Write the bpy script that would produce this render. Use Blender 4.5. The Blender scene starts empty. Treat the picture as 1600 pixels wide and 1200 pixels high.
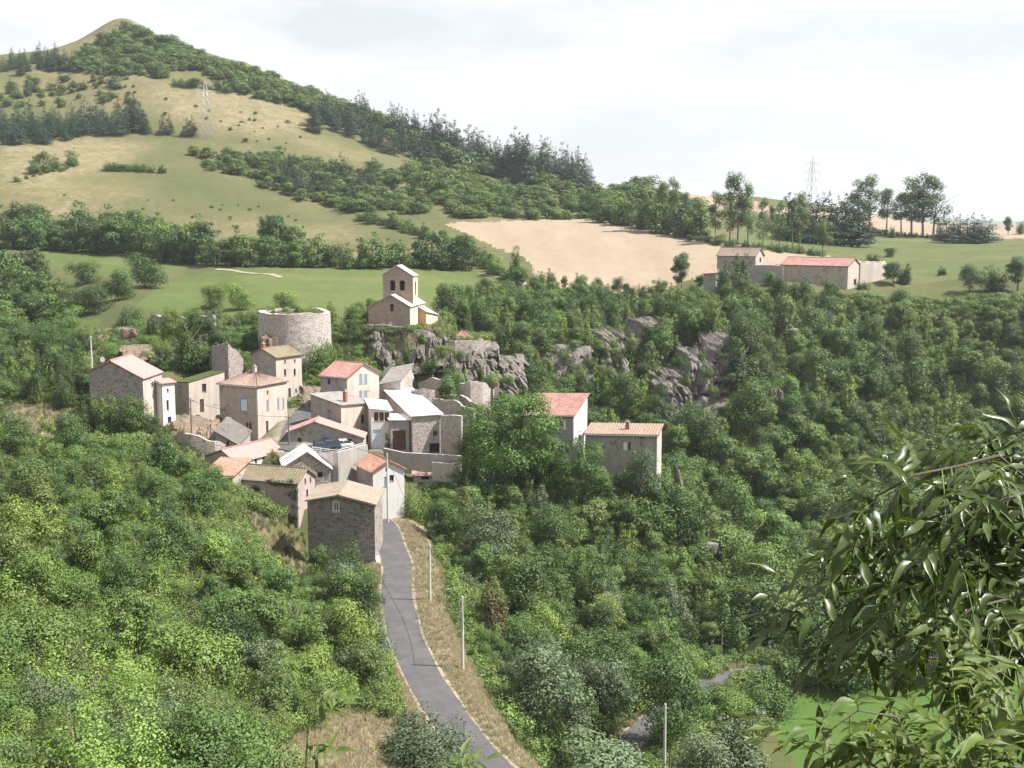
import bpy, math, random
import numpy as np
from mathutils import Vector, Matrix, noise
random.seed(11)
rng = np.random.default_rng(11)
sc = bpy.context.scene
col = sc.collection
RAD = math.radians
HAZE_DENSITY = 0.00009

# ------------------------------------------------------------------ camera
F_PX = 1931.0                       # focal length in photo pixels (1600 px wide)
PITCH = math.atan(255.0 / F_PX)     # eye level lies 255 px above the picture's middle
CAMZ = 64.0                         # metres above the valley floor datum
cam_d = bpy.data.cameras.new('camera')
cam_d.sensor_width = 36.0
cam_d.lens = F_PX / 1600.0 * 36.0
cam_d.clip_start = 0.1
cam_d.clip_end = 40000.0
cam = bpy.data.objects.new('camera', cam_d)
cam.location = (0, 0, CAMZ)
cam.rotation_euler = (math.pi / 2 - PITCH, 0, 0)
col.objects.link(cam)
sc.camera = cam

# ------------------------------------------------------------------ sky and sun
SUN_EL, SUN_AZ = RAD(55), RAD(94)   # azimuth clockwise from +Y (view direction): the sun stands to the right
wd = bpy.data.worlds.new('World')
sc.world = wd
wd.use_nodes = True
wn, wl = wd.node_tree.nodes, wd.node_tree.links
wn.clear()
wo = wn.new('ShaderNodeOutputWorld'); bg = wn.new('ShaderNodeBackground')
sky = wn.new('ShaderNodeTexSky'); sky.sky_type = 'NISHITA'; sky.sun_disc = False
sky.sun_elevation = SUN_EL; sky.sun_rotation = SUN_AZ
sky.air_density = 1.0; sky.dust_density = 2.0; sky.ozone_density = 1.0; sky.altitude = 700
tc = wn.new('ShaderNodeTexCoord'); mp = wn.new('ShaderNodeMapping')
mp.inputs['Scale'].default_value = (1.0, 1.0, 3.2)
cn = wn.new('ShaderNodeTexNoise'); cn.inputs['Scale'].default_value = 4.0; cn.inputs['Detail'].default_value = 7; cn.inputs['Roughness'].default_value = 0.55
cr = wn.new('ShaderNodeValToRGB'); cr.color_ramp.elements[0].position = 0.40; cr.color_ramp.elements[1].position = 0.56
cr.color_ramp.elements[0].color = (0.7, 0.7, 0.7, 1)
mx = wn.new('ShaderNodeMix'); mx.data_type = 'RGBA'
mx.inputs[7].default_value = (8.6, 8.75, 8.9, 1)      # thin white cloud
wl.new(tc.outputs['Generated'], mp.inputs['Vector']); wl.new(mp.outputs[0], cn.inputs['Vector'])
wl.new(cn.outputs['Fac'], cr.inputs['Fac']); wl.new(cr.outputs[0], mx.inputs[0])
wl.new(sky.outputs[0], mx.inputs[6]); wl.new(mx.outputs[2], bg.inputs['Color'])
bg.inputs['Strength'].default_value = 0.05
wl.new(bg.outputs[0], wo.inputs[0])

sun_d = bpy.data.lights.new('sun', 'SUN')
sun_d.energy = 4.6; sun_d.angle = RAD(0.53); sun_d.color = (1.0, 0.96, 0.90)
sun = bpy.data.objects.new('sun', sun_d)
TO_SUN = Vector((math.sin(SUN_AZ) * math.cos(SUN_EL), math.cos(SUN_AZ) * math.cos(SUN_EL), math.sin(SUN_EL)))
sun.rotation_euler = TO_SUN.to_track_quat('Z', 'Y').to_euler()
sun.location = (200, 0, 300)
col.objects.link(sun)

sc.view_settings.view_transform = 'Standard'
sc.view_settings.look = 'None'
sc.view_settings.exposure = 1.25
sc.view_settings.gamma = 1.0
sc.view_settings.use_curve_mapping = False
cy = sc.cycles
cy.max_bounces = 6; cy.diffuse_bounces = 3; cy.glossy_bounces = 2; cy.transmission_bounces = 3; cy.transparent_max_bounces = 6
cy.volume_bounces = 0
cy.caustics_reflective = False; cy.caustics_refractive = False
cy.use_denoising = True

# ------------------------------------------------------------------ helpers
SP, CP = math.sin(PITCH), math.cos(PITCH)
def slope_of(v):
    b = (600.0 - v) / F_PX
    return (-SP + b * CP) / (CP + b * SP)
def P(u, v, D):
    """world point at forward distance D (metres) seen in the direction (u, v)"""
    a = (u - 800.0) / F_PX; b = (600.0 - v) / F_PX
    return Vector((D * a / (CP + b * SP), D, CAMZ + D * slope_of(v)))
def pix(X, Y, Z):
    """photo coordinates of world points (numpy)"""
    dz = Z - CAMZ
    fwd = Y * CP - dz * SP
    up = Y * SP + dz * CP
    fwd = np.where(np.abs(fwd) < 1e-3, 1e-3, fwd)
    return 800 + F_PX * X / fwd, 600 - F_PX * up / fwd

def in_poly(x, y, poly):
    x = np.asarray(x, float); y = np.asarray(y, float)
    inside = np.zeros(x.shape, bool)
    n = len(poly)
    for i in range(n):
        x0, y0 = poly[i]; x1, y1 = poly[(i + 1) % n]
        if y0 == y1: continue
        c = ((y0 > y) != (y1 > y)) & (x < (x1 - x0) * (y - y0) / (y1 - y0) + x0)
        inside ^= c
    return inside

def vnoise(x, y, seed=0):
    xi = np.floor(x).astype(np.int64); yi = np.floor(y).astype(np.int64)
    xf = x - xi; yf = y - yi
    def h(a, b):
        n = (a * 374761393 + b * 668265263 + seed * 1442695041) & 0x7fffffff
        n = ((n ^ (n >> 13)) * 1274126177) & 0x7fffffff
        return ((n ^ (n >> 16)) & 0xffff) / 65535.0
    sx = xf * xf * (3 - 2 * xf); sy = yf * yf * (3 - 2 * yf)
    return (h(xi, yi) * (1 - sx) + h(xi + 1, yi) * sx) * (1 - sy) + (h(xi, yi + 1) * (1 - sx) + h(xi + 1, yi + 1) * sx) * sy
def fbm(x, y, oct=4, seed=0):
    t = 0; a = 0.5
    for o in range(oct):
        t = t + a * vnoise(x * 2 ** o, y * 2 ** o, seed + o); a *= 0.5
    return t   # about 0..1

def np_mesh(name, co, quads, mats=(), smooth=False, uv=None, fmat=None):
    """quads: (n,4) or (n,3) int array"""
    co = np.asarray(co, np.float32); quads = np.asarray(quads, np.int32)
    me = bpy.data.meshes.new(name)
    n, k = quads.shape
    me.vertices.add(len(co)); me.vertices.foreach_set('co', co.ravel())
    me.loops.add(n * k); me.loops.foreach_set('vertex_index', quads.ravel())
    me.polygons.add(n)
    me.polygons.foreach_set('loop_start', np.arange(0, n * k, k, dtype=np.int32))
    me.polygons.foreach_set('loop_total', np.full(n, k, np.int32))
    if fmat is not None: me.polygons.foreach_set('material_index', np.asarray(fmat, np.int32))
    me.polygons.foreach_set('use_smooth', np.full(n, smooth, bool))
    for m in mats: me.materials.append(m)
    me.update(calc_edges=True)
    return me

class MB:
    """collects polygons for one mesh"""
    def __init__(s): s.v = []; s.f = []; s.uv = []
    def poly(s, pts, uv=None):
        i = len(s.v); s.v += [tuple(p) for p in pts]; s.f.append(tuple(range(i, i + len(pts))))
        s.uv.append(uv if uv else [(0, 0)] * len(pts))
    def box(s, x0, x1, y0, y1, z0, z1):
        c = [(x0, y0, z0), (x1, y0, z0), (x1, y1, z0), (x0, y1, z0), (x0, y0, z1), (x1, y0, z1), (x1, y1, z1), (x0, y1, z1)]
        for q in ((3, 2, 1, 0), (4, 5, 6, 7), (0, 1, 5, 4), (1, 2, 6, 5), (2, 3, 7, 6), (3, 0, 4, 7)):
            s.poly([c[i] for i in q])
    def tube(s, pts, radii, n=6, cap=True):
        rings = []
        for i, p in enumerate(pts):
            p = Vector(p)
            d = (Vector(pts[min(i + 1, len(pts) - 1)]) - Vector(pts[max(i - 1, 0)])).normalized()
            a = d.orthogonal().normalized() if abs(d.z) < 0.95 else Vector((1, 0, 0)).cross(d).normalized()
            if i and rings:      # keep the frame from flipping
                pa = (Vector(rings[-1][0]) - Vector(pts[i - 1])); pa -= d * pa.dot(d)
                if pa.length > 1e-6: a = pa.normalized()
            b = d.cross(a)
            rings.append([tuple(p + (a * math.cos(2 * math.pi * k / n) + b * math.sin(2 * math.pi * k / n)) * radii[i]) for k in range(n)])
        for i in range(len(rings) - 1):
            for k in range(n):
                s.poly([rings[i][k], rings[i][(k + 1) % n], rings[i + 1][(k + 1) % n], rings[i + 1][k]])
        if cap:
            s.poly(rings[0][::-1]); s.poly(rings[-1])
    def bar(s, p, q, r):
        s.tube([p, q], [r, r], 4)
    def mesh(s, name, mats, smooth=False, M=None, merge=False):
        me = bpy.data.meshes.new(name)
        v = s.v if M is None else [tuple(M @ Vector(p)) for p in s.v]
        me.from_pydata(v, [], s.f)
        for m in (mats if isinstance(mats, (list, tuple)) else [mats]): me.materials.append(m)
        uvl = me.uv_layers.new(name='UVMap')
        flat = [c for f in s.uv for p in f for c in p]
        uvl.data.foreach_set('uv', flat)
        if smooth: me.polygons.foreach_set('use_smooth', [True] * len(me.polygons))
        if merge:
            import bmesh
            bm = bmesh.new(); bm.from_mesh(me); bmesh.ops.remove_doubles(bm, verts=bm.verts, dist=1e-4); bm.to_mesh(me); bm.free()
        me.update()
        return me
    def build(s, name, mat, parent=None, smooth=False, M=None, merge=False):
        return link(name, s.mesh(name, mat, smooth, M, merge), parent)

def link(name, data, parent=None):
    o = bpy.data.objects.new(name, data); col.objects.link(o)
    if parent is not None: o.parent = parent
    return o
def tag(o, label=None, cat=None, group=None, kind=None):
    if label: o['label'] = label
    if cat: o['category'] = cat
    if group: o['group'] = group
    if kind: o['kind'] = kind
    return o
def empty(name, loc, rz=0.0):
    o = bpy.data.objects.new(name, None); o.empty_display_size = 0.5
    o.location = loc; o.rotation_euler = (0, 0, rz); col.objects.link(o)
    return o

# ------------------------------------------------------------------ materials
class NT:
    def __init__(s, name):
        s.m = bpy.data.materials.new(name); s.m.use_nodes = True
        s.n = s.m.node_tree.nodes; s.l = s.m.node_tree.links
        s.n.clear(); s.out = s.n.new('ShaderNodeOutputMaterial')
    def add(s, t, **kw):
        x = s.n.new(t)
        for k, v in kw.items():
            if k.startswith('_'): setattr(x, k[1:], v)
            else:
                x.inputs[k.replace('0x', '')].default_value = v
        return x
    def noise(s, vec, scale, detail=4, rough=0.55, dist=0.0):
        x = s.n.new('ShaderNodeTexNoise'); x.inputs['Scale'].default_value = scale; x.inputs['Detail'].default_value = detail
        x.inputs['Roughness'].default_value = rough; x.inputs['Distortion'].default_value = dist
        if vec is not None: s.l.new(vec, x.inputs['Vector'])
        return x.outputs['Fac']
    def ramp(s, fac, stops, interp='LINEAR'):
        x = s.n.new('ShaderNodeValToRGB'); x.color_ramp.interpolation = interp
        e = x.color_ramp.elements
        while len(e) < len(stops): e.new(0.5)
        for i, (p, c) in enumerate(stops):
            e[i].position = p; e[i].color = (*c, 1) if len(c) == 3 else c
        s.l.new(fac, x.inputs['Fac'])
        return x.outputs[0]
    def mix(s, fac, a, b, mode='MIX'):
        x = s.n.new('ShaderNodeMix'); x.data_type = 'RGBA'; x.blend_type = mode
        for v, i in ((fac, 0), (a, 6), (b, 7)):
            if hasattr(v, 'links') or hasattr(v, 'is_linked'): s.l.new(v, x.inputs[i])
            elif i == 0: x.inputs[0].default_value = v
            else: x.inputs[i].default_value = (*v, 1)
        return x.outputs[2]
    def math(s, op, a, b=0.0):
        x = s.n.new('ShaderNodeMath'); x.operation = op
        for v, i in ((a, 0), (b, 1)):
            if hasattr(v, 'is_linked'): s.l.new(v, x.inputs[i])
            else: x.inputs[i].default_value = v
        return x.outputs[0]
    def bsdf(s, colr, rough=0.85, spec=0.25, bump=None, bstr=0.4, bdist=0.05, metal=0.0):
        b = s.n.new('ShaderNodeBsdfPrincipled')
        if hasattr(colr, 'is_linked'): s.l.new(colr, b.inputs['Base Color'])
        else: b.inputs['Base Color'].default_value = (*colr, 1)
        if hasattr(rough, 'is_linked'): s.l.new(rough, b.inputs['Roughness'])
        else: b.inputs['Roughness'].default_value = rough
        b.inputs['Specular IOR Level'].default_value = spec; b.inputs['Metallic'].default_value = metal
        if bump is not None:
            x = s.n.new('ShaderNodeBump'); x.inputs['Strength'].default_value = bstr; x.inputs['Distance'].default_value = bdist
            s.l.new(bump, x.inputs['Height']); s.l.new(x.outputs[0], b.inputs['Normal'])
        return b
    def done(s, shader):
        s.l.new(shader.outputs[0], s.out.inputs['Surface']); return s.m
    def pos(s): return s.n.new('ShaderNodeNewGeometry').outputs['Position']
    def obj(s): return s.n.new('ShaderNodeTexCoord').outputs['Object']
    def uv(s): return s.n.new('ShaderNodeTexCoord').outputs['UV']

def m_plain(name, c, rough=0.7, spec=0.3, var=0.15, scale=1.5, metal=0.0):
    t = NT(name); p = t.obj()
    f = t.noise(p, scale, 5)
    cc = t.ramp(f, [(0.25, tuple(x * (1 - var) for x in c)), (0.75, tuple(min(1, x * (1 + var)) for x in c))])
    return t.done(t.bsdf(cc, rough, spec, metal=metal))
def m_plaster(name, c, stain, patch=None, amount=0.6):
    t = NT(name); p = t.obj()
    mp_ = t.n.new('ShaderNodeMapping'); mp_.inputs['Scale'].default_value = (1, 1, 0.16); t.l.new(p, mp_.inputs['Vector'])
    f = t.noise(mp_.outputs[0], 1.1, 7, 0.68)
    a = t.ramp(f, [(0.40, (0, 0, 0)), (0.66, (amount, amount, amount))])
    cc = t.mix(a, c, stain)                                             # rain streaks
    g = t.noise(p, 3.5, 6, 0.72)
    cc = t.mix(t.ramp(g, [(0.35, (0, 0, 0)), (0.75, (0.5, 0.5, 0.5))]), cc, tuple(x * 0.66 for x in c))
    h = t.noise(p, 0.55, 6, 0.68, 0.8)
    vo = t.n.new('ShaderNodeTexVoronoi'); vo.inputs['Scale'].default_value = 2.3; t.l.new(p, vo.inputs['Vector'])
    sp = t.n.new('ShaderNodeSeparateColor'); t.l.new(vo.outputs['Color'], sp.inputs[0])
    st = t.ramp(sp.outputs[0], [(0, tuple(x * .5 for x in stain)), (1, tuple(min(1, x * 1.15) for x in stain))])
    lim = 0.56 if patch else 0.64
    cc = t.mix(t.ramp(h, [(lim, (0, 0, 0)), (lim + .04, (0.85, 0.85, 0.85))]), cc, st)   # render fallen off, rubble showing
    return t.done(t.bsdf(cc, 0.92, 0.15, g, 0.5, 0.04))
def m_stone(name, cols, joint, scale=2.2, wear=None):
    t = NT(name); p = t.obj()
    w = t.n.new('ShaderNodeTexNoise'); w.inputs['Scale'].default_value = 2.5; t.l.new(p, w.inputs['Vector'])
    mpx = t.n.new('ShaderNodeMapping'); mpx.inputs['Scale'].default_value = (1, 1, 1.5); t.l.new(p, mpx.inputs['Vector'])
    va = t.n.new('ShaderNodeVectorMath'); va.operation = 'MULTIPLY_ADD'; t.l.new(w.outputs['Color'], va.inputs[0])
    va.inputs[1].default_value = (0.25, 0.25, 0.25); t.l.new(mpx.outputs[0], va.inputs[2])
    vo = t.n.new('ShaderNodeTexVoronoi'); vo.inputs['Scale'].default_value = scale; t.l.new(va.outputs[0], vo.inputs['Vector'])
    ve = t.n.new('ShaderNodeTexVoronoi'); ve.feature = 'DISTANCE_TO_EDGE'; ve.inputs['Scale'].default_value = scale; t.l.new(va.outputs[0], ve.inputs['Vector'])
    sp = t.n.new('ShaderNodeSeparateColor'); t.l.new(vo.outputs['Color'], sp.inputs[0])
    k = len(cols)
    cc = t.ramp(sp.outputs[0], [(i / max(1, k - 1), c) for i, c in enumerate(cols)])
    cc = t.mix(t.ramp(ve.outputs['Distance'], [(0.02, (1, 1, 1)), (0.09, (0, 0, 0))]), cc, joint)
    if wear:
        cc = t.mix(t.ramp(t.noise(p, 0.4, 6, 0.65), [(0.45, (0, 0, 0)), (0.65, (0.8, 0.8, 0.8))]), cc, wear)
    return t.done(t.bsdf(cc, 0.95, 0.12, t.ramp(ve.outputs['Distance'], [(0, (0, 0, 0)), (0.2, (1, 1, 1))]), 0.7, 0.08))
def m_tiles(name, cols, stain=None, amount=0.5):
    t = NT(name); uv = t.uv()
    br = t.n.new('ShaderNodeTexBrick'); t.l.new(uv, br.inputs['Vector'])
    br.inputs['Scale'].default_value = 1.0; br.inputs['Brick Width'].default_value = 0.24; br.inputs['Row Height'].default_value = 0.36
    br.inputs['Mortar Size'].default_value = 0.025; br.inputs['Mortar Smooth'].default_value = 0.4; br.offset = 0.0
    br.inputs['Color1'].default_value = (0, 0, 0, 1); br.inputs['Color2'].default_value = (1, 1, 1, 1); br.inputs['Mortar'].default_value = (0.7, 0.7, 0.7, 1)
    s_ = t.n.new('ShaderNodeSeparateColor'); t.l.new(br.outputs['Color'], s_.inputs[0])
    f = t.math('ADD', t.math('MULTIPLY', s_.outputs[0], 0.5), t.math('MULTIPLY', t.ramp(t.noise(uv, 0.9, 7, 0.75), [(.3, (0, 0, 0)), (.7, (1, 1, 1))]), 0.5))
    k = len(cols)
    cc = t.ramp(f, [(0.1 + 0.8 * i / max(1, k - 1), c) for i, c in enumerate(cols)])
    cc = t.mix(t.math('MULTIPLY', br.outputs['Fac'], 0.55), cc, tuple(x * 0.35 for x in cols[0]))
    if stain:
        g = t.noise(uv, 0.45, 6, 0.7)
        cc = t.mix(t.ramp(g, [(0.42, (0, 0, 0)), (0.66, (amount,) * 3)]), cc, stain)
    return t.done(t.bsdf(cc, 0.88, 0.2, br.outputs['Fac'], 0.5, -0.03))
def m_leaf(name, dark, light, trans=0.22, rough=0.55, spec=0.3, hue=0.010):
    t = NT(name)
    oi = t.n.new('ShaderNodeObjectInfo'); ge = t.n.new('ShaderNodeNewGeometry')
    f = t.math('ADD', t.math('MULTIPLY', ge.outputs['Random Per Island'], 0.45), t.math('MULTIPLY', oi.outputs['Random'], 0.55))
    cc = t.mix(f, dark, light)
    hs = t.n.new('ShaderNodeHueSaturation'); t.l.new(cc, hs.inputs['Color'])
    r2 = t.math('FRACT', t.math('MULTIPLY', oi.outputs['Random'], 7.31))
    t.l.new(t.math('ADD', t.math('MULTIPLY', r2, 2 * hue), 0.5 - hue), hs.inputs['Hue'])
    r3 = t.math('FRACT', t.math('MULTIPLY', oi.outputs['Random'], 13.7))
    t.l.new(t.math('ADD', t.math('MULTIPLY', r3, 0.5), 0.78), hs.inputs['Value'])
    b = t.bsdf(hs.outputs[0], rough, spec)
    tr = t.n.new('ShaderNodeBsdfTranslucent')
    br_ = t.n.new('ShaderNodeHueSaturation'); t.l.new(hs.outputs[0], br_.inputs['Color']); br_.inputs['Saturation'].default_value = 1.15; br_.inputs['Value'].default_value = 1.25
    t.l.new(br_.outputs[0], tr.inputs['Color'])
    ms = t.n.new('ShaderNodeMixShader'); ms.inputs[0].default_value = trans
    t.l.new(b.outputs[0], ms.inputs[1]); t.l.new(tr.outputs[0], ms.inputs[2])
    return t.done(ms)

M = {}
M['plaster_tan'] = m_plaster('plaster_tan', (0.425, 0.367, 0.315), (0.284, 0.232, 0.195), (0.345, 0.315, 0.304))
M['plaster_buff'] = m_plaster('plaster_buff', (0.507, 0.452, 0.402), (0.335, 0.272, 0.231))  # lightened so that sunlit right walls look brighter
M['plaster_grey'] = m_plaster('plaster_grey', (0.359, 0.332, 0.308), (0.231, 0.204, 0.183), (0.422, 0.364, 0.320))
M['plaster_white'] = m_plaster('plaster_white', (0.662, 0.646, 0.631), (0.478, 0.440, 0.400), amount=0.35)
M['plaster_pink'] = m_plaster('plaster_pink', (0.446, 0.357, 0.340), (0.304, 0.252, 0.242))
M['plaster_cream'] = m_plaster('plaster_cream', (0.676, 0.572, 0.407), (0.512, 0.416, 0.283), amount=0.3)
M['plaster_ochre'] = m_plaster('plaster_ochre', (0.573, 0.374, 0.192), (0.430, 0.291, 0.170), amount=0.3)
M['stone'] = m_stone('rubble_stone', [(0.146, 0.121, 0.114), (0.275, 0.232, 0.219), (0.367, 0.314, 0.292), (0.220, 0.194, 0.198)], (0.367, 0.323, 0.301))
M['stone_pale'] = m_stone('pale_rubble_stone', [(0.275, 0.232, 0.208), (0.403, 0.350, 0.323), (0.476, 0.424, 0.395), (0.330, 0.286, 0.281)], (0.458, 0.407, 0.374), 2.4)
M['stone_dark'] = m_stone('basalt_stone', [(0.084, 0.076, 0.074), (0.156, 0.143, 0.132), (0.227, 0.208, 0.191), (0.120, 0.112, 0.108)], (0.252, 0.232, 0.209), 2.6)
M['stone_church'] = m_stone('church_ashlar', [(0.283, 0.224, 0.183), (0.340, 0.270, 0.222), (0.387, 0.317, 0.260)], (0.312, 0.251, 0.212), 2.0)
M['tile_red'] = m_tiles('new_red_tiles', [(0.254, 0.120, 0.099), (0.320, 0.161, 0.139), (0.395, 0.234, 0.203)], (0.338, 0.229, 0.203), 0.6)
M['tile_salmon'] = m_tiles('salmon_tiles', [(0.404, 0.208, 0.191), (0.442, 0.234, 0.215), (0.470, 0.265, 0.249)], (0.376, 0.229, 0.215), 0.4)
M['tile_old'] = m_tiles('old_canal_tiles', [(0.158, 0.087, 0.064), (0.284, 0.188, 0.146), (0.348, 0.258, 0.210), (0.237, 0.145, 0.113)], (0.197, 0.175, 0.146), 0.7)
M['tile_pale'] = m_tiles('pale_canal_tiles', [(0.237, 0.175, 0.131), (0.316, 0.249, 0.200), (0.363, 0.302, 0.253)], (0.244, 0.210, 0.166), 0.7)
M['tile_moss'] = m_tiles('mossy_canal_tiles', [(0.174, 0.127, 0.088), (0.244, 0.197, 0.142), (0.229, 0.205, 0.131)], (0.134, 0.135, 0.064), 0.85)
M['tile_orange'] = m_tiles('orange_tiles', [(0.244, 0.109, 0.072), (0.395, 0.203, 0.145), (0.470, 0.302, 0.238)], (0.291, 0.208, 0.168), 0.6)
M['sheet_white'] = m_plain('pale_sheet_metal', (0.80, 0.80, 0.80), 0.5, 0.4, 0.06, 0.5)
M['sheet_grey'] = m_plain('grey_fibre_cement', (0.215, 0.20, 0.19), 0.85, 0.2, 0.3, 0.9)
M['slab_grey'] = m_plaster('grey_slab', (0.15, 0.14, 0.13), (0.09, 0.08, 0.07))
M['concrete'] = m_plaster('concrete', (0.360, 0.336, 0.312), (0.224, 0.200, 0.180))
M['wood_brown'] = m_plain('brown_wood', (0.10, 0.055, 0.035), 0.6, 0.3, 0.3, 4)
M['wood_red'] = m_plain('red_brown_wood', (0.22, 0.09, 0.05), 0.5, 0.3, 0.25, 4)
M['paint_blue'] = m_plain('pale_blue_paint', (0.50, 0.62, 0.74), 0.5, 0.3, 0.1, 3)
M['paint_greyblue'] = m_plain('grey_blue_paint', (0.20, 0.23, 0.27), 0.6, 0.3, 0.15, 3)
M['paint_white'] = m_plain('white_paint', (0.78, 0.77, 0.74), 0.5, 0.3, 0.06, 3)
M['brick_red'] = m_plain('red_brick', (0.34, 0.12, 0.07), 0.85, 0.2, 0.3, 5)
M['steel'] = m_plain('galvanised_steel', (0.40, 0.41, 0.42), 0.45, 0.5, 0.12, 3, 0.6)
M['pole_concrete'] = m_plain('pole_concrete', (0.50, 0.48, 0.45), 0.85, 0.2, 0.15, 2)
M['pole_wood'] = m_plain('pole_timber', (0.16, 0.13, 0.10), 0.85, 0.2, 0.2, 3)
M['cable'] = m_plain('black_cable', (0.03, 0.03, 0.03), 0.6, 0.3, 0.1, 3)
M['dark_room'] = m_plain('dark_interior', (0.03, 0.028, 0.026), 0.8, 0.1, 0.2, 3)
t = NT('window_glass'); M['glass'] = t.done(t.bsdf((0.03, 0.035, 0.04), 0.12, 0.6))
M['bark'] = m_plain('bark', (0.10, 0.085, 0.07), 0.9, 0.15, 0.3, 3)
M['bark_pale'] = m_plain('pale_bark', (0.20, 0.18, 0.15), 0.9, 0.15, 0.3, 3)
M['bark_pine'] = m_plain('pine_bark', (0.11, 0.07, 0.05), 0.9, 0.15, 0.3, 3)
# foliage: real leaf albedos
M['leaf_dark'] = m_leaf('dark_leaves', (0.052, 0.096, 0.028), (0.095, 0.154, 0.045))
M['leaf_mid'] = m_leaf('green_leaves', (0.077, 0.132, 0.034), (0.127, 0.197, 0.052))
M['leaf_light'] = m_leaf('light_green_leaves', (0.116, 0.183, 0.039), (0.177, 0.253, 0.061))
M['leaf_acacia'] = m_leaf('acacia_leaves', (0.055, 0.116, 0.024), (0.106, 0.189, 0.040), 0.25, hue=0.01)
M['leaf_grey'] = m_leaf('grey_green_leaves', (0.084, 0.122, 0.062), (0.133, 0.177, 0.096))
M['leaf_olive'] = m_leaf('olive_leaves', (0.098, 0.140, 0.037), (0.157, 0.201, 0.061))
M['leaf_rust'] = m_leaf('rusty_leaves', (0.085, 0.095, 0.034), (0.175, 0.135, 0.055))
M['leaf_pine'] = m_leaf('pine_needles', (0.032, 0.058, 0.032), (0.059, 0.095, 0.052), 0.12, hue=0.015)
M['leaf_near'] = m_leaf('near_leaves', (0.034, 0.058, 0.012), (0.082, 0.118, 0.028), 0.28, 0.38, 0.42, 0.012)
M['leaf_elder'] = m_leaf('elder_leaves', (0.060, 0.095, 0.020), (0.120, 0.165, 0.042), 0.3, 0.5, 0.3, 0.012)
M['grass_dry'] = m_leaf('dry_grass_blades', (0.30, 0.265, 0.17), (0.44, 0.39, 0.27), 0.3, 0.8, 0.1)
M['grass_green'] = m_leaf('green_grass_blades', (0.072, 0.096, 0.028), (0.144, 0.160, 0.056), 0.3, 0.7, 0.15)
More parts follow.
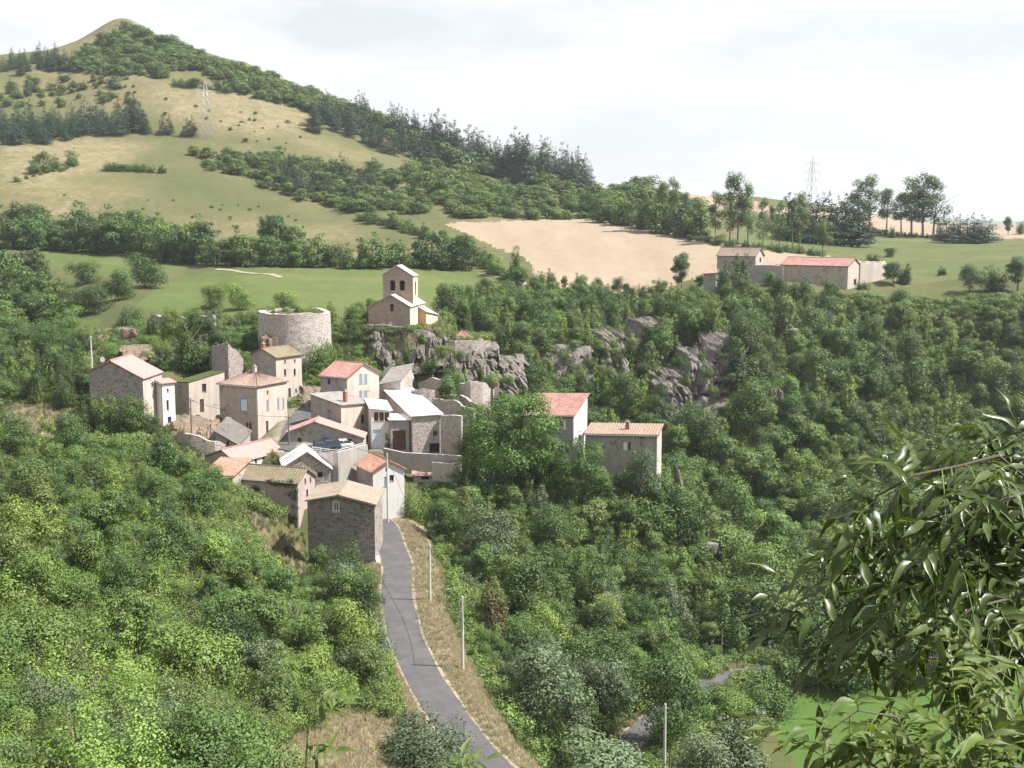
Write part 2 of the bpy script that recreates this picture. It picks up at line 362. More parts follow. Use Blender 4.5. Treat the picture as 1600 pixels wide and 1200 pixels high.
# ------------------------------------------------------------------ plan of the buildings (pixel bearings + real distances)
# c = near ground corner (bearing u, v, distance m); uL / uR = bearings of the far ends of its two visible walls; phi = plan angle; wF / wR = front / right wall material, shaded fronts mostly coloured darker
def H(**k): return k
HOUSES = [
 H(id='B1', name='stone_house', label='long grey stone house with new red roof, leftmost of the village', c=(225, 645, 205), uL=142, uR=255, phi=-4, roof='gy', ve=591, veL=579, vr=564, fr=0.41,
   wF='stone', wR='plaster_buff', tile='tile_salmon', op=[('R', 238, 601, 3.5, 6, 'window')]),
 H(id='B2', name='narrow_house', label='tall narrow white house with small red roof beside the long stone house', c=(255.5, 668, 209.5), uL=246, uR=275, phi=-38, roof='shed', ve=599, veL=594, veB=597,
   wF='plaster_white', wR='plaster_white', tile='tile_salmon', op=[('R', 262, 610, 3, 5, 'window'), ('R', 262, 633, 4, 15, 'window'), ('R', 265, 656, 6, 9, 'window')]),
 H(id='B4', name='rough_house', label='roofless looking house with sloping wall top and two dark openings', c=(297, 662, 218.5), uL=274, uR=353, phi=-40, roof='shed', ve=598, veL=597, veB=581,
   wF='plaster_grey', wR='plaster_buff', tile='turf', oh=0.05, op=[('R', 319, 606, 7, 12, 'window'), ('R', 315.5, 634, 7, 20, 'door_brown')]),
 H(id='B5', name='hipped_house', label='big tan house with hipped old tile roof and pale blue shuttered window', c=(404, 692, 212), uL=345, uR=450, phi=-28, roof='hip', ve=604, vr=582,
   wF='plaster_tan', wR='plaster_buff', tile='tile_old', chim=[(0.55, 0.5, 'plaster_buff', 1.3)],
   op=[('F', 381, 633, 11, 20, 'shutter_blue'), ('F', 386, 665, 3.5, 10, 'window'), ('F', 391, 665, 3.5, 10, 'window'),
       ('R', 418, 613, 2.5, 5, 'window'), ('R', 418, 633, 4, 15, 'shutter_grey'), ('R', 434.5, 630, 3, 16, 'shutter_grey'), ('R', 442.5, 630, 3, 16, 'shutter_grey'), ('R', 417.5, 670, 4.5, 24, 'door_brown')]),
 H(id='B6', name='tall_house', label='tall tan house with mossy gable roof below the round tower', c=(433, 640, 230), uL=394, uR=473, phi=-36, roof='gy', ve=559, veL=553, vr=545, fr=0.46,
   wF='plaster_grey', wR='plaster_buff', tile='tile_moss', chim=[(0.46, 0.05, 'brick_red', 0.9)],
   op=[('R', 445.5, 565, 2.5, 5, 'window'), ('R', 460.5, 564, 2.5, 5, 'window'), ('R', 445.5, 582, 3.5, 10, 'window'), ('R', 460.5, 581.5, 3.5, 10, 'window'), ('R', 452.5, 614, 4.5, 14, 'door_brown'), ('R', 462.5, 610, 2.5, 5, 'window')]),
 H(id='B7', name='gabled_house', label='buff house with red roof and two pairs of windows in its gable', c=(543, 640, 222), uL=502, uR=593, phi=-35, roof='gx', ve=590, vr=568, fr=0.5,
   wF='plaster_grey', wR='plaster_buff', tile='tile_red',
   op=[('R', 563.5, 592, 5, 14, 'shutter_grey'), ('R', 571.2, 592, 5, 14, 'shutter_grey'), ('R', 563.5, 616, 5, 11, 'shutter_grey'), ('R', 571, 616.5, 5, 11, 'shutter_grey'), ('F', 514, 596, 4.5, 9, 'window')]),
 H(id='B8', name='grey_roofed_house', label='cream house with low grey roof and brick chimney behind the car park', c=(534, 702, 211), uL=487, uR=580, phi=-33, roof='shed', ve=633, veL=616, veB=629,
   wF='plaster_grey', wR='plaster_buff', tile='sheet_grey', chim=[(0.8, 0.35, 'brick_red', 1.7)], op=[('R', 567, 654.5, 5.6, 12, 'window')]),
 H(id='B9', name='veranda_house', label='white annex with brown glazed veranda and pale blue door', c=(611, 699, 213), uL=580.5, W=None, L=6.5, phi=14, roof='shed', ve=641, veL=638, zB=0.7,
   wF='plaster_white', wR='plaster_white', tile='sheet_white', op=[('F', 588, 651, 7.4, 13.5, 'veranda'), ('F', 596.3, 651, 7.4, 13.5, 'veranda'), ('F', 604.6, 651, 7.4, 13.5, 'veranda'), ('F', 590, 684, 14, 25, 'door_blue')]),
 H(id='B9b', name='garage', label='flat roofed garage with tall brown door beside the white annex', c=(640, 704, 212.5), uL=610.5, L=5, phi=14, roof='shed', ve=656, veL=656, zB=0.15,
   wF='plaster_grey', wR='plaster_grey', tile='sheet_white', op=[('F', 624, 688, 21, 30, 'door_brown')]),
 H(id='B10', name='long_barn', label='stone barn under a long bright white sheet metal roof', c=(690, 708, 213), uL=645, L=22, phi=18, roof='shed', ve=647, veL=650, zB=1.6,
   wF='stone_pale', wR='stone_pale', tile='sheet_white', op=[('F', 680, 677, 6.5, 7, 'window'), ('F', 679, 700, 16, 14, 'dark')]),
 H(id='B10b', name='small_annex', label='small grey roofed annex behind the buff gabled house', c=(626, 612, 232), uL=594, L=7, phi=-14, roof='shed', ve=594, veL=600, zB=2.2,
   wF='stone_pale', wR='stone_pale', tile='sheet_grey', op=[]),
 H(id='B11', name='low_garage', label='low wide gabled building with thin red roof edge behind the parked cars', c=(568, 704, 205), uL=450, L=5, phi=2, roof='gy', ve=684, veL=675, vr=659, fr=0.36,
   wF='plaster_grey', wR='plaster_buff', tile='tile_salmon', op=[('F', 468, 691, 7, 14, 'window'), ('F', 545, 690, 10, 8, 'window')]),
 H(id='B12', name='salmon_roofed_house', label='long low house with smooth salmon roof and a row of small windows', c=(370, 745, 191), uL=321, uR=443, phi=-30, roof='gy', ve=722, veL=712, vr=703, fr=0.57,
   wF='plaster_tan', wR='plaster_white', tile='tile_salmon', op=[('R', 387, 722.5, 6, 6, 'window'), ('R', 400, 720, 4, 7, 'window'), ('R', 412, 717.5, 4, 7, 'window'), ('R', 422, 715, 4, 7, 'window'), ('R', 432, 713, 4, 7, 'window')]),
 H(id='B12b', name='old_tiled_wing', label='low wing with weathered orange tile roof left of the mossy roof', c=(364, 768, 184), uL=318, L=6.5, phi=-12, roof='shed', ve=744, veL=742, zB=1.3,
   wF='plaster_tan', wR='plaster_tan', tile='tile_orange', op=[]),
 H(id='B13', name='stone_shed', label='stone gabled shed with striped pale sheet roof below the cars', c=(517, 748, 191), uL=444, L=6, phi=14, roof='gy', ve=731, veL=728, vr=705, fr=0.5,
   wF='stone', wR='stone', tile='sheet_white', strip='sheet_grey', op=[('F', 500, 742, 8, 8, 'dark')]),
 H(id='B14', name='ivy_house', label='low house with mossy tile roof and wall overgrown by ivy', c=(466, 800, 184), uL=357, uR=493, phi=-20, roof='gx', ve=754, vr=733, fr=0.5,
   wF='plaster_pink', wR='plaster_pink', tile='tile_moss', op=[('R', 477, 752, 2.6, 8, 'window'), ('R', 485, 750, 2.6, 7, 'window'), ('R', 480, 774, 3.4, 17, 'door_brown')]),
 H(id='B15', name='basalt_house', label='tall dark stone house with pale tile roof where the road enters the village', c=(587, 918, 170), uL=483, L=9.2, phi=-1, roof='gy', ve=789, veL=782, vr=774, fr=0.46,
   wF='stone_dark', wR='stone', tile='tile_pale', op=[('F', 525, 792, 8, 14, 'window_pale')]),
 H(id='B16', name='little_white_house', label='little white house with orange tile roof beside the road pole', c=(583, 776, 190), uL=558, uR=632, phi=-62, roof='gx', ve=737, vr=720, fr=0.5,
   wF='plaster_grey', wR='plaster_white', tile='tile_orange', op=[('R', 603, 752, 6, 14, 'shutter_grey'), ('R', 612, 747, 7, 9, 'window')]),
 H(id='B17', name='pink_shed', label='tiny lean-to shed with pink sheet roof against the terrace wall', c=(675, 752, 205), uL=646, L=3.2, phi=2, roof='shed', ve=742, veL=741, zB=1.4,
   wF='plaster_pink', wR='plaster_pink', tile='tile_salmon', op=[('F', 664, 747, 12, 5, 'dark')]),
 H(id='B18', name='pink_roofed_house', label='white house with pinkish tile roof rising behind the bright green trees', c=(896, 722, 217), uL=818, uR=917, phi=-25, roof='shed', ve=649, veL=648, veB=617,
   wF='plaster_grey', wR='plaster_white', tile='tile_red', op=[('F', 875, 663, 6, 14, 'window'), ('F', 882, 664, 4, 16, 'shutter_white'), ('R', 905.5, 664, 4, 17, 'shutter_white'), ('R', 905.5, 687, 3.5, 14, 'window')]),
 H(id='B19', name='long_stone_house', label='long grey house with patchy tile roof at the edge of the ravine', c=(1026, 742, 212), uL=914, uR=1033, phi=-14, roof='shed', ve=680, veL=678, veB=664,
   wF='plaster_grey', wR='plaster_buff', tile='tile_old', chim=[(0.55, 0.5, 'brick_red', 1.2)], op=[('F', 977, 697, 5.5, 13, 'shutter_white'), ('F', 983.5, 697, 3, 13, 'window')]),
 H(id='F1', name='farm_barn', label='long farm barn with red tile roof on the plateau', c=(1324, 451, 372), uL=1220, uR=1344, phi=-40, roof='gx', ve=416, vr=404, fr=0.5,
   wF='plaster_tan', wR='plaster_buff', tile='tile_red', op=[('R', 1336, 441, 4, 9, 'dark')]),
 H(id='F2', name='farmhouse', label='farmhouse with red roof half hidden by a dark tree beside the barn', c=(1180, 428, 383), uL=1120, uR=1193, phi=-38, roof='gx', ve=400, vr=388, fr=0.5,
   wF='plaster_grey', wR='plaster_buff', tile='tile_old', op=[('R', 1188, 406, 2.2, 7, 'window')]),
 H(id='F3', name='farm_shed', label='small grey shed at the left end of the farm', c=(1118, 450, 368), uL=1099, L=5, phi=-20, roof='shed', ve=427, veL=428, zB=1.0,
   wF='plaster_grey', wR='plaster_grey', tile='tile_old', op=[]),
]
CHURCH = [
 H(id='C1', name='nave', c=(641, 516, 258), uL=576, L=13.5, phi=-9, roof='gy', ve=479, veL=479, vr=461, fr=0.55, wF='stone_church', wR='plaster_cream', tile='stone_pale', oh=0.3,
   op=[('F', 612.5, 482, 5.5, 9.5, 'arch'), ('F', 610, 506, 4.5, 8, 'door_white')]),
 H(id='C3', name='aisle', c=(666, 523, 265), uL=644, uR=684, phi=-12, roof='shed', ve=487, veL=474, veB=491, wF='plaster_ochre', wR='plaster_cream', tile='stone_pale', oh=0.3, op=[]),  # shaded front coloured darker ochre, sunlit side lighter cream
]
def plan(h):
    u, v, D = h['c']; C = P(u, v, D); ph = RAD(h['phi']); c, s = math.cos(ph), math.sin(ph)
    den = CP + (600 - v) / F_PX * SP
    if h.get('W') is None:
        al = (h['uL'] - 800) / F_PX / den
        h['W'] = (C.x - al * C.y) / (c - al * s)
    if h.get('L') is None:
        ar = (h['uR'] - 800) / F_PX / den
        h['L'] = (C.x - ar * C.y) / (s + ar * c)
    h['C'] = C; h['ph'] = ph
    h['M'] = Matrix.Translation(C) @ Matrix.Rotation(ph, 4, 'Z')
    def zat(lx, ly, vv):
        w = h['M'] @ Vector((lx, ly, 0))
        return CAMZ + w.y * slope_of(vv) - C.z
    h['zc'] = zat(0, 0, h['ve']); h['zl'] = zat(-h['W'], 0, h.get('veL', h['ve'])) if 'veL' in h else h['zc']
    if h['roof'] == 'shed':
        h['zb'] = zat(0, h['L'], h['veB']) if 'veB' in h else h['zc'] + h['zB']
    elif h['roof'] == 'gy': h['zr'] = zat(-h['W'] * (1 - h['fr']), 0, h['vr'])
    elif h['roof'] == 'gx': h['zr'] = zat(0, h['L'] * h['fr'], h['vr'])
    elif h['roof'] == 'hip':
        h['zr'] = zat(-h['W'] * 0.5, h['L'] * 0.5, h['vr'])
    W, L = h['W'], h['L']
    h['foot'] = [h['M'] @ Vector(p) for p in ((-W - .7, -.7, 0), (.7, -.7, 0), (.7, L + .7, 0), (-W - .7, L + .7, 0))]
for h in HOUSES + CHURCH: plan(h)

# ------------------------------------------------------------------ terrain: profiles (distance, row at which the bare ground shows) per bearing
def DM(D):      # far distances drawn in: farm at 372 m, summit at about 840 m
    return float(np.interp(D, [0, 300, 400, 450, 1450, 1e6], [0, 300, 372, 405, 1125, 1e6 * 0.72]))
PROF = {
 -400: [(60, 1180), (80, 1080), (100, 960), (130, 830), (160, 730), (200, 640), (260, 570), (330, 515), (420, 440), (480, 380), (560, 340), (640, 285), (760, 230), (900, 140), (1000, 120), (1060, 118)],
 0: [(60, 1290), (80, 1190), (100, 1050), (130, 890), (160, 765), (185, 692), (200, 680), (215, 642), (240, 602), (300, 545), (340, 514), (400, 475), (480, 402), (560, 372), (620, 300), (700, 240), (800, 205), (900, 125), (1000, 88), (1060, 84)],
 100: [(60, 1310), (80, 1210), (100, 1080), (130, 912), (160, 785), (185, 706), (200, 684), (220, 622), (245, 575), (300, 530), (335, 500), (400, 460), (440, 424), (490, 399), (560, 372), (620, 306), (700, 254), (780, 220), (860, 165), (950, 112), (1030, 84), (1060, 82)],
 150: [(60, 1320), (80, 1220), (100, 1095), (130, 925), (160, 795), (185, 715), (200, 686), (222, 610), (247, 560), (300, 522), (332, 490), (400, 450), (440, 420), (495, 398), (560, 372), (620, 309), (700, 260), (770, 228), (840, 186), (920, 122), (1000, 84), (1045, 66), (1070, 64)],
 200: [(60, 1330), (80, 1230), (100, 1110), (130, 935), (160, 805), (185, 725), (200, 686), (225, 600), (250, 546), (300, 514), (330, 482), (400, 442), (440, 416), (500, 396), (560, 372), (620, 312), (700, 266), (760, 236), (820, 205), (900, 130), (1000, 80), (1050, 44), (1075, 32)],
 300: [(60, 1340), (80, 1245), (100, 1130), (130, 960), (160, 815), (185, 735), (205, 690), (225, 600), (240, 552), (255, 520), (300, 505), (330, 478), (400, 442), (440, 416), (500, 400), (560, 374), (620, 318), (700, 268), (760, 240), (820, 212), (900, 140), (1000, 90), (1050, 70), (1075, 70)],
 400: [(60, 1350), (80, 1260), (100, 1150), (130, 990), (150, 900), (165, 848), (178, 806), (186, 770), (195, 735), (210, 695), (222, 668), (235, 606), (252, 548), (270, 512), (330, 472), (430, 416), (500, 402), (560, 372), (640, 330), (720, 272), (800, 222), (900, 155), (1000, 112), (1060, 98)],
 520: [(60, 1370), (80, 1280), (100, 1190), (130, 1040), (150, 955), (170, 893), (182, 850), (189, 790), (197, 715), (205, 703), (215, 698), (230, 640), (240, 598), (255, 540), (268, 520), (300, 500), (350, 470), (440, 416), (500, 402), (560, 372), (640, 338), (720, 290), (800, 240), (900, 190), (980, 165), (1020, 160)],
 600: [(60, 1380), (80, 1290), (100, 1225), (107, 1200), (128, 1060), (150, 955), (178, 852), (190, 815), (200, 772), (210, 730), (213, 702), (228, 680), (240, 625), (250, 575), (262, 517), (280, 514), (300, 500), (350, 470), (400, 442), (450, 417), (500, 402), (560, 372), (620, 342), (700, 302), (800, 258), (900, 222), (950, 210)],
 700: [(60, 1390), (100, 1250), (120, 1112), (131, 1052), (150, 968), (178, 875), (190, 835), (200, 792), (206, 752), (212, 712), (225, 690), (240, 645), (252, 600), (261, 537), (277, 537), (290, 575), (330, 516), (380, 472), (430, 441), (500, 405), (560, 376), (600, 350), (700, 316), (800, 284), (880, 264), (920, 262)],
 850: [(60, 1400), (100, 1300), (120, 1185), (140, 1120), (160, 1005), (180, 905), (200, 815), (210, 768), (222, 732), (240, 718), (262, 700), (280, 645), (292, 605), (302, 560), (330, 528), (370, 490), (425, 447), (440, 434), (500, 404), (600, 352), (640, 345), (700, 330), (780, 302), (850, 288), (900, 290)],
 1000: [(60, 1400), (100, 1320), (120, 1235), (140, 1158), (150, 1118), (160, 1045), (180, 955), (200, 855), (213, 765), (222, 748), (236, 770), (250, 770), (272, 725), (288, 640), (305, 588), (335, 540), (375, 500), (425, 456), (440, 438), (500, 406), (600, 357), (625, 347), (660, 341), (700, 314), (760, 300), (800, 300), (1000, 312)],
 1150: [(60, 1420), (120, 1275), (140, 1182), (150, 1122), (165, 1052), (180, 1002), (200, 935), (220, 885), (245, 835), (262, 765), (276, 705), (288, 600), (302, 548), (342, 506), (385, 465), (402, 446), (430, 426), (470, 404), (520, 386), (560, 379), (620, 366), (700, 346), (800, 326), (900, 308), (1000, 305)],
 1300: [(60, 1420), (120, 1275), (140, 1182), (165, 1052), (180, 1000), (210, 925), (240, 862), (262, 800), (290, 705), (320, 602), (350, 532), (380, 472), (400, 448), (420, 437), (470, 421), (520, 406), (600, 386), (700, 366), (760, 352), (850, 342), (950, 328), (1020, 326)],
 1450: [(60, 1420), (120, 1275), (140, 1182), (165, 1052), (180, 1002), (220, 922), (260, 832), (300, 722), (340, 602), (370, 505), (390, 463), (420, 441), (500, 411), (600, 391), (700, 374), (800, 366), (950, 354), (1100, 351)],
 1600: [(60, 1420), (120, 1275), (140, 1182), (165, 1060), (200, 962), (260, 832), (310, 702), (350, 562), (380, 463), (420, 432), (500, 406), (600, 386), (700, 373), (800, 366), (950, 358), (1100, 355)],
 2100: [(60, 1420), (120, 1260), (140, 1170), (165, 1060), (200, 962), (260, 832), (310, 700), (350, 560), (380, 463), (420, 432), (500, 406), (600, 386), (700, 373), (800, 366), (950, 358), (1100, 355)],
}
DROP = {-400: -30, 0: -20, 200: -10, 300: -10}
DG = np.concatenate([np.arange(0, 1200, 1.0), np.geomspace(1200, 12000, 60)])
cols_u = sorted(PROF)
rows = []
for uc in cols_u:
    d = [0, 4, 20, 40]; z = [-1.7, -4.0, -14.0, -24.5]
    for (D, v) in PROF[uc]:
        d.append(DM(D)); z.append(DM(D) * slope_of(v))
    zl = z[-1]; dl = d[-1]
    d += [dl + 60, dl + 250, dl + 700, 3000, 6500, 7600, 12000]
    z += [zl - 3 - max(0, zl) * 0.1, zl * 0.5 - 14, min(zl * 0.2, 20) - 30, -60, -50, 10 + 14 * math.sin(uc * 0.011), 0]
    zz = np.interp(DG, d, z)
    near = zz[:1200]; k = np.exp(-0.5 * (np.arange(-12, 13) / 3.2) ** 2); k /= k.sum()
    zz[:1200] = np.convolve(np.pad(near, 12, mode='edge'), k, 'valid')
    rows.append(zz)
ROWS = np.array(rows)           # (columns, DG)
COLU = np.array(cols_u, float)
DENSE_U = np.arange(-400, 2101, 10.0)
ZU = np.array([np.interp(DENSE_U, COLU, ROWS[:, j]) for j in range(ROWS.shape[1])])     # (DG, U)
kk = np.exp(-0.5 * (np.arange(-6, 7) / 2.6) ** 2); kk /= kk.sum()
ZU = np.apply_along_axis(lambda r: np.convolve(np.pad(r, 6, mode='edge'), kk, 'valid'), 1, ZU)
def base_z(X, Y):
    Yc = np.maximum(Y, 45.0)
    uu = np.clip(800 + F_PX * X / Yc, -400, 2100)
    fu = (uu + 400) / 10.0; iu = np.clip(fu.astype(int), 0, len(DENSE_U) - 2); tu = fu - iu
    j = np.clip(np.searchsorted(DG, np.maximum(Y, 0.0), 'right') - 1, 0, len(DG) - 2)
    tj = np.clip((np.maximum(Y, 0) - DG[j]) / (DG[j + 1] - DG[j]), 0, 1)
    z = (ZU[j, iu] * (1 - tu) + ZU[j, iu + 1] * tu) * (1 - tj) + (ZU[j + 1, iu] * (1 - tu) + ZU[j + 1, iu + 1] * tu) * tj
    z = np.where(Y < 0, z - Y * 0.45, z)
    amp = np.clip((Y - 20) / 400, 0.05, 1.0)
    z = z + (fbm(X / 16 + 9, Y / 16 + 4, 4, 3) - 0.47) * 3.0 * np.clip(amp, 0.15, 0.8) + (fbm(X / 70, Y / 70, 3, 8) - 0.45) * 9 * np.clip((Y - 420) / 300, 0, 1)
    z = z + 5.5 * np.exp(-((800 + F_PX * X / np.maximum(Y, 45) - 216) / 42) ** 2 - ((Y - 852) / 38) ** 2)      # the pointed summit
    return z + CAMZ

ROAD = [P(*q) for q in ((960, 1420, 86), (860, 1290, 97), (768, 1200, 107), (733, 1165, 112), (700, 1120, 118.5), (664, 1060, 128), (645, 1025, 135), (631, 990, 142), (624, 955, 150), (620, 920, 158.5), (621, 885, 168), (610, 850, 178), (597, 818, 188), (575, 806, 193), (545, 800, 196))]
LOWROAD = [P(*q) for q in ((900, 1290, 119), (960, 1195, 134), (1008, 1140, 143), (1060, 1100, 151), (1120, 1068, 158), (1180, 1050, 162), (1250, 1042, 164), (1340, 1030, 166.5), (1500, 1020, 170), (1750, 1020, 171))]
STREET = [P(*q) for q in ((438, 706, 200), (452, 688, 205), (460, 668, 213), (470, 650, 221), (484, 634, 229))]
LEFTROAD = [P(*q) for q in ((-250, 655, 190), (-60, 676, 187), (60, 688, 185), (120, 694, 185), (190, 690, 190))]
def resample(pts, step=1.5):
    out = []
    n = len(pts)
    for i in range(n - 1):
        p0, p1, p2, p3 = pts[max(i - 1, 0)], pts[i], pts[i + 1], pts[min(i + 2, n - 1)]
        k = max(2, int((p2 - p1).length / step))
        for j in range(k):
            t = j / k
            out.append(0.5 * ((2 * p1) + (p2 - p0) * t + (2 * p0 - 5 * p1 + 4 * p2 - p3) * t * t + (3 * p1 - p0 - 3 * p2 + p3) * t ** 3))
    out.append(pts[-1].copy())
    return out
ROADS = [(resample(ROAD), 2.0), (resample(LOWROAD), 1.9), (resample(STREET), 1.8), (resample(LEFTROAD), 1.7)]
for pts, w in ROADS:                                        # smooth the gradients
    z = np.array([p.z for p in pts]); k = np.ones(9) / 9
    z = np.convolve(np.pad(z, 4, mode='edge'), k, 'valid')
    for p, zz in zip(pts, z): p.z = zz
def road_dist(X, Y, pts):
    """distance to a road's centre line, its height there and the side (+ = right of travel)"""
    best = np.full(X.shape, 1e9); zz = np.zeros(X.shape); side = np.zeros(X.shape)
    for i in range(len(pts) - 1):
        a, b = pts[i], pts[i + 1]; dx, dy = b.x - a.x, b.y - a.y; L2 = dx * dx + dy * dy + 1e-9
        t = np.clip(((X - a.x) * dx + (Y - a.y) * dy) / L2, 0, 1)
        d = np.hypot(X - a.x - t * dx, Y - a.y - t * dy)
        m = d < best
        best = np.where(m, d, best); zz = np.where(m, a.z + t * (b.z - a.z), zz)
        side = np.where(m, np.sign(dx * (Y - a.y) - dy * (X - a.x)) * -1, side)
    return best, zz, side

# grid: a fan whose apex lies 40 m behind the camera
s_in = np.linspace(-0.47, 0.47, 600)
s_out = np.concatenate([np.linspace(0.49, 0.8, 16), np.linspace(0.86, 1.5, 12)])
S = np.concatenate([-s_out[::-1], s_in, s_out])
YR = np.concatenate([np.linspace(-34, 60, 34), np.arange(62, 300, 1.25), np.arange(300, 460, 2.0), np.arange(460, 900, 3.4), np.geomspace(905, 11500, 34)])
GX = S[None, :] * (YR[:, None] + 40.0); GY = np.repeat(YR[:, None], len(S), 1)
GZ = base_z(GX.ravel(), GY.ravel()).reshape(GX.shape)
def smooth01(t): t = np.clip(t, 0, 1); return t * t * (3 - 2 * t)
PARK = [P(*q) for q in ((445, 708, 199), (492, 708, 195.5), (527, 708, 193.6), (573, 700, 200.5), (572, 690, 207), (448, 690, 207))]
PARK_Z = P(500, 702, 200).z
CHT = [P(*q) for q in ((545, 517, 258), (640, 517, 252), (686, 517, 257), (690, 517, 281), (560, 517, 281))]
CHY = [P(*q) for q in ((684, 538, 255), (738, 538, 259), (766, 538, 263.5), (764, 538, 276), (690, 538, 276))]
CHY_Z = P(720, 534, 260).z   # church terrace
CHT_Z = P(620, 514, 257).z
YARD = [P(*q) for q in ((575, 700, 209), (640, 706, 207), (720, 708, 206), (722, 708, 214), (580, 700, 218))]
YARD_Z = P(640, 705, 210).z
sub = (YR > 90) & (YR < 420)
X_, Y_ = GX[sub], GY[sub]; Z_ = GZ[sub]
def seg_dist(X, Y, poly):
    d = np.full(X.shape, 1e9)
    for i in range(len(poly)):
        a, b = poly[i], poly[(i + 1) % len(poly)]; dx, dy = b[0] - a[0], b[1] - a[1]
        t = np.clip(((X - a[0]) * dx + (Y - a[1]) * dy) / (dx * dx + dy * dy + 1e-9), 0, 1)
        d = np.minimum(d, np.hypot(X - a[0] - t * dx, Y - a[1] - t * dy))
    return d
def near_mask(poly, r):
    xs = [p[0] for p in poly]; ys = [p[1] for p in poly]
    return (X_ > min(xs) - r) & (X_ < max(xs) + r) & (Y_ > min(ys) - r) & (Y_ < max(ys) + r)
for poly, zt_, soft in ((PARK, PARK_Z, 0.6), (YARD, YARD_Z, 0.8), (CHY, CHY_Z, 1.5), (CHT, CHT_Z, 3.0)):
    poly = [(p.x, p.y) for p in poly]; m = near_mask(poly, 4)
    d = np.where(in_poly(X_[m], Y_[m], poly), 0, seg_dist(X_[m], Y_[m], poly))
    w = 1 - smooth01(d / soft); Z_[m] = Z_[m] * (1 - w) + zt_ * w
for h in HOUSES + CHURCH:
    poly = [(p.x, p.y) for p in h['foot']]; m = near_mask(poly, 5)
    d = np.where(in_poly(X_[m], Y_[m], poly), 0, seg_dist(X_[m], Y_[m], poly))
    Z_[m] = np.minimum(Z_[m], h['C'].z - 0.05 + np.maximum(0, d - 0.5) * 1.1)
for pts, w in ROADS:
    d, zr, sd = road_dist(X_, Y_, pts)
    k = 1 - smooth01((d - w - 0.9) / 5.0)
    Z_[:] = Z_ * (1 - k) + (zr - 0.10 * (d < w + 0.5)) * k
GZ[sub] = Z_
sub2 = (YR <= 90) & (YR > 70)

def zt(X, Y):
    X = np.asarray(X, float); Y = np.asarray(Y, float)
    j = np.clip(np.searchsorted(YR, Y, 'right') - 1, 0, len(YR) - 2); tj = np.clip((Y - YR[j]) / (YR[j + 1] - YR[j]), 0, 1)
    s = X / (Y + 40.0)
    i = np.clip(np.searchsorted(S, s, 'right') - 1, 0, len(S) - 2); ti = np.clip((s - S[i]) / (S[i + 1] - S[i]), 0, 1)
    return (GZ[j, i] * (1 - ti) + GZ[j, i + 1] * ti) * (1 - tj) + (GZ[j + 1, i] * (1 - ti) + GZ[j + 1, i + 1] * ti) * tj
RAYY = np.concatenate([np.arange(50, 460, 0.5), np.arange(460, 1100, 1.5)])
def hit(u, v, y0=50):
    """where the sight line (u, v) meets the ground"""
    a = (u - 800.0) / F_PX; b = (600.0 - v) / F_PX; yy = RAYY[RAYY >= y0]
    X = yy * a / (CP + b * SP); Z = CAMZ + yy * slope_of(v)
    d = Z - zt(X, yy); k = np.argmax(d < 0)
    if not (d < 0).any(): return None
    return Vector((X[k], yy[k], float(zt(X[k], yy[k]))))

# ------------------------------------------------------------------ ground sheets
PU, PV = pix(GX, GY, GZ)
nr, nc = GX.shape
cx = lambda A: 0.25 * (A[:-1, :-1] + A[1:, :-1] + A[:-1, 1:] + A[1:, 1:])
FU, FV, FY, FX = cx(PU), cx(PV), cx(GY), cx(GX)
HF = rng.random(FU.shape) - 0.5
FUn = FU + HF * 5 + (fbm(FX / 6, FY / 6, 3, 21) - 0.45) * 9; FVn = FV + (fbm(FX / 5, FY / 5, 3, 22) - 0.45) * 5 + (rng.random(FU.shape) - 0.5) * 3.0
FIELDS = {   # name, polygon in bearings, distance range
 'wheat_field': [([(695, 349), (770, 346), (900, 342), (1012, 351), (1100, 371), (1200, 391), (1300, 401), (1290, 408), (1200, 416), (1110, 425), (1040, 452), (990, 460), (880, 452), (836, 428), (822, 402), (790, 393), (735, 368)], 330, 640)],
 'stubble_field': [([(1040, 288), (1125, 295), (1200, 322), (1330, 331), (1480, 352), (1700, 352), (1700, 372), (1480, 374), (1380, 360), (1290, 349), (1180, 334), (1100, 325), (1050, 316)], 470, 1000)],
 'hay_meadow': [([(1168, 345), (1290, 350), (1380, 361), (1480, 375), (1800, 373), (1800, 470), (1560, 452), (1480, 448), (1390, 455), (1345, 452), (1310, 402), (1200, 391), (1150, 380)], 385, 760)],
 'green_field': [([(212, 476), (250, 445), (335, 421), (420, 418), (560, 420), (700, 421), (760, 428), (792, 442), (760, 460), (640, 490), (480, 498), (260, 498)], 285, 430),
                 ([(55, 388), (150, 385), (272, 402), (292, 417), (240, 436), (150, 432), (80, 422)], 380, 470),
                 ([(30, 507), (90, 500), (158, 499), (150, 545), (20, 545)], 280, 350)],
 'valley_meadow': [([(1205, 1118), (1252, 1082), (1330, 1058), (1400, 1046), (1900, 1036), (1900, 1240), (1270, 1240), (1215, 1150)], 128, 164)],
}
lab = np.zeros(FU.shape, int)
names = ['ground']
for k, (nm, polys) in enumerate(FIELDS.items()):
    names.append(nm)
    for poly, d0, d1 in polys:
        lab[in_poly(FUn, FVn, poly) & (FY > d0) & (FY < d1)] = k + 1
idx = np.arange(nr * nc).reshape(nr, nc)
QUADS = np.stack([idx[:-1, :-1], idx[:-1, 1:], idx[1:, 1:], idx[1:, :-1]], -1).reshape(-1, 4)
CO = np.stack([GX, GY, GZ], -1).reshape(-1, 3)
labf = lab.ravel()

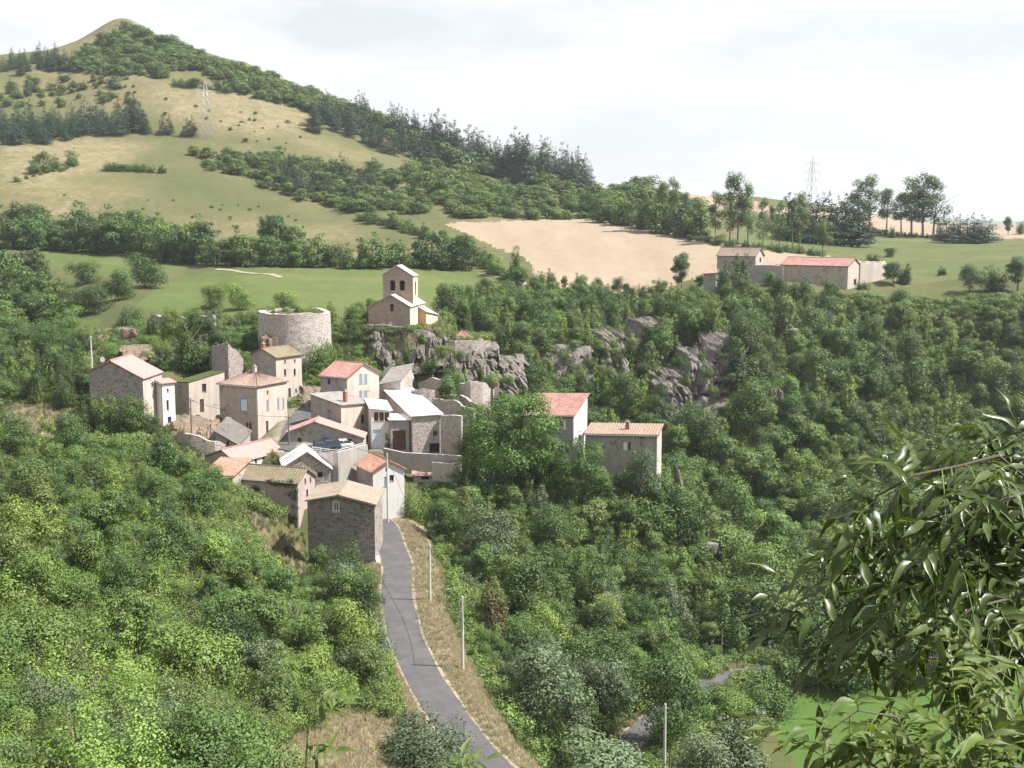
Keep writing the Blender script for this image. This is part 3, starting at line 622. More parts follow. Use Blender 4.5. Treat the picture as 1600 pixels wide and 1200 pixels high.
# dryness of the open ground
dry = 0.30 + 0.45 * (fbm(GX / 22, GY / 22, 4, 31) - 0.45) * 2
dry = np.where(GY > 430, 0.55 + 0.7 * (fbm(GX / 45, GY / 45, 4, 33) - 0.47) * 2, dry)
def spot(poly, val, d0=0, d1=2000):
    global dry
    m = in_poly(PU + (fbm(GX / 4, GY / 4, 3, 41) - .45) * 16, PV + (fbm(GX / 4, GY / 4, 3, 42) - .45) * 10, poly) & (GY > d0) & (GY < d1)
    dry = np.where(m, val + 0.25 * (fbm(GX / 3, GY / 3, 3, 5) - .45), dry)
spot([(370, 1260), (380, 1180), (440, 1140), (520, 1090), (600, 1120), (660, 1200), (640, 1260)], 0.95, 60, 135)
spot([(575, 920), (600, 920), (610, 1000), (650, 1100), (620, 1100), (580, 1000)], 0.9, 120, 170)
spot([(362, 785), (420, 806), (470, 835), (492, 880), (482, 935), (430, 895), (380, 835)], 0.68, 130, 190)
spot([(0, 640), (60, 630), (130, 655), (120, 690), (0, 690)], 0.85, 150, 240)
spot([(215, 140), (330, 130), (480, 170), (500, 190), (420, 215), (330, 205), (250, 180)], 1.0, 500, 1000)
spot([(0, 225), (140, 210), (260, 225), (180, 265), (0, 300)], 0.95, 430, 900)
spot([(860, 1060), (960, 1080), (990, 1120), (900, 1160)], 0.7, 100, 150)
spot([(1120, 1030), (1160, 1035), (1230, 1030), (1240, 1048), (1130, 1062)], 0.9, 140, 185)
spot([(290, 505), (360, 500), (420, 500), (420, 545), (330, 545), (160, 560), (190, 520)], 0.75, 220, 290)
d, zr, sd = road_dist(GX[sub], GY[sub], ROADS[0][0])
dsub = dry[sub]
edge = 5.6 + 2.6 * fbm(GX[sub] / 5, GY[sub] / 5, 3, 51)
dsub = np.where((d < edge) & (sd > 0), 1.0, np.where((d < edge * 0.72) & (sd < 0), 0.95, dsub))
d2, _, _ = road_dist(GX[sub], GY[sub], ROADS[1][0]); dsub = np.where(d2 < 3.4, 0.9, dsub)
dry[sub] = dsub
soil = np.zeros(dry.shape)
soil[in_poly(PU, PV, [(205, 28), (235, 28), (300, 75), (285, 90), (240, 60), (200, 45)]) & (GY > 600)] = 0.6
soil[in_poly(PU, PV, [(440, 600), (520, 600), (560, 640), (640, 640), (730, 600), (780, 660), (760, 720), (600, 720), (440, 720), (300, 700), (270, 660)]) & (GY > 190) & (GY < 262)] = 0.55
for pl_ in ([(850, 545), (1040, 490), (1060, 530), (1160, 520), (1200, 540), (1170, 660), (1110, 700), (1035, 700), (1030, 600), (940, 600), (850, 615)], [(590, 520), (770, 530), (830, 610), (740, 640), (590, 570)], [(1040, 720), (1075, 740), (1080, 850), (1050, 830)], [(160, 540), (290, 530), (290, 565), (160, 575)]):
    soil[in_poly(PU, PV, pl_) & (GY > 195) & (GY < 330)] = 0.6
soil[in_poly(PU, PV, [(430, 712), (600, 700), (730, 704), (730, 690), (430, 680)]) & (GY > 194) & (GY < 216)] = 1.0

def m_ground():
    t = NT('hill_ground'); p = t.pos()
    at = t.n.new('ShaderNodeAttribute'); at.attribute_name = 'cover'
    sp = t.n.new('ShaderNodeSeparateColor'); t.l.new(at.outputs['Color'], sp.inputs[0])
    n1 = t.noise(p, 0.35, 8, 0.7); n2 = t.noise(p, 0.06, 5, 0.6); n3 = t.noise(p, 1.8, 6, 0.7)
    f = t.math('ADD', sp.outputs[0], t.math('MULTIPLY', t.math('SUBTRACT', n1, 0.5), 0.9))
    f = t.math('ADD', f, t.math('MULTIPLY', t.math('SUBTRACT', n2, 0.5), 0.5))
    cc = t.ramp(f, [(0.05, (0.050, 0.064, 0.022)), (0.35, (0.080, 0.088, 0.036)), (0.62, (0.124, 0.114, 0.056)), (0.85, (0.180, 0.150, 0.086)), (1.0, (0.240, 0.196, 0.124))])
    n4 = t.noise(p, 0.16, 7, 0.75); n5 = t.noise(p, 0.5, 5, 0.7)
    cc = t.mix(t.ramp(n4, [(0.42, (0, 0, 0)), (0.62, (0.55, 0.55, 0.55))]), cc, (0.085, 0.092, 0.040))
    cc = t.mix(t.ramp(n5, [(0.52, (0, 0, 0)), (0.66, (0.6, 0.6, 0.6))]), cc, (0.075, 0.080, 0.036))
    cc = t.mix(t.ramp(n3, [(0.35, (0.45, 0.45, 0.45)), (0.6, (0, 0, 0))]), cc, (0.080, 0.084, 0.036))
    so = t.ramp(n1, [(0.3, (0.136, 0.112, 0.088)), (0.7, (0.304, 0.264, 0.216))])
    cc = t.mix(t.math('MULTIPLY', sp.outputs[1], t.math('ADD', n3, 0.45)), cc, so)
    return t.done(t.bsdf(cc, 0.95, 0.1, n3, 0.6, 0.25))
def m_field(name, stops, sc1, sc2, stretch=(1, 1, 1)):
    t = NT(name); p = t.pos()
    mp_ = t.n.new('ShaderNodeMapping'); mp_.inputs['Scale'].default_value = stretch; mp_.inputs['Rotation'].default_value = (0, 0, 0.5); t.l.new(p, mp_.inputs['Vector'])
    f = t.math('ADD', t.math('MULTIPLY', t.noise(mp_.outputs[0], sc1, 6, 0.6), 0.6), t.math('MULTIPLY', t.noise(p, sc2, 6, 0.7), 0.4))
    return t.done(t.bsdf(t.ramp(f, stops), 0.95, 0.1, t.noise(p, 2.0, 4), 0.5, 0.2))
GM = [m_ground(),
      m_field('ripe_wheat', [(0.3, (0.220, 0.166, 0.118)), (0.5, (0.252, 0.200, 0.146)), (0.7, (0.276, 0.225, 0.170))], 0.10, 0.5, (1, 0.1, 1)),
      m_field('stubble', [(0.3, (0.216, 0.166, 0.120)), (0.7, (0.272, 0.220, 0.168))], 0.05, 0.3, (1, 0.3, 1)),
      m_field('hay_grass', [(0.34, (0.062, 0.084, 0.030)), (0.52, (0.092, 0.104, 0.042)), (0.68, (0.136, 0.128, 0.064))], 0.035, 0.3, (0.3, 1, 1)),
      m_field('field_grass', [(0.32, (0.062, 0.090, 0.027)), (0.52, (0.084, 0.108, 0.035)), (0.70, (0.132, 0.128, 0.058))], 0.04, 0.35, (0.4, 1, 1)),
      m_field('meadow_grass', [(0.3, (0.050, 0.096, 0.021)), (0.7, (0.068, 0.116, 0.027))], 0.12, 1.2)]
def blur(A, n):
    for _ in range(n):
        B = A.copy(); B[1:-1, 1:-1] = (A[1:-1, 1:-1] * 2 + A[:-2, 1:-1] + A[2:, 1:-1] + A[1:-1, :-2] + A[1:-1, 2:]) / 6; A = B
    return A
drs = blur(dry, 22); dry = drs + 0.0
dsub = dry[sub]; dsub = np.where((d < edge) & (sd > 0), 0.15 * dsub + 0.85, np.where((d < edge * 0.72) & (sd < 0), 0.5 * dsub + 0.45, dsub)); dry[sub] = dsub; dry = blur(dry, 2)
soil = blur(soil, 5)
cover = np.stack([np.clip(dry, 0, 1), soil, np.zeros_like(dry), np.ones_like(dry)], -1).reshape(-1, 4).astype(np.float32)
for k, nm in enumerate(names):
    q = QUADS[labf == k]
    used, inv = np.unique(q, return_inverse=True)
    me = np_mesh(nm, CO[used], inv.reshape(-1, 4), [GM[k]], smooth=True)
    if k == 0:
        ca = me.color_attributes.new('cover', 'FLOAT_COLOR', 'POINT'); ca.data.foreach_set('color', cover[used].ravel())
    tag(link(nm, me), kind='structure')

def m_asphalt():
    t = NT('asphalt'); p = t.pos()
    f = t.math('ADD', t.math('MULTIPLY', t.noise(p, 0.5, 6, 0.65), 0.6), t.math('MULTIPLY', t.noise(p, 9, 4, 0.7), 0.4))
    return t.done(t.bsdf(t.ramp(f, [(0.3, (0.060, 0.058, 0.061)), (0.5, (0.085, 0.081, 0.084)), (0.7, (0.122, 0.116, 0.117))]), 0.9, 0.2, t.noise(p, 20, 3), 0.3, 0.02))
M['asphalt'] = m_asphalt(); M['turf'] = GM[0]
M['gravel'] = m_field('gravel_edge', [(0.3, (0.20, 0.17, 0.12)), (0.6, (0.29, 0.25, 0.19)), (0.75, (0.36, 0.32, 0.25))], 0.8, 4.0)
def ribbon(name, pts, w, mat, lift, off=0.0, wob=0.0, seed=0):
    mb = MB(); L = []
    for i, p in enumerate(pts):
        d = pts[min(i + 1, len(pts) - 1)] - pts[max(i - 1, 0)]; nrm = Vector((d.y, -d.x, 0)).normalized()
        row = []
        for k in range(7):
            t_ = -1 + 2 * k / 6
            e = w + (wob * (noise.noise((i * 0.21, seed + t_, 0.3)) + 0.6 * noise.noise((i * 0.9, seed + t_, 1.3))) if abs(t_) == 1 else 0)
            q = p + nrm * (off + t_ * e); row.append((q.x, q.y, p.z + lift + 0.03 * (1 - t_ * t_)))
        L.append(row)
    for i in range(len(L) - 1):
        for k in range(6): mb.poly([L[i][k], L[i][k + 1], L[i + 1][k + 1], L[i + 1][k]])
    return tag(mb.build(name, mat, merge=True, smooth=True), kind='structure')
for nm, (pts, w), sd_ in zip(('road', 'valley_road', 'village_street', 'upper_road'), ROADS, (1, 2, 3, 4)):
    ribbon(nm, pts, w, M['asphalt'], 0.06, wob=0.13, seed=sd_)
for (pts, w), off in ((ROADS[0], 1), (ROADS[0], -1), (ROADS[1], -1)):
    ribbon('gravel_verge', pts, 0.24, M['gravel'], 0.02, off * (w + 0.10), 0.10, 7 + off)
mb = MB(); mb.poly([(p.x, p.y, PARK_Z + 0.05) for p in PARK]); tag(mb.build('car_park', M['asphalt']), kind='structure')

def track(pts, w):
    q = [hit(u, v, 280) for u, v in pts]; q = [p for p in q if p is not None]; rs = resample(q, 3.0)
    for p in rs: p.z = float(zt(p.x, p.y)) + .1
    mb = MB(); L = []
    for i, p in enumerate(rs):
        d = rs[min(i + 1, len(rs) - 1)] - rs[max(i - 1, 0)]; n_ = Vector((d.y, -d.x, 0)).normalized(); row_ = []
        for k in (-1, 0, 1): c = p + n_ * w * k * (1 + .3 * noise.noise((i * .4, k, 1))); row_.append((c.x, c.y, float(zt(c.x, c.y)) + .12))
        L.append(row_)
    for i in range(len(L) - 1):
        for k in range(2): mb.poly([L[i][k], L[i][k + 1], L[i + 1][k + 1], L[i + 1][k]])
    tag(mb.build('farm_track', M['gravel'], merge=True, smooth=True), kind='structure')
track([(50, 385), (120, 391), (200, 399), (272, 409)], 1.1)
track([(338, 421), (390, 427), (440, 434)], 1.0)
track([(752, 427), (795, 436), (835, 447)], 1.6)
# ------------------------------------------------------------------ buildings
def clip_poly(poly, a, b, c):
    """keep the part of a convex 2-D polygon where a*x + b*y <= c"""
    out = []
    for i in range(len(poly)):
        p, q = poly[i], poly[(i + 1) % len(poly)]
        dp, dq = a * p[0] + b * p[1] - c, a * q[0] + b * q[1] - c
        if dp <= 0: out.append(p)
        if (dp < 0 < dq) or (dq < 0 < dp):
            t = dp / (dp - dq); out.append((p[0] + t * (q[0] - p[0]), p[1] + t * (q[1] - p[1])))
    return out
def wall_face(mb, to3, outline, holes, depth=0.28):
    """outline: convex polygon (s, z); holes: rects cut out of it with reveals; to3(s, z, d) gives the point d metres inside"""
    ss = sorted(set([min(p[0] for p in outline), max(p[0] for p in outline)] + [x for h in holes for x in (h[0], h[1])]))
    zs = sorted(set([min(p[1] for p in outline), max(p[1] for p in outline)] + [x for h in holes for x in (h[2], h[3])]))
    n = len(outline)
    for i in range(len(ss) - 1):
        for j in range(len(zs) - 1):
            sm, zm = (ss[i] + ss[i + 1]) / 2, (zs[j] + zs[j + 1]) / 2
            if any(h[0] < sm < h[1] and h[2] < zm < h[3] for h in holes): continue
            cell = [(ss[i], zs[j]), (ss[i + 1], zs[j]), (ss[i + 1], zs[j + 1]), (ss[i], zs[j + 1])]
            for k in range(n):
                p, q = outline[k], outline[(k + 1) % n]; a, b = q[1] - p[1], -(q[0] - p[0])
                if len(cell) >= 3: cell = clip_poly(cell, a, b, a * p[0] + b * p[1])
            if len(cell) >= 3: mb.poly([to3(x, z, 0) for x, z in cell])
    for (s0, s1, z0, z1) in holes:
        r = [(s0, z0), (s1, z0), (s1, z1), (s0, z1)]
        for k in range(4):
            p, q = r[k], r[(k + 1) % 4]
            mb.poly([to3(p[0], p[1], 0), to3(p[0], p[1], depth), to3(q[0], q[1], depth), to3(q[0], q[1], 0)])

def roof_slope(mb, e0, e1, r1, r0, wave=0.24, amp=0.045, th=0.14):
    """a tiled slope from eave e0-e1 up to r0-r1: real tile rows in relief, with thickness"""
    e0, e1, r1, r0 = map(Vector, (e0, e1, r1, r0))
    W = max((e1 - e0).length, (r1 - r0).length); Ls = ((r0 - e0).length + (r1 - e1).length) / 2
    nrm = (e1 - e0).cross((r0 + r1) / 2 - (e0 + e1) / 2).normalized()
    if nrm.z < 0: nrm = -nrm
    nx = max(2, min(140, int(W / wave * 3))) if amp else 2
    ny = max(2, min(12, int(Ls / 0.8)))
    def pt(i, j):
        a, b = i / nx, j / ny
        p = (e0 * (1 - a) + e1 * a) * (1 - b) + (r0 * (1 - a) + r1 * a) * b
        sag = -0.10 * math.sin(math.pi * b) * math.sin(math.pi * a) + 0.03 * noise.noise((p.x * .6, p.y * .6, p.z))
        return p + nrm * (amp * abs(math.sin(math.pi * a * W / wave)) + sag)
    g = [[pt(i, j) for i in range(nx + 1)] for j in range(ny + 1)]
    for j in range(ny):
        for i in range(nx):
            mb.poly([g[j][i], g[j][i + 1], g[j + 1][i + 1], g[j + 1][i]], [(i / nx * W, j / ny * Ls), ((i + 1) / nx * W, j / ny * Ls), ((i + 1) / nx * W, (j + 1) / ny * Ls), (i / nx * W, (j + 1) / ny * Ls)])
    lo = [p - nrm * th for p in (e0, e1, r1, r0)]
    mb.poly(lo[::-1])
    top = [e0, e1, r1, r0]
    for k in range(4):
        if (top[k] - top[(k + 1) % 4]).length > 1e-3:
            mb.poly([lo[k], lo[(k + 1) % 4], top[(k + 1) % 4] + nrm * amp * 0.5, top[k] + nrm * amp * 0.5], [(0, 0), (1, 0), (1, .3), (0, .3)])

def opening_part(root, to3, r, kind, MX):
    s0, s1, z0, z1 = r; w, hh = s1 - s0, z1 - z0
    def slab(name, mat, a0, a1, b0, b1, d0, d1, parent):
        mb = MB(); c = [to3(a, b, d) for d in (d1, d0) for b in (b0, b1) for a in (a0, a1)]
        for q in ((0, 1, 3, 2), (4, 6, 7, 5), (0, 4, 5, 1), (2, 3, 7, 6), (0, 2, 6, 4), (1, 5, 7, 3)): mb.poly([c[i] for i in q])
        return mb.build(name, mat, parent, M=MX)
    fr = min(0.09, w * 0.16)
    if kind.startswith('door'):
        mat = {'door_brown': 'wood_brown', 'door_blue': 'paint_blue', 'door_white': 'paint_white'}[kind]
        d = slab('door', M[mat], s0, s1, z0, z1, 0.16, 0.24, root)
        for k in range(1, 3): slab('door_rail', M[mat], s0 + w * .08, s1 - w * .08, z0 + hh * k / 3 - .05, z0 + hh * k / 3 + .05, 0.13, 0.155, d)
    elif kind == 'dark':
        slab('opening', M['dark_room'], s0, s1, z0, z1, 0.24, 0.27, root)
    elif kind.startswith('shutter'):
        mat = {'shutter_blue': 'paint_blue', 'shutter_grey': 'paint_greyblue', 'shutter_white': 'paint_white'}[kind]
        wnd = slab('window', M['glass'], s0, s1, z0, z1, 0.22, 0.26, root)
        half = (s0 + s1) / 2
        slab('shutter', M[mat], s0 + .02, half - .012, z0 + .02, z1 - .02, 0.05, 0.10, wnd); slab('shutter', M[mat], half + .012, s1 - .02, z0 + .02, z1 - .02, 0.05, 0.10, wnd)
        if kind == 'shutter_blue':
            for a0, a1, b0, b1 in ((s0 - .16, s0, z0 - .16, z1 + .16), (s1, s1 + .16, z0 - .16, z1 + .16), (s0, s1, z1, z1 + .16), (s0, s1, z0 - .16, z0)):
                slab('surround', M['paint_greyblue'], a0, a1, b0, b1, -0.03, 0.05, wnd)
        else: slab('sill', M['concrete'], s0 - .08, s1 + .08, z0 - .10, z0, -0.07, 0.05, wnd)
    else:
        wnd = slab('window', M['glass'], s0, s1, z0, z1, 0.20, 0.24, root)
        fm = M['wood_red'] if kind == 'veranda' else (M['paint_white'] if kind == 'window_pale' else M['wood_brown'])
        for a0, a1, b0, b1 in ((s0, s0 + fr, z0, z1), (s1 - fr, s1, z0, z1), (s0 + fr, s1 - fr, z1 - fr, z1), (s0 + fr, s1 - fr, z0, z0 + fr), ((s0 + s1) / 2 - fr / 2, (s0 + s1) / 2 + fr / 2, z0 + fr, z1 - fr)):
            slab('frame', fm, a0, a1, b0, b1, 0.14, 0.198, wnd)
        if kind == 'window_pale':
            for a0, a1, b0, b1 in ((s0 - .18, s0, z0 - .18, z1 + .18), (s1, s1 + .18, z0 - .18, z1 + .18), (s0, s1, z1, z1 + .18), (s0, s1, z0 - .18, z0)):
                slab('surround', M['plaster_buff'], a0, a1, b0, b1, -0.03, 0.05, wnd)
        else: slab('sill', M['concrete'], s0 - .06, s1 + .06, z0 - .08, z0, -0.05, 0.05, wnd)
        if kind == 'arch':
            mb = MB(); c = (s0 + s1) / 2; pts = [(c + w * .62 * math.cos(a), z1 - .1 + w * .62 * math.sin(a)) for a in np.linspace(0, math.pi, 9)]
            mb.poly([to3(x, z, -.04) for x, z in pts]); mb.build('arch_head', M['dark_room'], wnd, M=MX)

def build_house(h, into=None):
    W, L, zc, zl, kind = h['W'], h['L'], h['zc'], h['zl'], h['roof']
    if into is None:
        root = empty(h['name'], h['C'], h['ph']); tag(root, h['label'], h.get('cat', 'house')); MX = None
    else:
        root = into; MX = into.matrix_basis.inverted() @ h['M']
    B = -7.0 if h['c'][2] < 300 else -3.0
    oh = h.get('oh', 0.32)
    # wall outlines (s, z), counter-clockwise; s runs right on F and R, left on back and left side
    if kind == 'gy':
        xr = -W * (1 - h['fr']); zr = h['zr']
        oF = [(-W, B), (0, B), (0, zc), (xr, zr), (-W, zl)]; oR = [(0, B), (L, B), (L, zc), (0, zc)]; oL = [(0, B), (L, B), (L, zl), (0, zl)]; oB = oF
    elif kind == 'gx':
        yr = L * h['fr']; zr = h['zr']; zbk = zc
        oF = [(-W, B), (0, B), (0, zc), (-W, zc)]; oR = [(0, B), (L, B), (L, zbk), (yr, zr), (0, zc)]; oL = oR; oB = oF
    elif kind == 'hip':
        zr = h['zr']; oF = [(-W, B), (0, B), (0, zc), (-W, zc)]; oR = [(0, B), (L, B), (L, zc), (0, zc)]; oL = oR; oB = oF
    else:
        zb = h['zb']; zbl = zl + zb - zc
        oF = [(-W, B), (0, B), (0, zc), (-W, zl)]; oR = [(0, B), (L, B), (L, zb), (0, zc)]; oL = [(0, B), (L, B), (L, zbl), (0, zl)]; oB = [(-W, B), (0, B), (0, zb), (-W, zbl)]
    tF = lambda s, z, d: (s, d, z); tR = lambda s, z, d: (-d, s, z); tL = lambda s, z, d: (-W + d, s, z); tB = lambda s, z, d: (s, L - d, z)
    Mi = h['M'].inverted(); cam_l = Mi @ Vector((0, 0, CAMZ))
    holes = {'F': [], 'R': []}; parts = []
    for (wl_, u, v, wp, hp, kd) in h['op']:
        q = []
        for uu, vv in ((u - wp / 2, v - hp / 2), (u + wp / 2, v + hp / 2)):
            t_ = Mi @ P(uu, vv, 100.0) - cam_l
            k = (0 - cam_l.y) / t_.y if wl_ == 'F' else (0 - cam_l.x) / t_.x
            p = cam_l + t_ * k; q.append((p.x if wl_ == 'F' else p.y, p.z))
        s0, s1 = sorted((q[0][0], q[1][0])); z0, z1 = sorted((q[0][1], q[1][1]))
        lo, hi = (-W + .15, -.15) if wl_ == 'F' else (.15, L - .15)
        s0, s1 = max(s0, lo), min(s1, hi)
        if s1 - s0 < 0.2: continue
        holes[wl_].append((s0, s1, z0, z1)); parts.append((tF if wl_ == 'F' else tR, (s0, s1, z0, z1), kd))
    for nm, to3, o, hl, mat in (('F', tF, oF, holes['F'], h['wF']), ('R', tR, oR, holes['R'], h['wR']), ('L', tL, oL, [], h['wF']), ('B', tB, oB, [], h['wF'])):
        mb = MB(); wall_face(mb, to3, o, hl); mb.build('wall', M[mat], root, M=MX)
    for to3, r, kd in parts: opening_part(root, to3, r, kd, MX)
    rf = MB(); sheet = h['tile'].startswith(('sheet', 'stone', 'slab', 'turf'))
    wv, am = (0.9, 0.02) if sheet else ((0.3, 0.02) if h['tile'] == 'tile_salmon' else (0.50, 0.11))
    if kind == 'gy':
        def ext(x, z): return z
        kR = (zr - zc) / max(0.1, -xr); kL = (zr - zl) / max(0.1, W + xr)
        roof_slope(rf, (oh, L + oh, zc - kR * oh + .1), (oh, -oh, zc - kR * oh + .1), (xr, -oh, zr + .1), (xr, L + oh, zr + .1), wv, am)
        roof_slope(rf, (-W - oh, -oh, zl - kL * oh + .1), (-W - oh, L + oh, zl - kL * oh + .1), (xr, L + oh, zr + .1), (xr, -oh, zr + .1), wv, am)
        roof_z = lambda x, y: zc + (zr - zc) * (x / xr) if x > xr else zl + (zr - zl) * ((x + W) / (W + xr))
    elif kind == 'gx':
        kF = (zr - zc) / yr; kB = (zr - zbk) / (L - yr)
        roof_slope(rf, (-W - oh, -oh, zc - kF * oh + .1), (oh, -oh, zc - kF * oh + .1), (oh, yr, zr + .1), (-W - oh, yr, zr + .1), wv, am)
        roof_slope(rf, (oh, L + oh, zbk - kB * oh + .1), (-W - oh, L + oh, zbk - kB * oh + .1), (-W - oh, yr, zr + .1), (oh, yr, zr + .1), wv, am)
        roof_z = lambda x, y: zc + (zr - zc) * y / yr if y < yr else zbk + (zr - zbk) * (L - y) / (L - yr)
    elif kind == 'hip':
        k = min(W, L) * 0.5; e = zc - (zr - zc) / k * oh * .8 + .1
        if L >= W: ra, rb = (-W / 2, W * .45, zr + .1), (-W / 2, L - W * .45, zr + .1)
        else: ra, rb = (-W + L * .45, L / 2, zr + .1), (-L * .45, L / 2, zr + .1)
        A, Bq, Cq, Dq = (-W - oh, -oh, e), (oh, -oh, e), (oh, L + oh, e), (-W - oh, L + oh, e)
        if L >= W:
            roof_slope(rf, A, Bq, ra, ra, wv, am); roof_slope(rf, Bq, Cq, rb, ra, wv, am); roof_slope(rf, Cq, Dq, rb, rb, wv, am); roof_slope(rf, Dq, A, ra, rb, wv, am)
        else:
            roof_slope(rf, A, Bq, rb, ra, wv, am); roof_slope(rf, Bq, Cq, rb, rb, wv, am); roof_slope(rf, Cq, Dq, ra, rb, wv, am); roof_slope(rf, Dq, A, ra, ra, wv, am)
        roof_z = lambda x, y: zr - .3
    else:
        gx_, gy_ = (zc - zl) / W, (zb - zc) / L
        pz = lambda x, y: zc + gx_ * x + gy_ * y + .1
        q = [(-W - oh, -oh), (oh, -oh), (oh, L + oh), (-W - oh, L + oh)]; q = [(x, y, pz(x, y)) for x, y in q]
        roof_slope(rf, *q, wv, am); roof_z = pz
    ro = rf.build('roof', M[h['tile']], root, M=MX)
    if kind in ('gx', 'gy') and not sheet:      # ridge tiles
        mb = MB(); n = 14
        pa, pb = ((xr, -oh, zr + .14), (xr, L + oh, zr + .14)) if kind == 'gy' else ((-W - oh, yr, zr + .14), (oh, yr, zr + .14))
        pa, pb = Vector(pa), Vector(pb)
        mb.tube([pa.lerp(pb, i / n) for i in range(n + 1)], [0.13 + 0.02 * (i % 2) for i in range(n + 1)], 6); mb.build('ridge', M[h['tile']], ro, M=MX)
    if 'strip' in h:
        for k in range(5):
            y0 = -oh + (L + 2 * oh) * (k + .25) / 5; mb = MB()
            roof_slope(mb, (-W - oh - .02, y0, zl - kL * oh + .16), (-W - oh - .02, y0 + .35, zl - kL * oh + .16), (xr - .4, y0 + .35, zr - .2), (xr - .4, y0, zr - .2), 1, 0.0, .04)
            mb.build('roof_strip', M[h['strip']], ro, M=MX)
    if not sheet and h['c'][2] < 300 and kind != 'gy':      # gutter along the front eave, a downpipe at the corner
        mb = MB(); mb.tube([(-W - .2, -oh - .06, zc - .12 if kind != 'shed' else zl - .1), (.2, -oh - .06, zc - .12)], [.08, .08], 6); mb.build('gutter', M['steel'], ro, M=MX)
        mb = MB(); mb.tube([(-.15, -oh, zc - .15), (-.15, -.07, zc - .5), (-.15, -.07, -5)], [.055] * 3, 6); mb.build('downpipe', M['steel'], root, M=MX)
    for (fx, fy, mat, hh) in h.get('chim', []):
        x, y = -W * (1 - fx), L * fy; z = roof_z(x, y); mb = MB()
        mb.box(x - .32, x + .32, y - .28, y + .28, z - .6, z + hh); ch = mb.build('chimney', M[mat], ro, M=MX)
        mb = MB(); mb.box(x - .4, x + .4, y - .36, y + .36, z + hh + .003, z + hh + .12); mb.box(x - .18, x + .18, y - .18, y + .18, z + hh + .12, z + hh + .4)
        mb.build('chimney_cap', M['concrete'], ro, M=MX)
    return root
HR = {}
for h in HOUSES: HR[h['id']] = build_house(h)

# church: nave, bell gable with two open bays, aisle
church = empty('church', CHURCH[0]['C'], CHURCH[0]['ph'])
tag(church, 'stone church with tall bell gable on the rock above the village', 'church')
bpy.context.view_layer.update()
for h in CHURCH: build_house(h, church)
def bell_gable():
    h = H(c=(646, 500, 262), uL=599, phi=-9, L=4.2, roof='gy', ve=431, veL=429, vr=415, fr=0.47); plan(h)
    MX = church.matrix_basis.inverted() @ h['M']; W, L, zc, zl, zr = h['W'], h['L'], h['zc'], h['zl'], h['zr']; xr = -W * (1 - h['fr'])
    mb = MB(); o = [(-W, -3), (0, -3), (0, zc), (xr, zr), (-W, zl)]
    bw = 1.15; z0 = zc - 3.1; z1 = zc - 1.35
    hl = [(-W * .68 - bw / 2, -W * .68 + bw / 2, z0, z1), (-W * .36 - bw / 2, -W * .36 + bw / 2, z0, z1)]
    wall_face(mb, lambda s, z, d: (s, d, z), o, hl, L); wall_face(mb, lambda s, z, d: (s, L - d, z), o, hl, 0.01)
    mb.build('bell_wall', M['stone_church'], church, M=MX)
    mb = MB(); wall_face(mb, lambda s, z, d: (-d, s, z), [(0, -3), (L, -3), (L, zc), (0, zc)], [(1.5, 2.9, z0 - 1.2, z1)], .9)
    wall_face(mb, lambda s, z, d: (-W + d, s, z), [(0, -3), (L, -3), (L, zl), (0, zl)], [], .3); mb.build('bell_wall', M['plaster_cream'], church, M=MX)
    for a, b, z in (((.25, zc - .05), (xr, zr + .12), 0), ((xr, zr + .12), (-W - .25, zl - .05), 0)):
        m2 = MB(); roof_slope(m2, (a[0], -.25, a[1]), (a[0], L + .25, a[1]), (b[0], L + .25, b[1]), (b[0], -.25, b[1]), 1, 0.0, .2); m2.build('coping', M['stone_pale'], church, M=MX)
    for s0, s1, _, _ in hl:
        c = (s0 + s1) / 2; m2 = MB(); pr = [(0.05, .95), (.18, .92), (.24, .7), (.30, .35), (.42, .05), (.46, 0)]
        m2.tube([(c, 1.2, z0 + .25 + z) for r, z in pr], [r for r, z in pr], 12); m2.bar((c - bw / 2, 1.2, z0 + 1.25), (c + bw / 2, 1.2, z0 + 1.25), .09); m2.build('bell', M['wood_brown'], church, M=MX)
        m2 = MB(); pts = [(c + bw / 2 * math.cos(a), z1 + bw / 2 * .7 * math.sin(a)) for a in np.linspace(0, math.pi, 9)]
        m2.poly([(x, -.012, z) for x, z in pts]); m2.build('arch_head', M['dark_room'], church, M=MX)
    m2 = MB(); m2.bar((xr, L / 2, zr), (xr, L / 2, zr + 1.1), .05); m2.bar((xr - .35, L / 2, zr + .75), (xr + .35, L / 2, zr + .75), .05); m2.build('cross', M['steel'], church, M=MX)
    dk = MB(); dk.box(-W + .35, -.95, L - .5, L - .45, z0 - 1.5, z1 + .5); dk.build('louvre_panel', M['stone_church'], church, M=MX)
bell_gable()

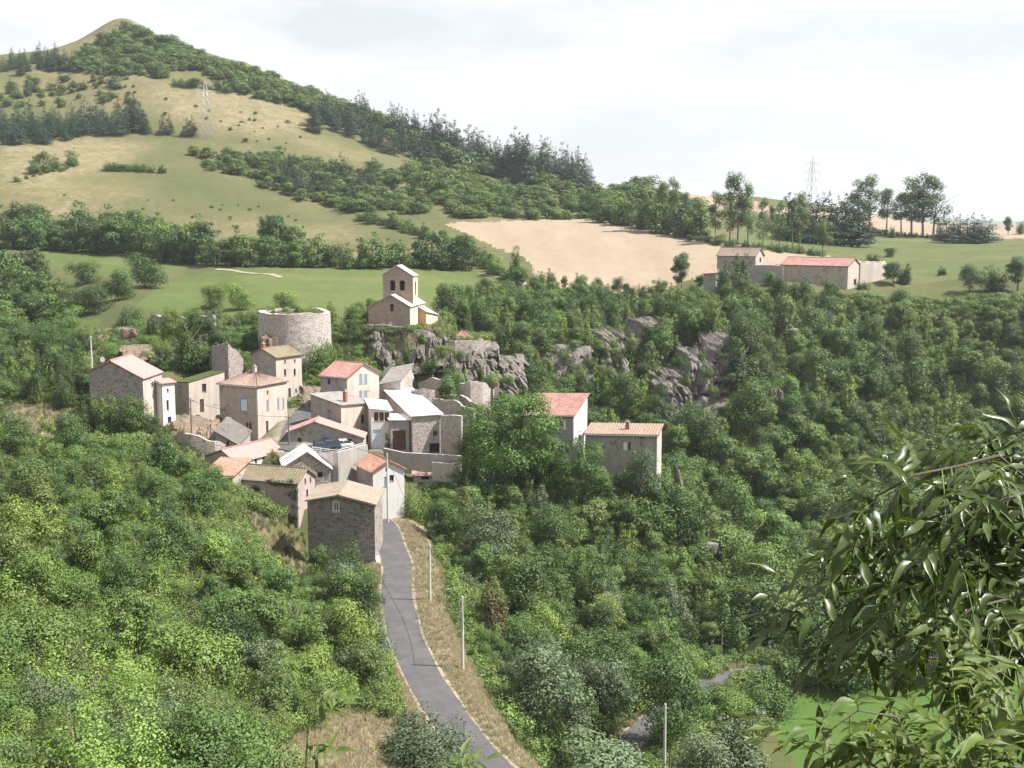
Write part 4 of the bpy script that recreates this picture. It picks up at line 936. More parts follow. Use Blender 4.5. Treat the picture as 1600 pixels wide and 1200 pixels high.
# free standing walls: each a strip of rough masonry with thickness and an uneven top
def wall_strip(name, label, pts, mat, th=0.5, ragged=0.25, cat='wall', below=2.5, parent=None, closed=False):
    """pts: (u, v of base, distance, v of top)"""
    A = [(P(u, vb, D), CAMZ + D * slope_of(vt)) for (u, vb, D, vt) in pts]
    if closed: A.append(A[0])
    root = parent or tag(empty(name, A[0][0]), label, cat)
    org = A[0][0]
    row = []
    for i in range(len(A) - 1):
        (p, zp), (q, zq) = A[i], A[i + 1]; k = max(2, int((q - p).length / 0.55))
        for j in range(k + (1 if i == len(A) - 2 else 0)):
            t_ = j / k; c = p.lerp(q, t_); top = zp + (zq - zp) * t_
            if ragged: top += ragged * (noise.noise((c.x * .45, c.y * .45, 2.0)) * 1.6 + (random.random() - .5) * .25)
            row.append((c, top, (q - p)))
    mb = MB(); F_, B_ = [], []
    for c, top, d in row:
        n_ = Vector((d.y, -d.x, 0)).normalized() * th / 2
        w = 0.05 * noise.noise((c.x, c.y, top))
        F_.append([(c + n_ * (1 + w)) - org, top - org.z]); B_.append([(c - n_) - org, top - org.z])
    for i in range(len(row) - 1):
        for a, b, flip in ((F_[i], F_[i + 1], 0), (B_[i + 1], B_[i], 0)):
            mb.poly([(a[0].x, a[0].y, a[0].z - below), (b[0].x, b[0].y, b[0].z - below), (b[0].x, b[0].y, b[1]), (a[0].x, a[0].y, a[1])])
        mb.poly([(F_[i][0].x, F_[i][0].y, F_[i][1]), (F_[i + 1][0].x, F_[i + 1][0].y, F_[i + 1][1]), (B_[i + 1][0].x, B_[i + 1][0].y, B_[i + 1][1]), (B_[i][0].x, B_[i][0].y, B_[i][1])])
    for e in (0, -1):
        a, b = F_[e], B_[e]
        mb.poly([(a[0].x, a[0].y, a[0].z - below), (b[0].x, b[0].y, b[0].z - below), (b[0].x, b[0].y, b[1]), (a[0].x, a[0].y, a[1])])
    mb.build('masonry', M[mat], root)
    return root
wall_strip('ruined_gable', 'ivy clad ruined gable wall standing behind the hipped house', [(334, 592, 232, 541), (355, 592, 227, 538), (366, 590, 230, 546), (378, 588, 233, 558)], 'stone', 0.7, 0.35, 'ruin')
wall_strip('terrace_wall', 'pale upper terrace wall below the stone barn', [(600, 712, 207, 700), (632, 716, 206.4, 707), (672, 722, 205.8, 709), (722, 726, 206, 712)], 'concrete', 0.6, 0.0, 'wall')
wall_strip('terrace_wall', 'stained lower terrace wall beside the pink shed', [(676, 752, 204.4, 722), (704, 754, 204, 724), (720, 754, 205.3, 722)], 'plaster_buff', 0.6, 0.05, 'wall')
wall_strip('car_park_wall', 'high concrete retaining wall under the car park railing', [(486, 740, 196.5, 707.5), (527, 765, 193.4, 707.5), (573, 745, 200.6, 694.5)], 'concrete', 0.6, 0.0, 'wall', 3)
wall_strip('barn_wall', 'rubble wall joining the white roofed barn on its right', [(690.5, 708, 212.6, 648), (706, 708, 211.5, 648), (722, 710, 210.6, 650)], 'stone_pale', 0.6, 0.15, 'wall')
wall_strip('church_wall', 'low stone parapet in front of the church', [(545, 524, 259, 512), (590, 524, 254.5, 507), (640, 524, 252.5, 512), (668, 530, 253.5, 517), (684, 534, 256, 527)], 'stone', 0.6, 0.15, 'wall')
wall_strip('cemetery_wall', 'stone retaining wall of the churchyard below the red pavilion', [(684, 545, 256.5, 528), (710, 556, 256.5, 534), (738, 560, 258.5, 531), (764, 560, 263, 533)], 'stone', 0.7, 0.1, 'wall', 4)
wall_strip('ruined_house', 'roofless stone ruin with a doorway beside the white roof', [(644, 640, 230, 611), (660, 640, 228, 608), (676, 638, 229, 609), (677, 636, 234, 612)], 'stone', 0.6, 0.4, 'ruin')
wall_strip('ruined_wall', 'broken stone wall running downhill from the roofless ruin', [(677, 640, 227, 622), (700, 646, 225, 622), (722, 652, 223, 634), (742, 660, 221, 642)], 'stone', 0.6, 0.5, 'ruin')
wall_strip('ruined_wall', 'lower broken garden wall just above the rubble wall of the barn', [(700, 640, 236, 616), (720, 640, 234, 617), (738, 642, 231, 628), (752, 648, 227, 634)], 'stone', 0.6, 0.4, 'ruin')
wall_strip('ruined_house', 'tall stone ruin with small window under the church rock', [(720, 636, 238, 600), (734, 640, 235.5, 594), (752, 642, 236.5, 598), (770, 645, 240, 610)], 'stone_pale', 0.7, 0.4, 'ruin')
wall_strip('ruined_wall', 'curved low ruin wall among bushes below the church rock', [(655, 612, 243, 598), (672, 610, 241, 590), (690, 612, 239, 592), (708, 616, 240, 600)], 'stone_pale', 0.5, 0.25, 'ruin')
wall_strip('farm_wall', 'long low wall between the farmhouse and the barn', [(1176, 432, 378, 414.5), (1200, 434, 376, 414.5), (1223, 440, 374.5, 416)], 'plaster_grey', 0.5, 0.1, 'wall')
wall_strip('farm_ruin', 'pale roofless ruin adjoining the right end of the barn', [(1342, 452, 378, 411), (1362, 452, 381, 411), (1383, 450, 387, 410), (1375, 448, 396, 409), (1340, 448, 392, 408)], 'plaster_buff', 0.6, 0.35, 'ruin', closed=True)
wall_strip('garden_wall', 'pale rubble wall by the concrete steps below the hipped house', [(262, 695, 201, 684), (300, 700, 199, 676), (335, 706, 199, 690), (352, 708, 200, 697)], 'stone_pale', 0.6, 0.4, 'wall')
wall_strip('roadside_wall', 'low stone parapet along the upper road at the left', [(98, 700, 184, 688), (130, 702, 183.4, 690), (165, 702, 185, 691), (185, 698, 188, 688)], 'stone_pale', 0.4, 0.06, 'wall')
# rubble heap and old sloping slab roof below the rough house
def shed_ruin():
    h = H(id='B20', name='collapsed_shed', label='low shed with sloping grey slab roof among rubble below the tan house', c=(372, 708, 203), uL=338, L=6, phi=-8, roof='shed', ve=694, veL=674, zB=1.2, wF='concrete', wR='concrete', tile='slab_grey', op=[('F', 356, 692, 4, 7, 'dark')])
    plan(h); build_house(h)
shed_ruin()
# vaulted cellar with an arched doorway under the church rock
def cellar():
    p = P(618, 603, 246); root = tag(empty('vaulted_cellar', p, RAD(-8)), 'whitewashed vault with a brown arched doorway under the church rock', 'cellar')
    prof = [(3.3 * math.cos(a), 4.3 * math.sin(a) ** .8) for a in np.linspace(0.02, math.pi - .02, 15)]
    mb = MB()
    for i in range(14): mb.poly([(prof[i][0], 0, prof[i][1]), (prof[i][0], 6, prof[i][1] * .96), (prof[i + 1][0], 6, prof[i + 1][1] * .96), (prof[i + 1][0], 0, prof[i + 1][1])])
    mb.build('vault', M['plaster_white'], root, smooth=True)
    ar = [(.75 * math.cos(a) + .2, 1.7 + .75 * math.sin(a)) for a in np.linspace(0, math.pi, 9)]; mb = MB()
    o = [(3.3, -2), (-3.3, -2), (-3.3, 0.1)]; out = [(q[0], q[1]) for q in prof]
    left = ar[::-1]        # facade as strips between the arch and the vault line
    for i in range(len(ar) - 1):
        f = lambda k: out[int(round(k * 14 / 8))]
        mb.poly([(ar[i][0], 0, ar[i][1]), (f(i)[0], 0, f(i)[1]), (f(i + 1)[0], 0, f(i + 1)[1]), (ar[i + 1][0], 0, ar[i + 1][1])])
    mb.poly([(.95, 0, -2), (3.3, 0, -2), (out[0][0], 0, out[0][1]), (.95, 0, 1.7)]); mb.poly([(-3.3, 0, -2), (-.55, 0, -2), (-.55, 0, 1.7), (out[14][0], 0, out[14][1])])
    mb.build('facade', M['plaster_white'], root)
    mb = MB(); mb.poly([(x, .3, z) for x, z in [(.95, -1.5)] + ar + [(-.55, -1.5)]]); mb.build('door', M['wood_red'], root)
cellar()
# round tower
def tower():
    c = P(461.5, 552, 252); R_ = 56 * 252 / F_PX; zt_ = CAMZ + 246 * slope_of(490) - c.z
    root = tag(empty('round_tower', c), 'massive ruined round stone tower above the village', 'tower')
    mb = MB(); n, m = 72, 22; g = []
    for j in range(m + 1):
        row = []
        for i in range(n):
            a = 2 * math.pi * i / n; z = -6 + (zt_ + 6) * j / m; r = R_ * (1.04 - 0.05 * j / m) + .10 * noise.noise((math.cos(a) * 9, math.sin(a) * 9, z * 1.3))
            if j == m: z += .8 * noise.noise((math.cos(a) * 1.6, math.sin(a) * 1.6, 1)) + .12 * noise.noise((a * 9, 4, 1))
            row.append((r * math.cos(a), r * math.sin(a), z))
        g.append(row)
    for j in range(m):
        for i in range(n): mb.poly([g[j][i], g[j][(i + 1) % n], g[j + 1][(i + 1) % n], g[j + 1][i]])
    inn = [(x * .84, y * .84, z) for x, y, z in g[m]]; inl = [(x, y, zt_ - .9) for x, y, z in inn]
    for i in range(n):
        k = (i + 1) % n; mb.poly([g[m][i], g[m][k], inn[k], inn[i]]); mb.poly([inn[i], inn[k], inl[k], inl[i]])
    mb.build('drum', M['stone_pale'], root, merge=True)
    mb = MB(); mb.poly([(x, y, zt_ - .25) for x, y, z in inl]); mb.build('earth_fill', GM[0], root)
    return c, R_, zt_
TOW = tower()
# red roofed pavilion in the churchyard
def pavilion():
    p = P(722, 538, 264); p.z = CHY_Z; root = tag(empty('pavilion', p), 'small pavilion with red pyramid roof in the churchyard', 'pavilion')
    w = 2.3; e = CAMZ + 264 * slope_of(528.5) - p.z; a = CAMZ + 264 * slope_of(515.5) - p.z
    mb = MB(); q = [(-w, -w, e), (w, -w, e), (w, w, e), (-w, w, e)]
    for i in range(4): roof_slope(mb, q[i], q[(i + 1) % 4], (0, 0, a), (0, 0, a), .26, .04)
    mb.build('roof', M['tile_red'], root)
    for x in (-1.9, 1.9):
        for y in (-1.9, 1.9): mb = MB(); mb.box(x - .14, x + .14, y - .14, y + .14, -1.5, e + .02); mb.build('post', M['plaster_white'], root)
pavilion()
def tomb(u, D, w, hh, lab_):
    p = P(u, 530, D); p.z = float(zt(p.x, p.y)); root = tag(empty('gravestone', p), lab_, 'gravestone', 'gravestones in the churchyard')
    mb = MB(); mb.box(-w, w, -.6, .6, -.3, .35); mb.build('plinth', M['plaster_white'], root); mb = MB(); mb.box(-w * .6, w * .6, .2, .5, .353, hh); mb.build('headstone', M['concrete'], root)
for u, D, w, hh, l_ in ((692, 262, .5, 1.5, 'grey gravestone nearest the church aisle'), (700, 260, .6, 1.2, 'pale gravestone left of the red pavilion'), (716, 258.6, .7, 1.0, 'white gravestone right before the red pavilion'), (752, 262, .4, 1.1, 'white gravestone at the right end of the churchyard wall')):
    tomb(u, D, w, hh, l_)
# chimney stack standing among the ruins
p = P(776, 612, 239); r_ = tag(empty('chimney_stack', p), 'lone red brick chimney right of the tall stone ruin', 'chimney'); mb = MB(); mb.box(-.4, .4, -.4, .4, -3, .9); mb.build('stack', M['plaster_buff'], r_); mb = MB(); mb.box(-.3, .3, -.3, .3, .9, 1.9); mb.build('pot', M['brick_red'], r_)
# ------------------------------------------------------------------ foliage: leaf faces spread through lobed crowns
def leaf_cloud(r, lobes, n, size, up=0.25, aspect=0.55, droop=0.0, shell=(0.55, 1.08), rough=0.3):
    """lobes: (cx, cy, cz, rx, ry, rz). Leaves sit in the outer shell of each lobe, facing mostly outward."""
    w = np.array([l[3] * l[4] + l[3] * l[5] for l in lobes]); cnt = np.maximum(6, (n * w / w.sum()).astype(int))
    C, N, O = [], [], []
    la = np.array(lobes); cc_ = (la[:, :3] * w[:, None]).sum(0) / w.sum(); ext_ = np.maximum(np.abs(la[:, :3] - cc_).max(0) + la[:, 3:].mean(0), .3)
    for l, k in zip(lobes, cnt):
        d = r.normal(size=(k, 3)); d[:, 2] += up; d /= np.linalg.norm(d, axis=1)[:, None]
        rad = r.uniform(shell[0] ** 2, shell[1] ** 2, k) ** 0.5
        lump = 1 + 0.22 * np.sin(d[:, 0] * 5 + l[0] * 3) * np.sin(d[:, 1] * 5 + l[1]) * np.sin(d[:, 2] * 4 + l[2])
        C.append(np.array(l[:3]) + d * np.array(l[3:]) * (rad * lump)[:, None]); N.append(d); O.append(d)
    C = np.concatenate(C); N = np.concatenate(N); O = np.concatenate(O)
    SN = O * .62 + (C - cc_) / ext_ * .40 + r.normal(size=O.shape) * .30; SN[:, 2] += .15; SN /= np.linalg.norm(SN, axis=1)[:, None]
    N = N + r.normal(size=N.shape) * rough; N[:, 2] += 0.25; N /= np.linalg.norm(N, axis=1)[:, None]
    T = np.cross(N, r.normal(size=N.shape)); T[:, 2] -= droop; T /= np.linalg.norm(T, axis=1)[:, None]
    Bn = np.cross(N, T); Bn /= np.linalg.norm(Bn, axis=1)[:, None]
    s = size * r.uniform(0.6, 1.35, len(C))[:, None]
    a = C - T * s * .5; b = C + Bn * s * .5 * aspect + N * s * .12; c = C + T * s * .5; d_ = C - Bn * s * .5 * aspect + N * s * .12
    flip = (N * SN).sum(1) < 0                       # wind every leaf so that its front faces out of the crown
    b2 = np.where(flip[:, None], d_, b); d2 = np.where(flip[:, None], b, d_)
    V = np.stack([a, d2, c, b2], 1).reshape(-1, 3)
    return V, np.repeat(SN, 4, 0)
def cloud_mesh(name, V, mat):
    SN = None
    if isinstance(V, tuple): V, SN = V
    me = np_mesh(name, V, np.arange(len(V)).reshape(-1, 4), [mat], smooth=SN is not None)
    if SN is not None: me.normals_split_custom_set_from_vertices(SN.astype(float).tolist()); NRM[me.name] = SN
    return me
NRM = {}
def lobes_round(r, h, w, th, n, flat=0.8):
    """crown of height h-th, half width w, above a clear stem th"""
    L = []; cz = th + (h - th) * .52; hz = (h - th) * .5
    for i in range(n):
        d = r.normal(size=3); d /= np.linalg.norm(d); k = r.uniform(.40, .92)
        taper = 1 - .35 * max(0, d[2])
        rr = w * r.choice([.22, .30, .38, .50], p=[.3, .3, .25, .15])
        L.append((d[0] * w * k * taper, d[1] * w * k * taper, cz + d[2] * hz * k, rr, rr, rr * flat))
    L.append((0, 0, cz, w * .55, w * .55, hz * .7))
    return L
def lobes_plume(r, h, w, th, n):
    """several upright stems of foliage of unequal height"""
    L = []
    for i in range(n):
        a = r.uniform(0, 6.28); k = w * .62 * math.sqrt(r.random()); x, y = math.cos(a) * k, math.sin(a) * k; top = h * r.uniform(.55, 1.0) * (1 - .25 * k / w)
        for q in range(5):
            f = q / 4.; rr = w * .40 * (1 - .62 * f) * r.uniform(.75, 1.25)
            L.append((x + r.normal() * .09 * w, y + r.normal() * .09 * w, th + (top - th) * (.12 + .82 * f), rr, rr, rr * 1.15))
    return L
def skirt(r, h, w, n):
    return [(math.cos(a) * w * .55, math.sin(a) * w * .55, h * r.uniform(.08, .2), w * .36, w * .36, h * .12) for a in r.uniform(0, 6.28, n)]
def trunk_mesh(name, h, r0, mat, limbs=5, seed=0, lean=0.05, spread=0.3):
    r = random.Random(seed); mb = MB()
    top = (lean * h * r.uniform(-1, 1), lean * h * r.uniform(-1, 1), h * .8)
    pts = [(0, 0, -.8), (0, 0, 0), (top[0] * .3 + r.uniform(-.1, .1), top[1] * .3, h * .25), (top[0] * .7, top[1] * .7 + r.uniform(-.15, .15), h * .52), top]
    mb.tube(pts, [r0 * 1.35, r0 * 1.1, r0 * .8, r0 * .5, r0 * .12], 7)
    for k in range(limbs):
        z = h * r.uniform(.22, .6); t_ = z / (h * .8); a = r.uniform(0, 6.28); L_ = h * r.uniform(.22, spread + .1)
        b = Vector((top[0] * t_, top[1] * t_, z)); e = b + Vector((math.cos(a) * L_ * .75, math.sin(a) * L_ * .75, L_ * .75)); m_ = b.lerp(e, .5) + Vector((0, 0, -.06 * h * .3))
        mb.tube([b, m_, e], [r0 * .42, r0 * .28, r0 * .08], 5)
    return mb.mesh(name, mat, smooth=True)
def join_meshes(name, a, b):
    """one mesh of trunk + crown, for the masses"""
    va = np.empty(len(a.vertices) * 3, np.float32); a.vertices.foreach_get('co', va)
    tris = []
    a.calc_loop_triangles(); ta = np.empty(len(a.loop_triangles) * 3, np.int32); a.loop_triangles.foreach_get('vertices', ta); ta = ta.reshape(-1, 3)
    vb = np.empty(len(b.vertices) * 3, np.float32); b.vertices.foreach_get('co', vb)
    nb = len(b.polygons); qb = np.arange(nb * 4).reshape(-1, 4) + len(va) // 3
    tb = np.concatenate([qb[:, [0, 1, 2]], qb[:, [0, 2, 3]]])
    me = np_mesh(name, np.concatenate([va, vb]).reshape(-1, 3), np.concatenate([ta, tb]), [a.materials[0], b.materials[0]], fmat=np.concatenate([np.zeros(len(ta), int), np.ones(len(tb), int)]), smooth=True)
    na = np.empty(len(a.vertices) * 3, np.float32); a.vertices.foreach_get('normal', na)
    me.normals_split_custom_set_from_vertices(np.concatenate([na.reshape(-1, 3), NRM[b.name]]).astype(float).tolist())
    return me
PROTO = {}     # kind -> list of (height, crown mesh, trunk mesh, joined mesh)
def proto(kind, h, V, tr, mat):
    cm = cloud_mesh(kind + '_crown', V, mat); PROTO.setdefault(kind, []).append((h, cm, tr, join_meshes(kind + '_whole', tr, cm)))
r = np.random.default_rng(5)
for i in range(6):       # broadleaf trees 8-9 m
    h = 9.0; w = [3.2, 3.8, 2.7, 3.5, 3.0, 4.0][i]
    proto('tree', h, leaf_cloud(r, (lobes_plume(r, h, w, .6, [0, 8, 0, 6, 9, 0][i]) if i in (1, 3, 4) else lobes_round(r, h, w, [1.2, .8, 1.5, .9, 1.6, 1.1][i], [22, 26, 18, 24, 16, 28][i])), 6400, .30, shell=(.4, 1.15)), trunk_mesh('tree_trunk', h, .17, M['bark'], 6, i), M[['leaf_mid', 'leaf_dark', 'leaf_mid', 'leaf_olive', 'leaf_light', 'leaf_dark'][i]])
for i in range(4):       # the same kind seen from far: coarser leaf clumps
    h = 9.0; w = [3.3, 3.9, 2.8, 3.6][i]
    proto('far_tree', h, leaf_cloud(r, lobes_round(r, h, w, [-.4, -.5, .5, -.4][i], 20) + skirt(r, h, w, 7), 2600, .48), trunk_mesh('tree_trunk', h, .18, M['bark'], 4, 20 + i), M[['leaf_mid', 'leaf_dark', 'leaf_mid', 'leaf_olive'][i]])
for i in range(5):       # bushes 3.5 m
    h = 3.5; w = [1.9, 2.3, 1.6, 2.1, 2.5][i]
    proto('bush', h, leaf_cloud(r, (lobes_plume(r, h, w, -.2, [0, 8, 6, 0, 9][i]) if i in (1, 2, 4) else lobes_round(r, h, w, -.3, [16, 20, 13, 18, 22][i])), 7000, .145, up=.4, shell=(.4, 1.15)), trunk_mesh('bush_stem', h, .06, M['bark'], 7, 40 + i, .1, .5), M[['leaf_mid', 'leaf_light', 'leaf_grey', 'leaf_mid', 'leaf_olive'][i]])
for i in range(3):       # bushes close enough to show small leaves
    h = 3.5; w = [1.9, 2.3, 2.0][i]
    proto('near_bush', h, leaf_cloud(r, (lobes_plume(r, h, w, -.2, 8) if i else lobes_round(r, h, w, -.3, 18)), 15000, .095, up=.4, shell=(.35, 1.15)), trunk_mesh('bush_stem', h, .06, M['bark'], 7, 45 + i, .1, .5), M['leaf_mid'])
for i in range(3):
    h = 3.5; w = [2.0, 2.4, 1.7][i]
    proto('far_bush', h, leaf_cloud(r, lobes_round(r, h, w, -.3, 12), 900, .36, up=.4), trunk_mesh('bush_stem', h, .07, M['bark'], 3, 50 + i, .1, .5), M[['leaf_mid', 'leaf_dark', 'leaf_olive'][i]])
for i in range(4):       # pines 13 m
    h = 13.0; L = []
    for k in range(9):
        f = k / 8.; z = h * (.10 + .86 * f); ww = (1 - f) ** .75 * [3.0, 2.6, 3.4, 2.8][i] + .35
        for q in range(max(2, int(6 * (1 - f)) + 1)):
            a = r.uniform(0, 6.28); L.append((math.cos(a) * ww * .55, math.sin(a) * ww * .55, z + r.uniform(-.4, .4), ww * .5, ww * .5, .75))
    proto('pine', h, leaf_cloud(r, L, 2300, .5, up=.1, aspect=.35), trunk_mesh('pine_trunk', h, .2, M['bark_pine'], 0, 60 + i, .02), M['leaf_pine'])
for i in range(3):       # tall airy poplars 20 m
    h = 20.0; L = []
    for k in range(16):
        z = h * r.uniform(.24, .97); a = r.uniform(0, 6.28); ww = [2.6, 3.6, 3.0][i] * math.sin(math.pi * min(.97, .2 + .72 * z / h)) ; rr = r.uniform(1.0, 1.8)
        k_ = r.uniform(.3, 1); L.append((math.cos(a) * ww * k_, math.sin(a) * ww * k_, z, rr, rr, rr * 1.2))
    proto('poplar', h, leaf_cloud(r, L, 3000, .5, up=.2), trunk_mesh('poplar_trunk', h, .24, M['bark_pale'], 7, 70 + i, .03, .25), M[['leaf_mid', 'leaf_dark', 'leaf_olive'][i]])
for i in range(2):       # feathery acacias 15 m: layered plates of foliage
    h = 15.0; L = []
    for k in range(46):
        z = h * r.uniform(.18, .95); a = r.uniform(0, 6.28); ww = 5.6 * math.sin(math.pi * (.16 + .66 * z / h)) * math.sqrt(r.uniform(.05, 1)); rr = r.uniform(1.3, 2.3)
        L.append((math.cos(a) * ww, math.sin(a) * ww, z, rr, rr, rr * .6))
    proto('acacia', h, leaf_cloud(r, L, 16000, .34, up=.5, droop=.3), trunk_mesh('acacia_trunk', h, .25, M['bark'], 8, 80 + i, .05, .4), M['leaf_acacia'])
for i in range(2):       # walnut like tree by the lower road 10 m with bigger clumps
    h = 10.0
    proto('maple', h, leaf_cloud(r, lobes_round(r, h, 4.0, 1.4, 30), 9000, .27), trunk_mesh('maple_trunk', h, .2, M['bark'], 8, 90 + i, .04, .35), M['leaf_dark'])
for i in range(3):       # weeds and brambles, 0.9 m, for the undergrowth
    L = [(r.uniform(-.7, .7), r.uniform(-.7, .7), r.uniform(.15, .55), .42, .42, .4) for k in range(7)]
    V = leaf_cloud(r, L, 420, .15, up=.5)
    PROTO.setdefault('weed', []).append((.9, None, None, cloud_mesh('weed', V, M[['leaf_mid', 'leaf_light', 'leaf_olive'][i]])))
for i, (mn, nb, hb) in enumerate((('grass_dry', 26, .5), ('grass_dry', 22, .35), ('grass_green', 26, .45))):   # grass tufts
    a = r.uniform(0, 6.28, nb); rd = r.uniform(0, .38, nb); bx = np.cos(a) * rd; by = np.sin(a) * rd; hh = hb * r.uniform(.5, 1.2, nb); lx = r.normal(size=nb) * .18; ly = r.normal(size=nb) * .18; wd_ = .035
    ang = r.uniform(0, 6.28, nb); ox, oy = np.cos(ang) * wd_, np.sin(ang) * wd_; z0 = np.full(nb, -.05)
    V = np.stack([np.stack([bx - ox, by - oy, z0], 1), np.stack([bx + ox, by + oy, z0], 1), np.stack([bx + lx + ox * .3, by + ly + oy * .3, hh], 1), np.stack([bx + lx - ox * .3, by + ly - oy * .3, hh], 1)], 1).reshape(-1, 3)
    PROTO.setdefault('tuft', []).append((.5, None, None, cloud_mesh('tuft', V, M[mn])))

# ------------------------------------------------------------------ where the plants stand
PL = []      # dicts: kind, x, y, h, w, mat, label, group, must
def put(kind, x, y, h, mat=None, label=None, group=None, must=False, w=1.0, dz=0.0):
    PL.append(dict(kind=kind, x=float(x), y=float(y), h=float(h), w=w, mat=mat, label=label, group=group, must=must, dz=dz))
FOOT = [[(p.x, p.y) for p in h['foot']] for h in HOUSES + CHURCH]
def blocked(X, Y, rad=1.0):
    b = np.zeros(X.shape, bool)
    for f in FOOT:
        cxm = sum(p[0] for p in f) / 4; cym = sum(p[1] for p in f) / 4
        near = np.hypot(X - cxm, Y - cym) < 40
        if near.any():
            bb = in_poly(X[near], Y[near], f) | (seg_dist(X[near], Y[near], f) < rad); b[near] |= bb
    for pts, w in ROADS:
        d_, _, _ = road_dist(X, Y, pts[::2]); b |= d_ < w + 0.9 + rad * 0.6
    for poly in (PARK, YARD): b |= in_poly(X, Y, [(p.x, p.y) for p in poly])
    return b
def scatter(poly_uD, spacing, n_try, seed, avoid=1.5, img=None, keep=None):
    """blue-noise points inside a (bearing, distance) polygon"""
    r_ = np.random.default_rng(seed); us = [p[0] for p in poly_uD]; ds = [p[1] for p in poly_uD]
    d0, d1 = min(ds), max(ds)
    D = np.sqrt(r_.uniform(d0 * d0, d1 * d1, n_try)); U = r_.uniform(min(us), max(us), n_try)
    m = in_poly(U, D, poly_uD); U, D = U[m], D[m]; X = (U - 800) / F_PX * D
    m = ~blocked(X, D, avoid); X, D = X[m], D[m]
    if img is not None:
        uu, vv = pix(X, D, zt(X, D)); m = np.ones(len(X), bool)
        for pl in img: m &= ~in_poly(uu, vv, pl)
        X, D = X[m], D[m]
    out = []; cell = {}; s2 = spacing
    for x, y in zip(X, D):
        sp_ = s2 * r_.uniform(.75, 1.25); k = (int(x // s2), int(y // s2)); ok = True
        for i in (-1, 0, 1):
            for j in (-1, 0, 1):
                for (a, b) in cell.get((k[0] + i, k[1] + j), ()):
                    if (a - x) ** 2 + (b - y) ** 2 < sp_ * sp_ * .8: ok = False
        if ok: cell.setdefault(k, []).append((x, y)); out.append((x, y))
    return out
G = random.Random(3)
def pick(*ws):
    t_ = G.random() * sum(w for _, w in ws)
    for m_, w in ws:
        t_ -= w
        if t_ <= 0: return m_
    return ws[-1][0]
def at(u, v, y0=50):
    p = hit(u, v, y0); return p
def tree_px(kind, u, vb, vt, label, mat=None, group=None, w=1.0, y0=50, D=None):
    """a tree whose foot shows at row vb and its top at row vt"""
    p = P(u, vb, D) if D else hit(u, vb, y0)
    for k in range(1, 30):                 # beyond the skyline: step down to the ridge
        if p is None: p = hit(u, vb + 2 * k, y0)
    if p is None: return
    z = float(zt(p.x, p.y)); h_ = CAMZ + p.y * slope_of(vt) - z
    put(kind, p.x, p.y, max(h_, .8), mat, label, group, True, w)
FIELD_POLYS = [(pl, d0, d1) for polys in FIELDS.values() for pl, d0, d1 in polys]

# --- single trees the photograph shows by themselves
tree_px('acacia', 800, 790, 612, 'big bright green feathery tree left of the pink roofed house', D=205, w=1.15)
tree_px('acacia', 905, 835, 690, 'bright green feathery tree below the pink roofed and the long grey house', D=203, w=.95)
tree_px('acacia', 845, 800, 672, 'bright green feathery tree between its two larger neighbours', D=207, w=.9)
tree_px('maple', 1046, 1150, 1003, 'round dark green tree standing alone beside the valley road', D=138, w=.95)
tree_px('tree', 1160, 470, 384, 'tall dark tree half hiding the farmhouse', 'leaf_dark', D=366, w=1.0)
tree_px('tree', 1135, 475, 402, 'dark tree at the left corner of the farmhouse', 'leaf_dark', D=362, w=1.0)
tree_px('tree', 1148, 480, 420, 'dark tree at the foot of the tall one before the farmhouse', 'leaf_dark', D=358, w=1.1)
tree_px('tree', 1065, 462, 392, 'round dark tree at the lower edge of the wheat field', 'leaf_dark', D=376, w=.85)
tree_px('tree', 806, 446, 378, 'round tree at the left corner of the wheat field', 'leaf_mid', D=392, w=.8)
tree_px('bush', 668, 1190, 1098, 'grey green round bush at the left edge of the road bend', 'leaf_grey', D=108, w=1.5)
tree_px('tree', 1165, 1240, 1082, 'grey green spreading tree at the lower right of the valley road', 'leaf_grey', D=126, w=1.25)
tree_px('tree', 1100, 1250, 1150, 'grey green low tree in front of the alder by the valley road', 'leaf_grey', D=122, w=1.2)
tree_px('bush', 960, 1230, 1150, 'grey green round bush at the bottom edge below the valley road', 'leaf_grey', D=124, w=1.5)
tree_px('bush', 690, 1240, 1160, 'small grey green bush hugging the road bend at the bottom', 'leaf_grey', D=103, w=1.0)
for u, vb, vt, k, l_ in ((850, 1160, 1015, 'leaf_grey', 'large rounded grey green bush right of the road straight'), (800, 1090, 985, 'leaf_grey', 'grey green bush behind the second road pole'), (905, 1150, 1040, 'leaf_mid', 'green bush at the right end of the road bank'),
                         (780, 1010, 900, 'leaf_rust', 'rust tinged tree above the road poles'), (735, 930, 830, 'leaf_grey', 'grey olive tree right of the road pole by the village'), (680, 860, 770, 'leaf_grey', 'silvery tree where the road enters the village'),
                         (640, 800, 752, 'leaf_light', 'light green shrub beside the little white house')):
    tree_px('tree' if vb - vt > 80 else 'bush', u, vb, vt, l_, k, w=1.15)
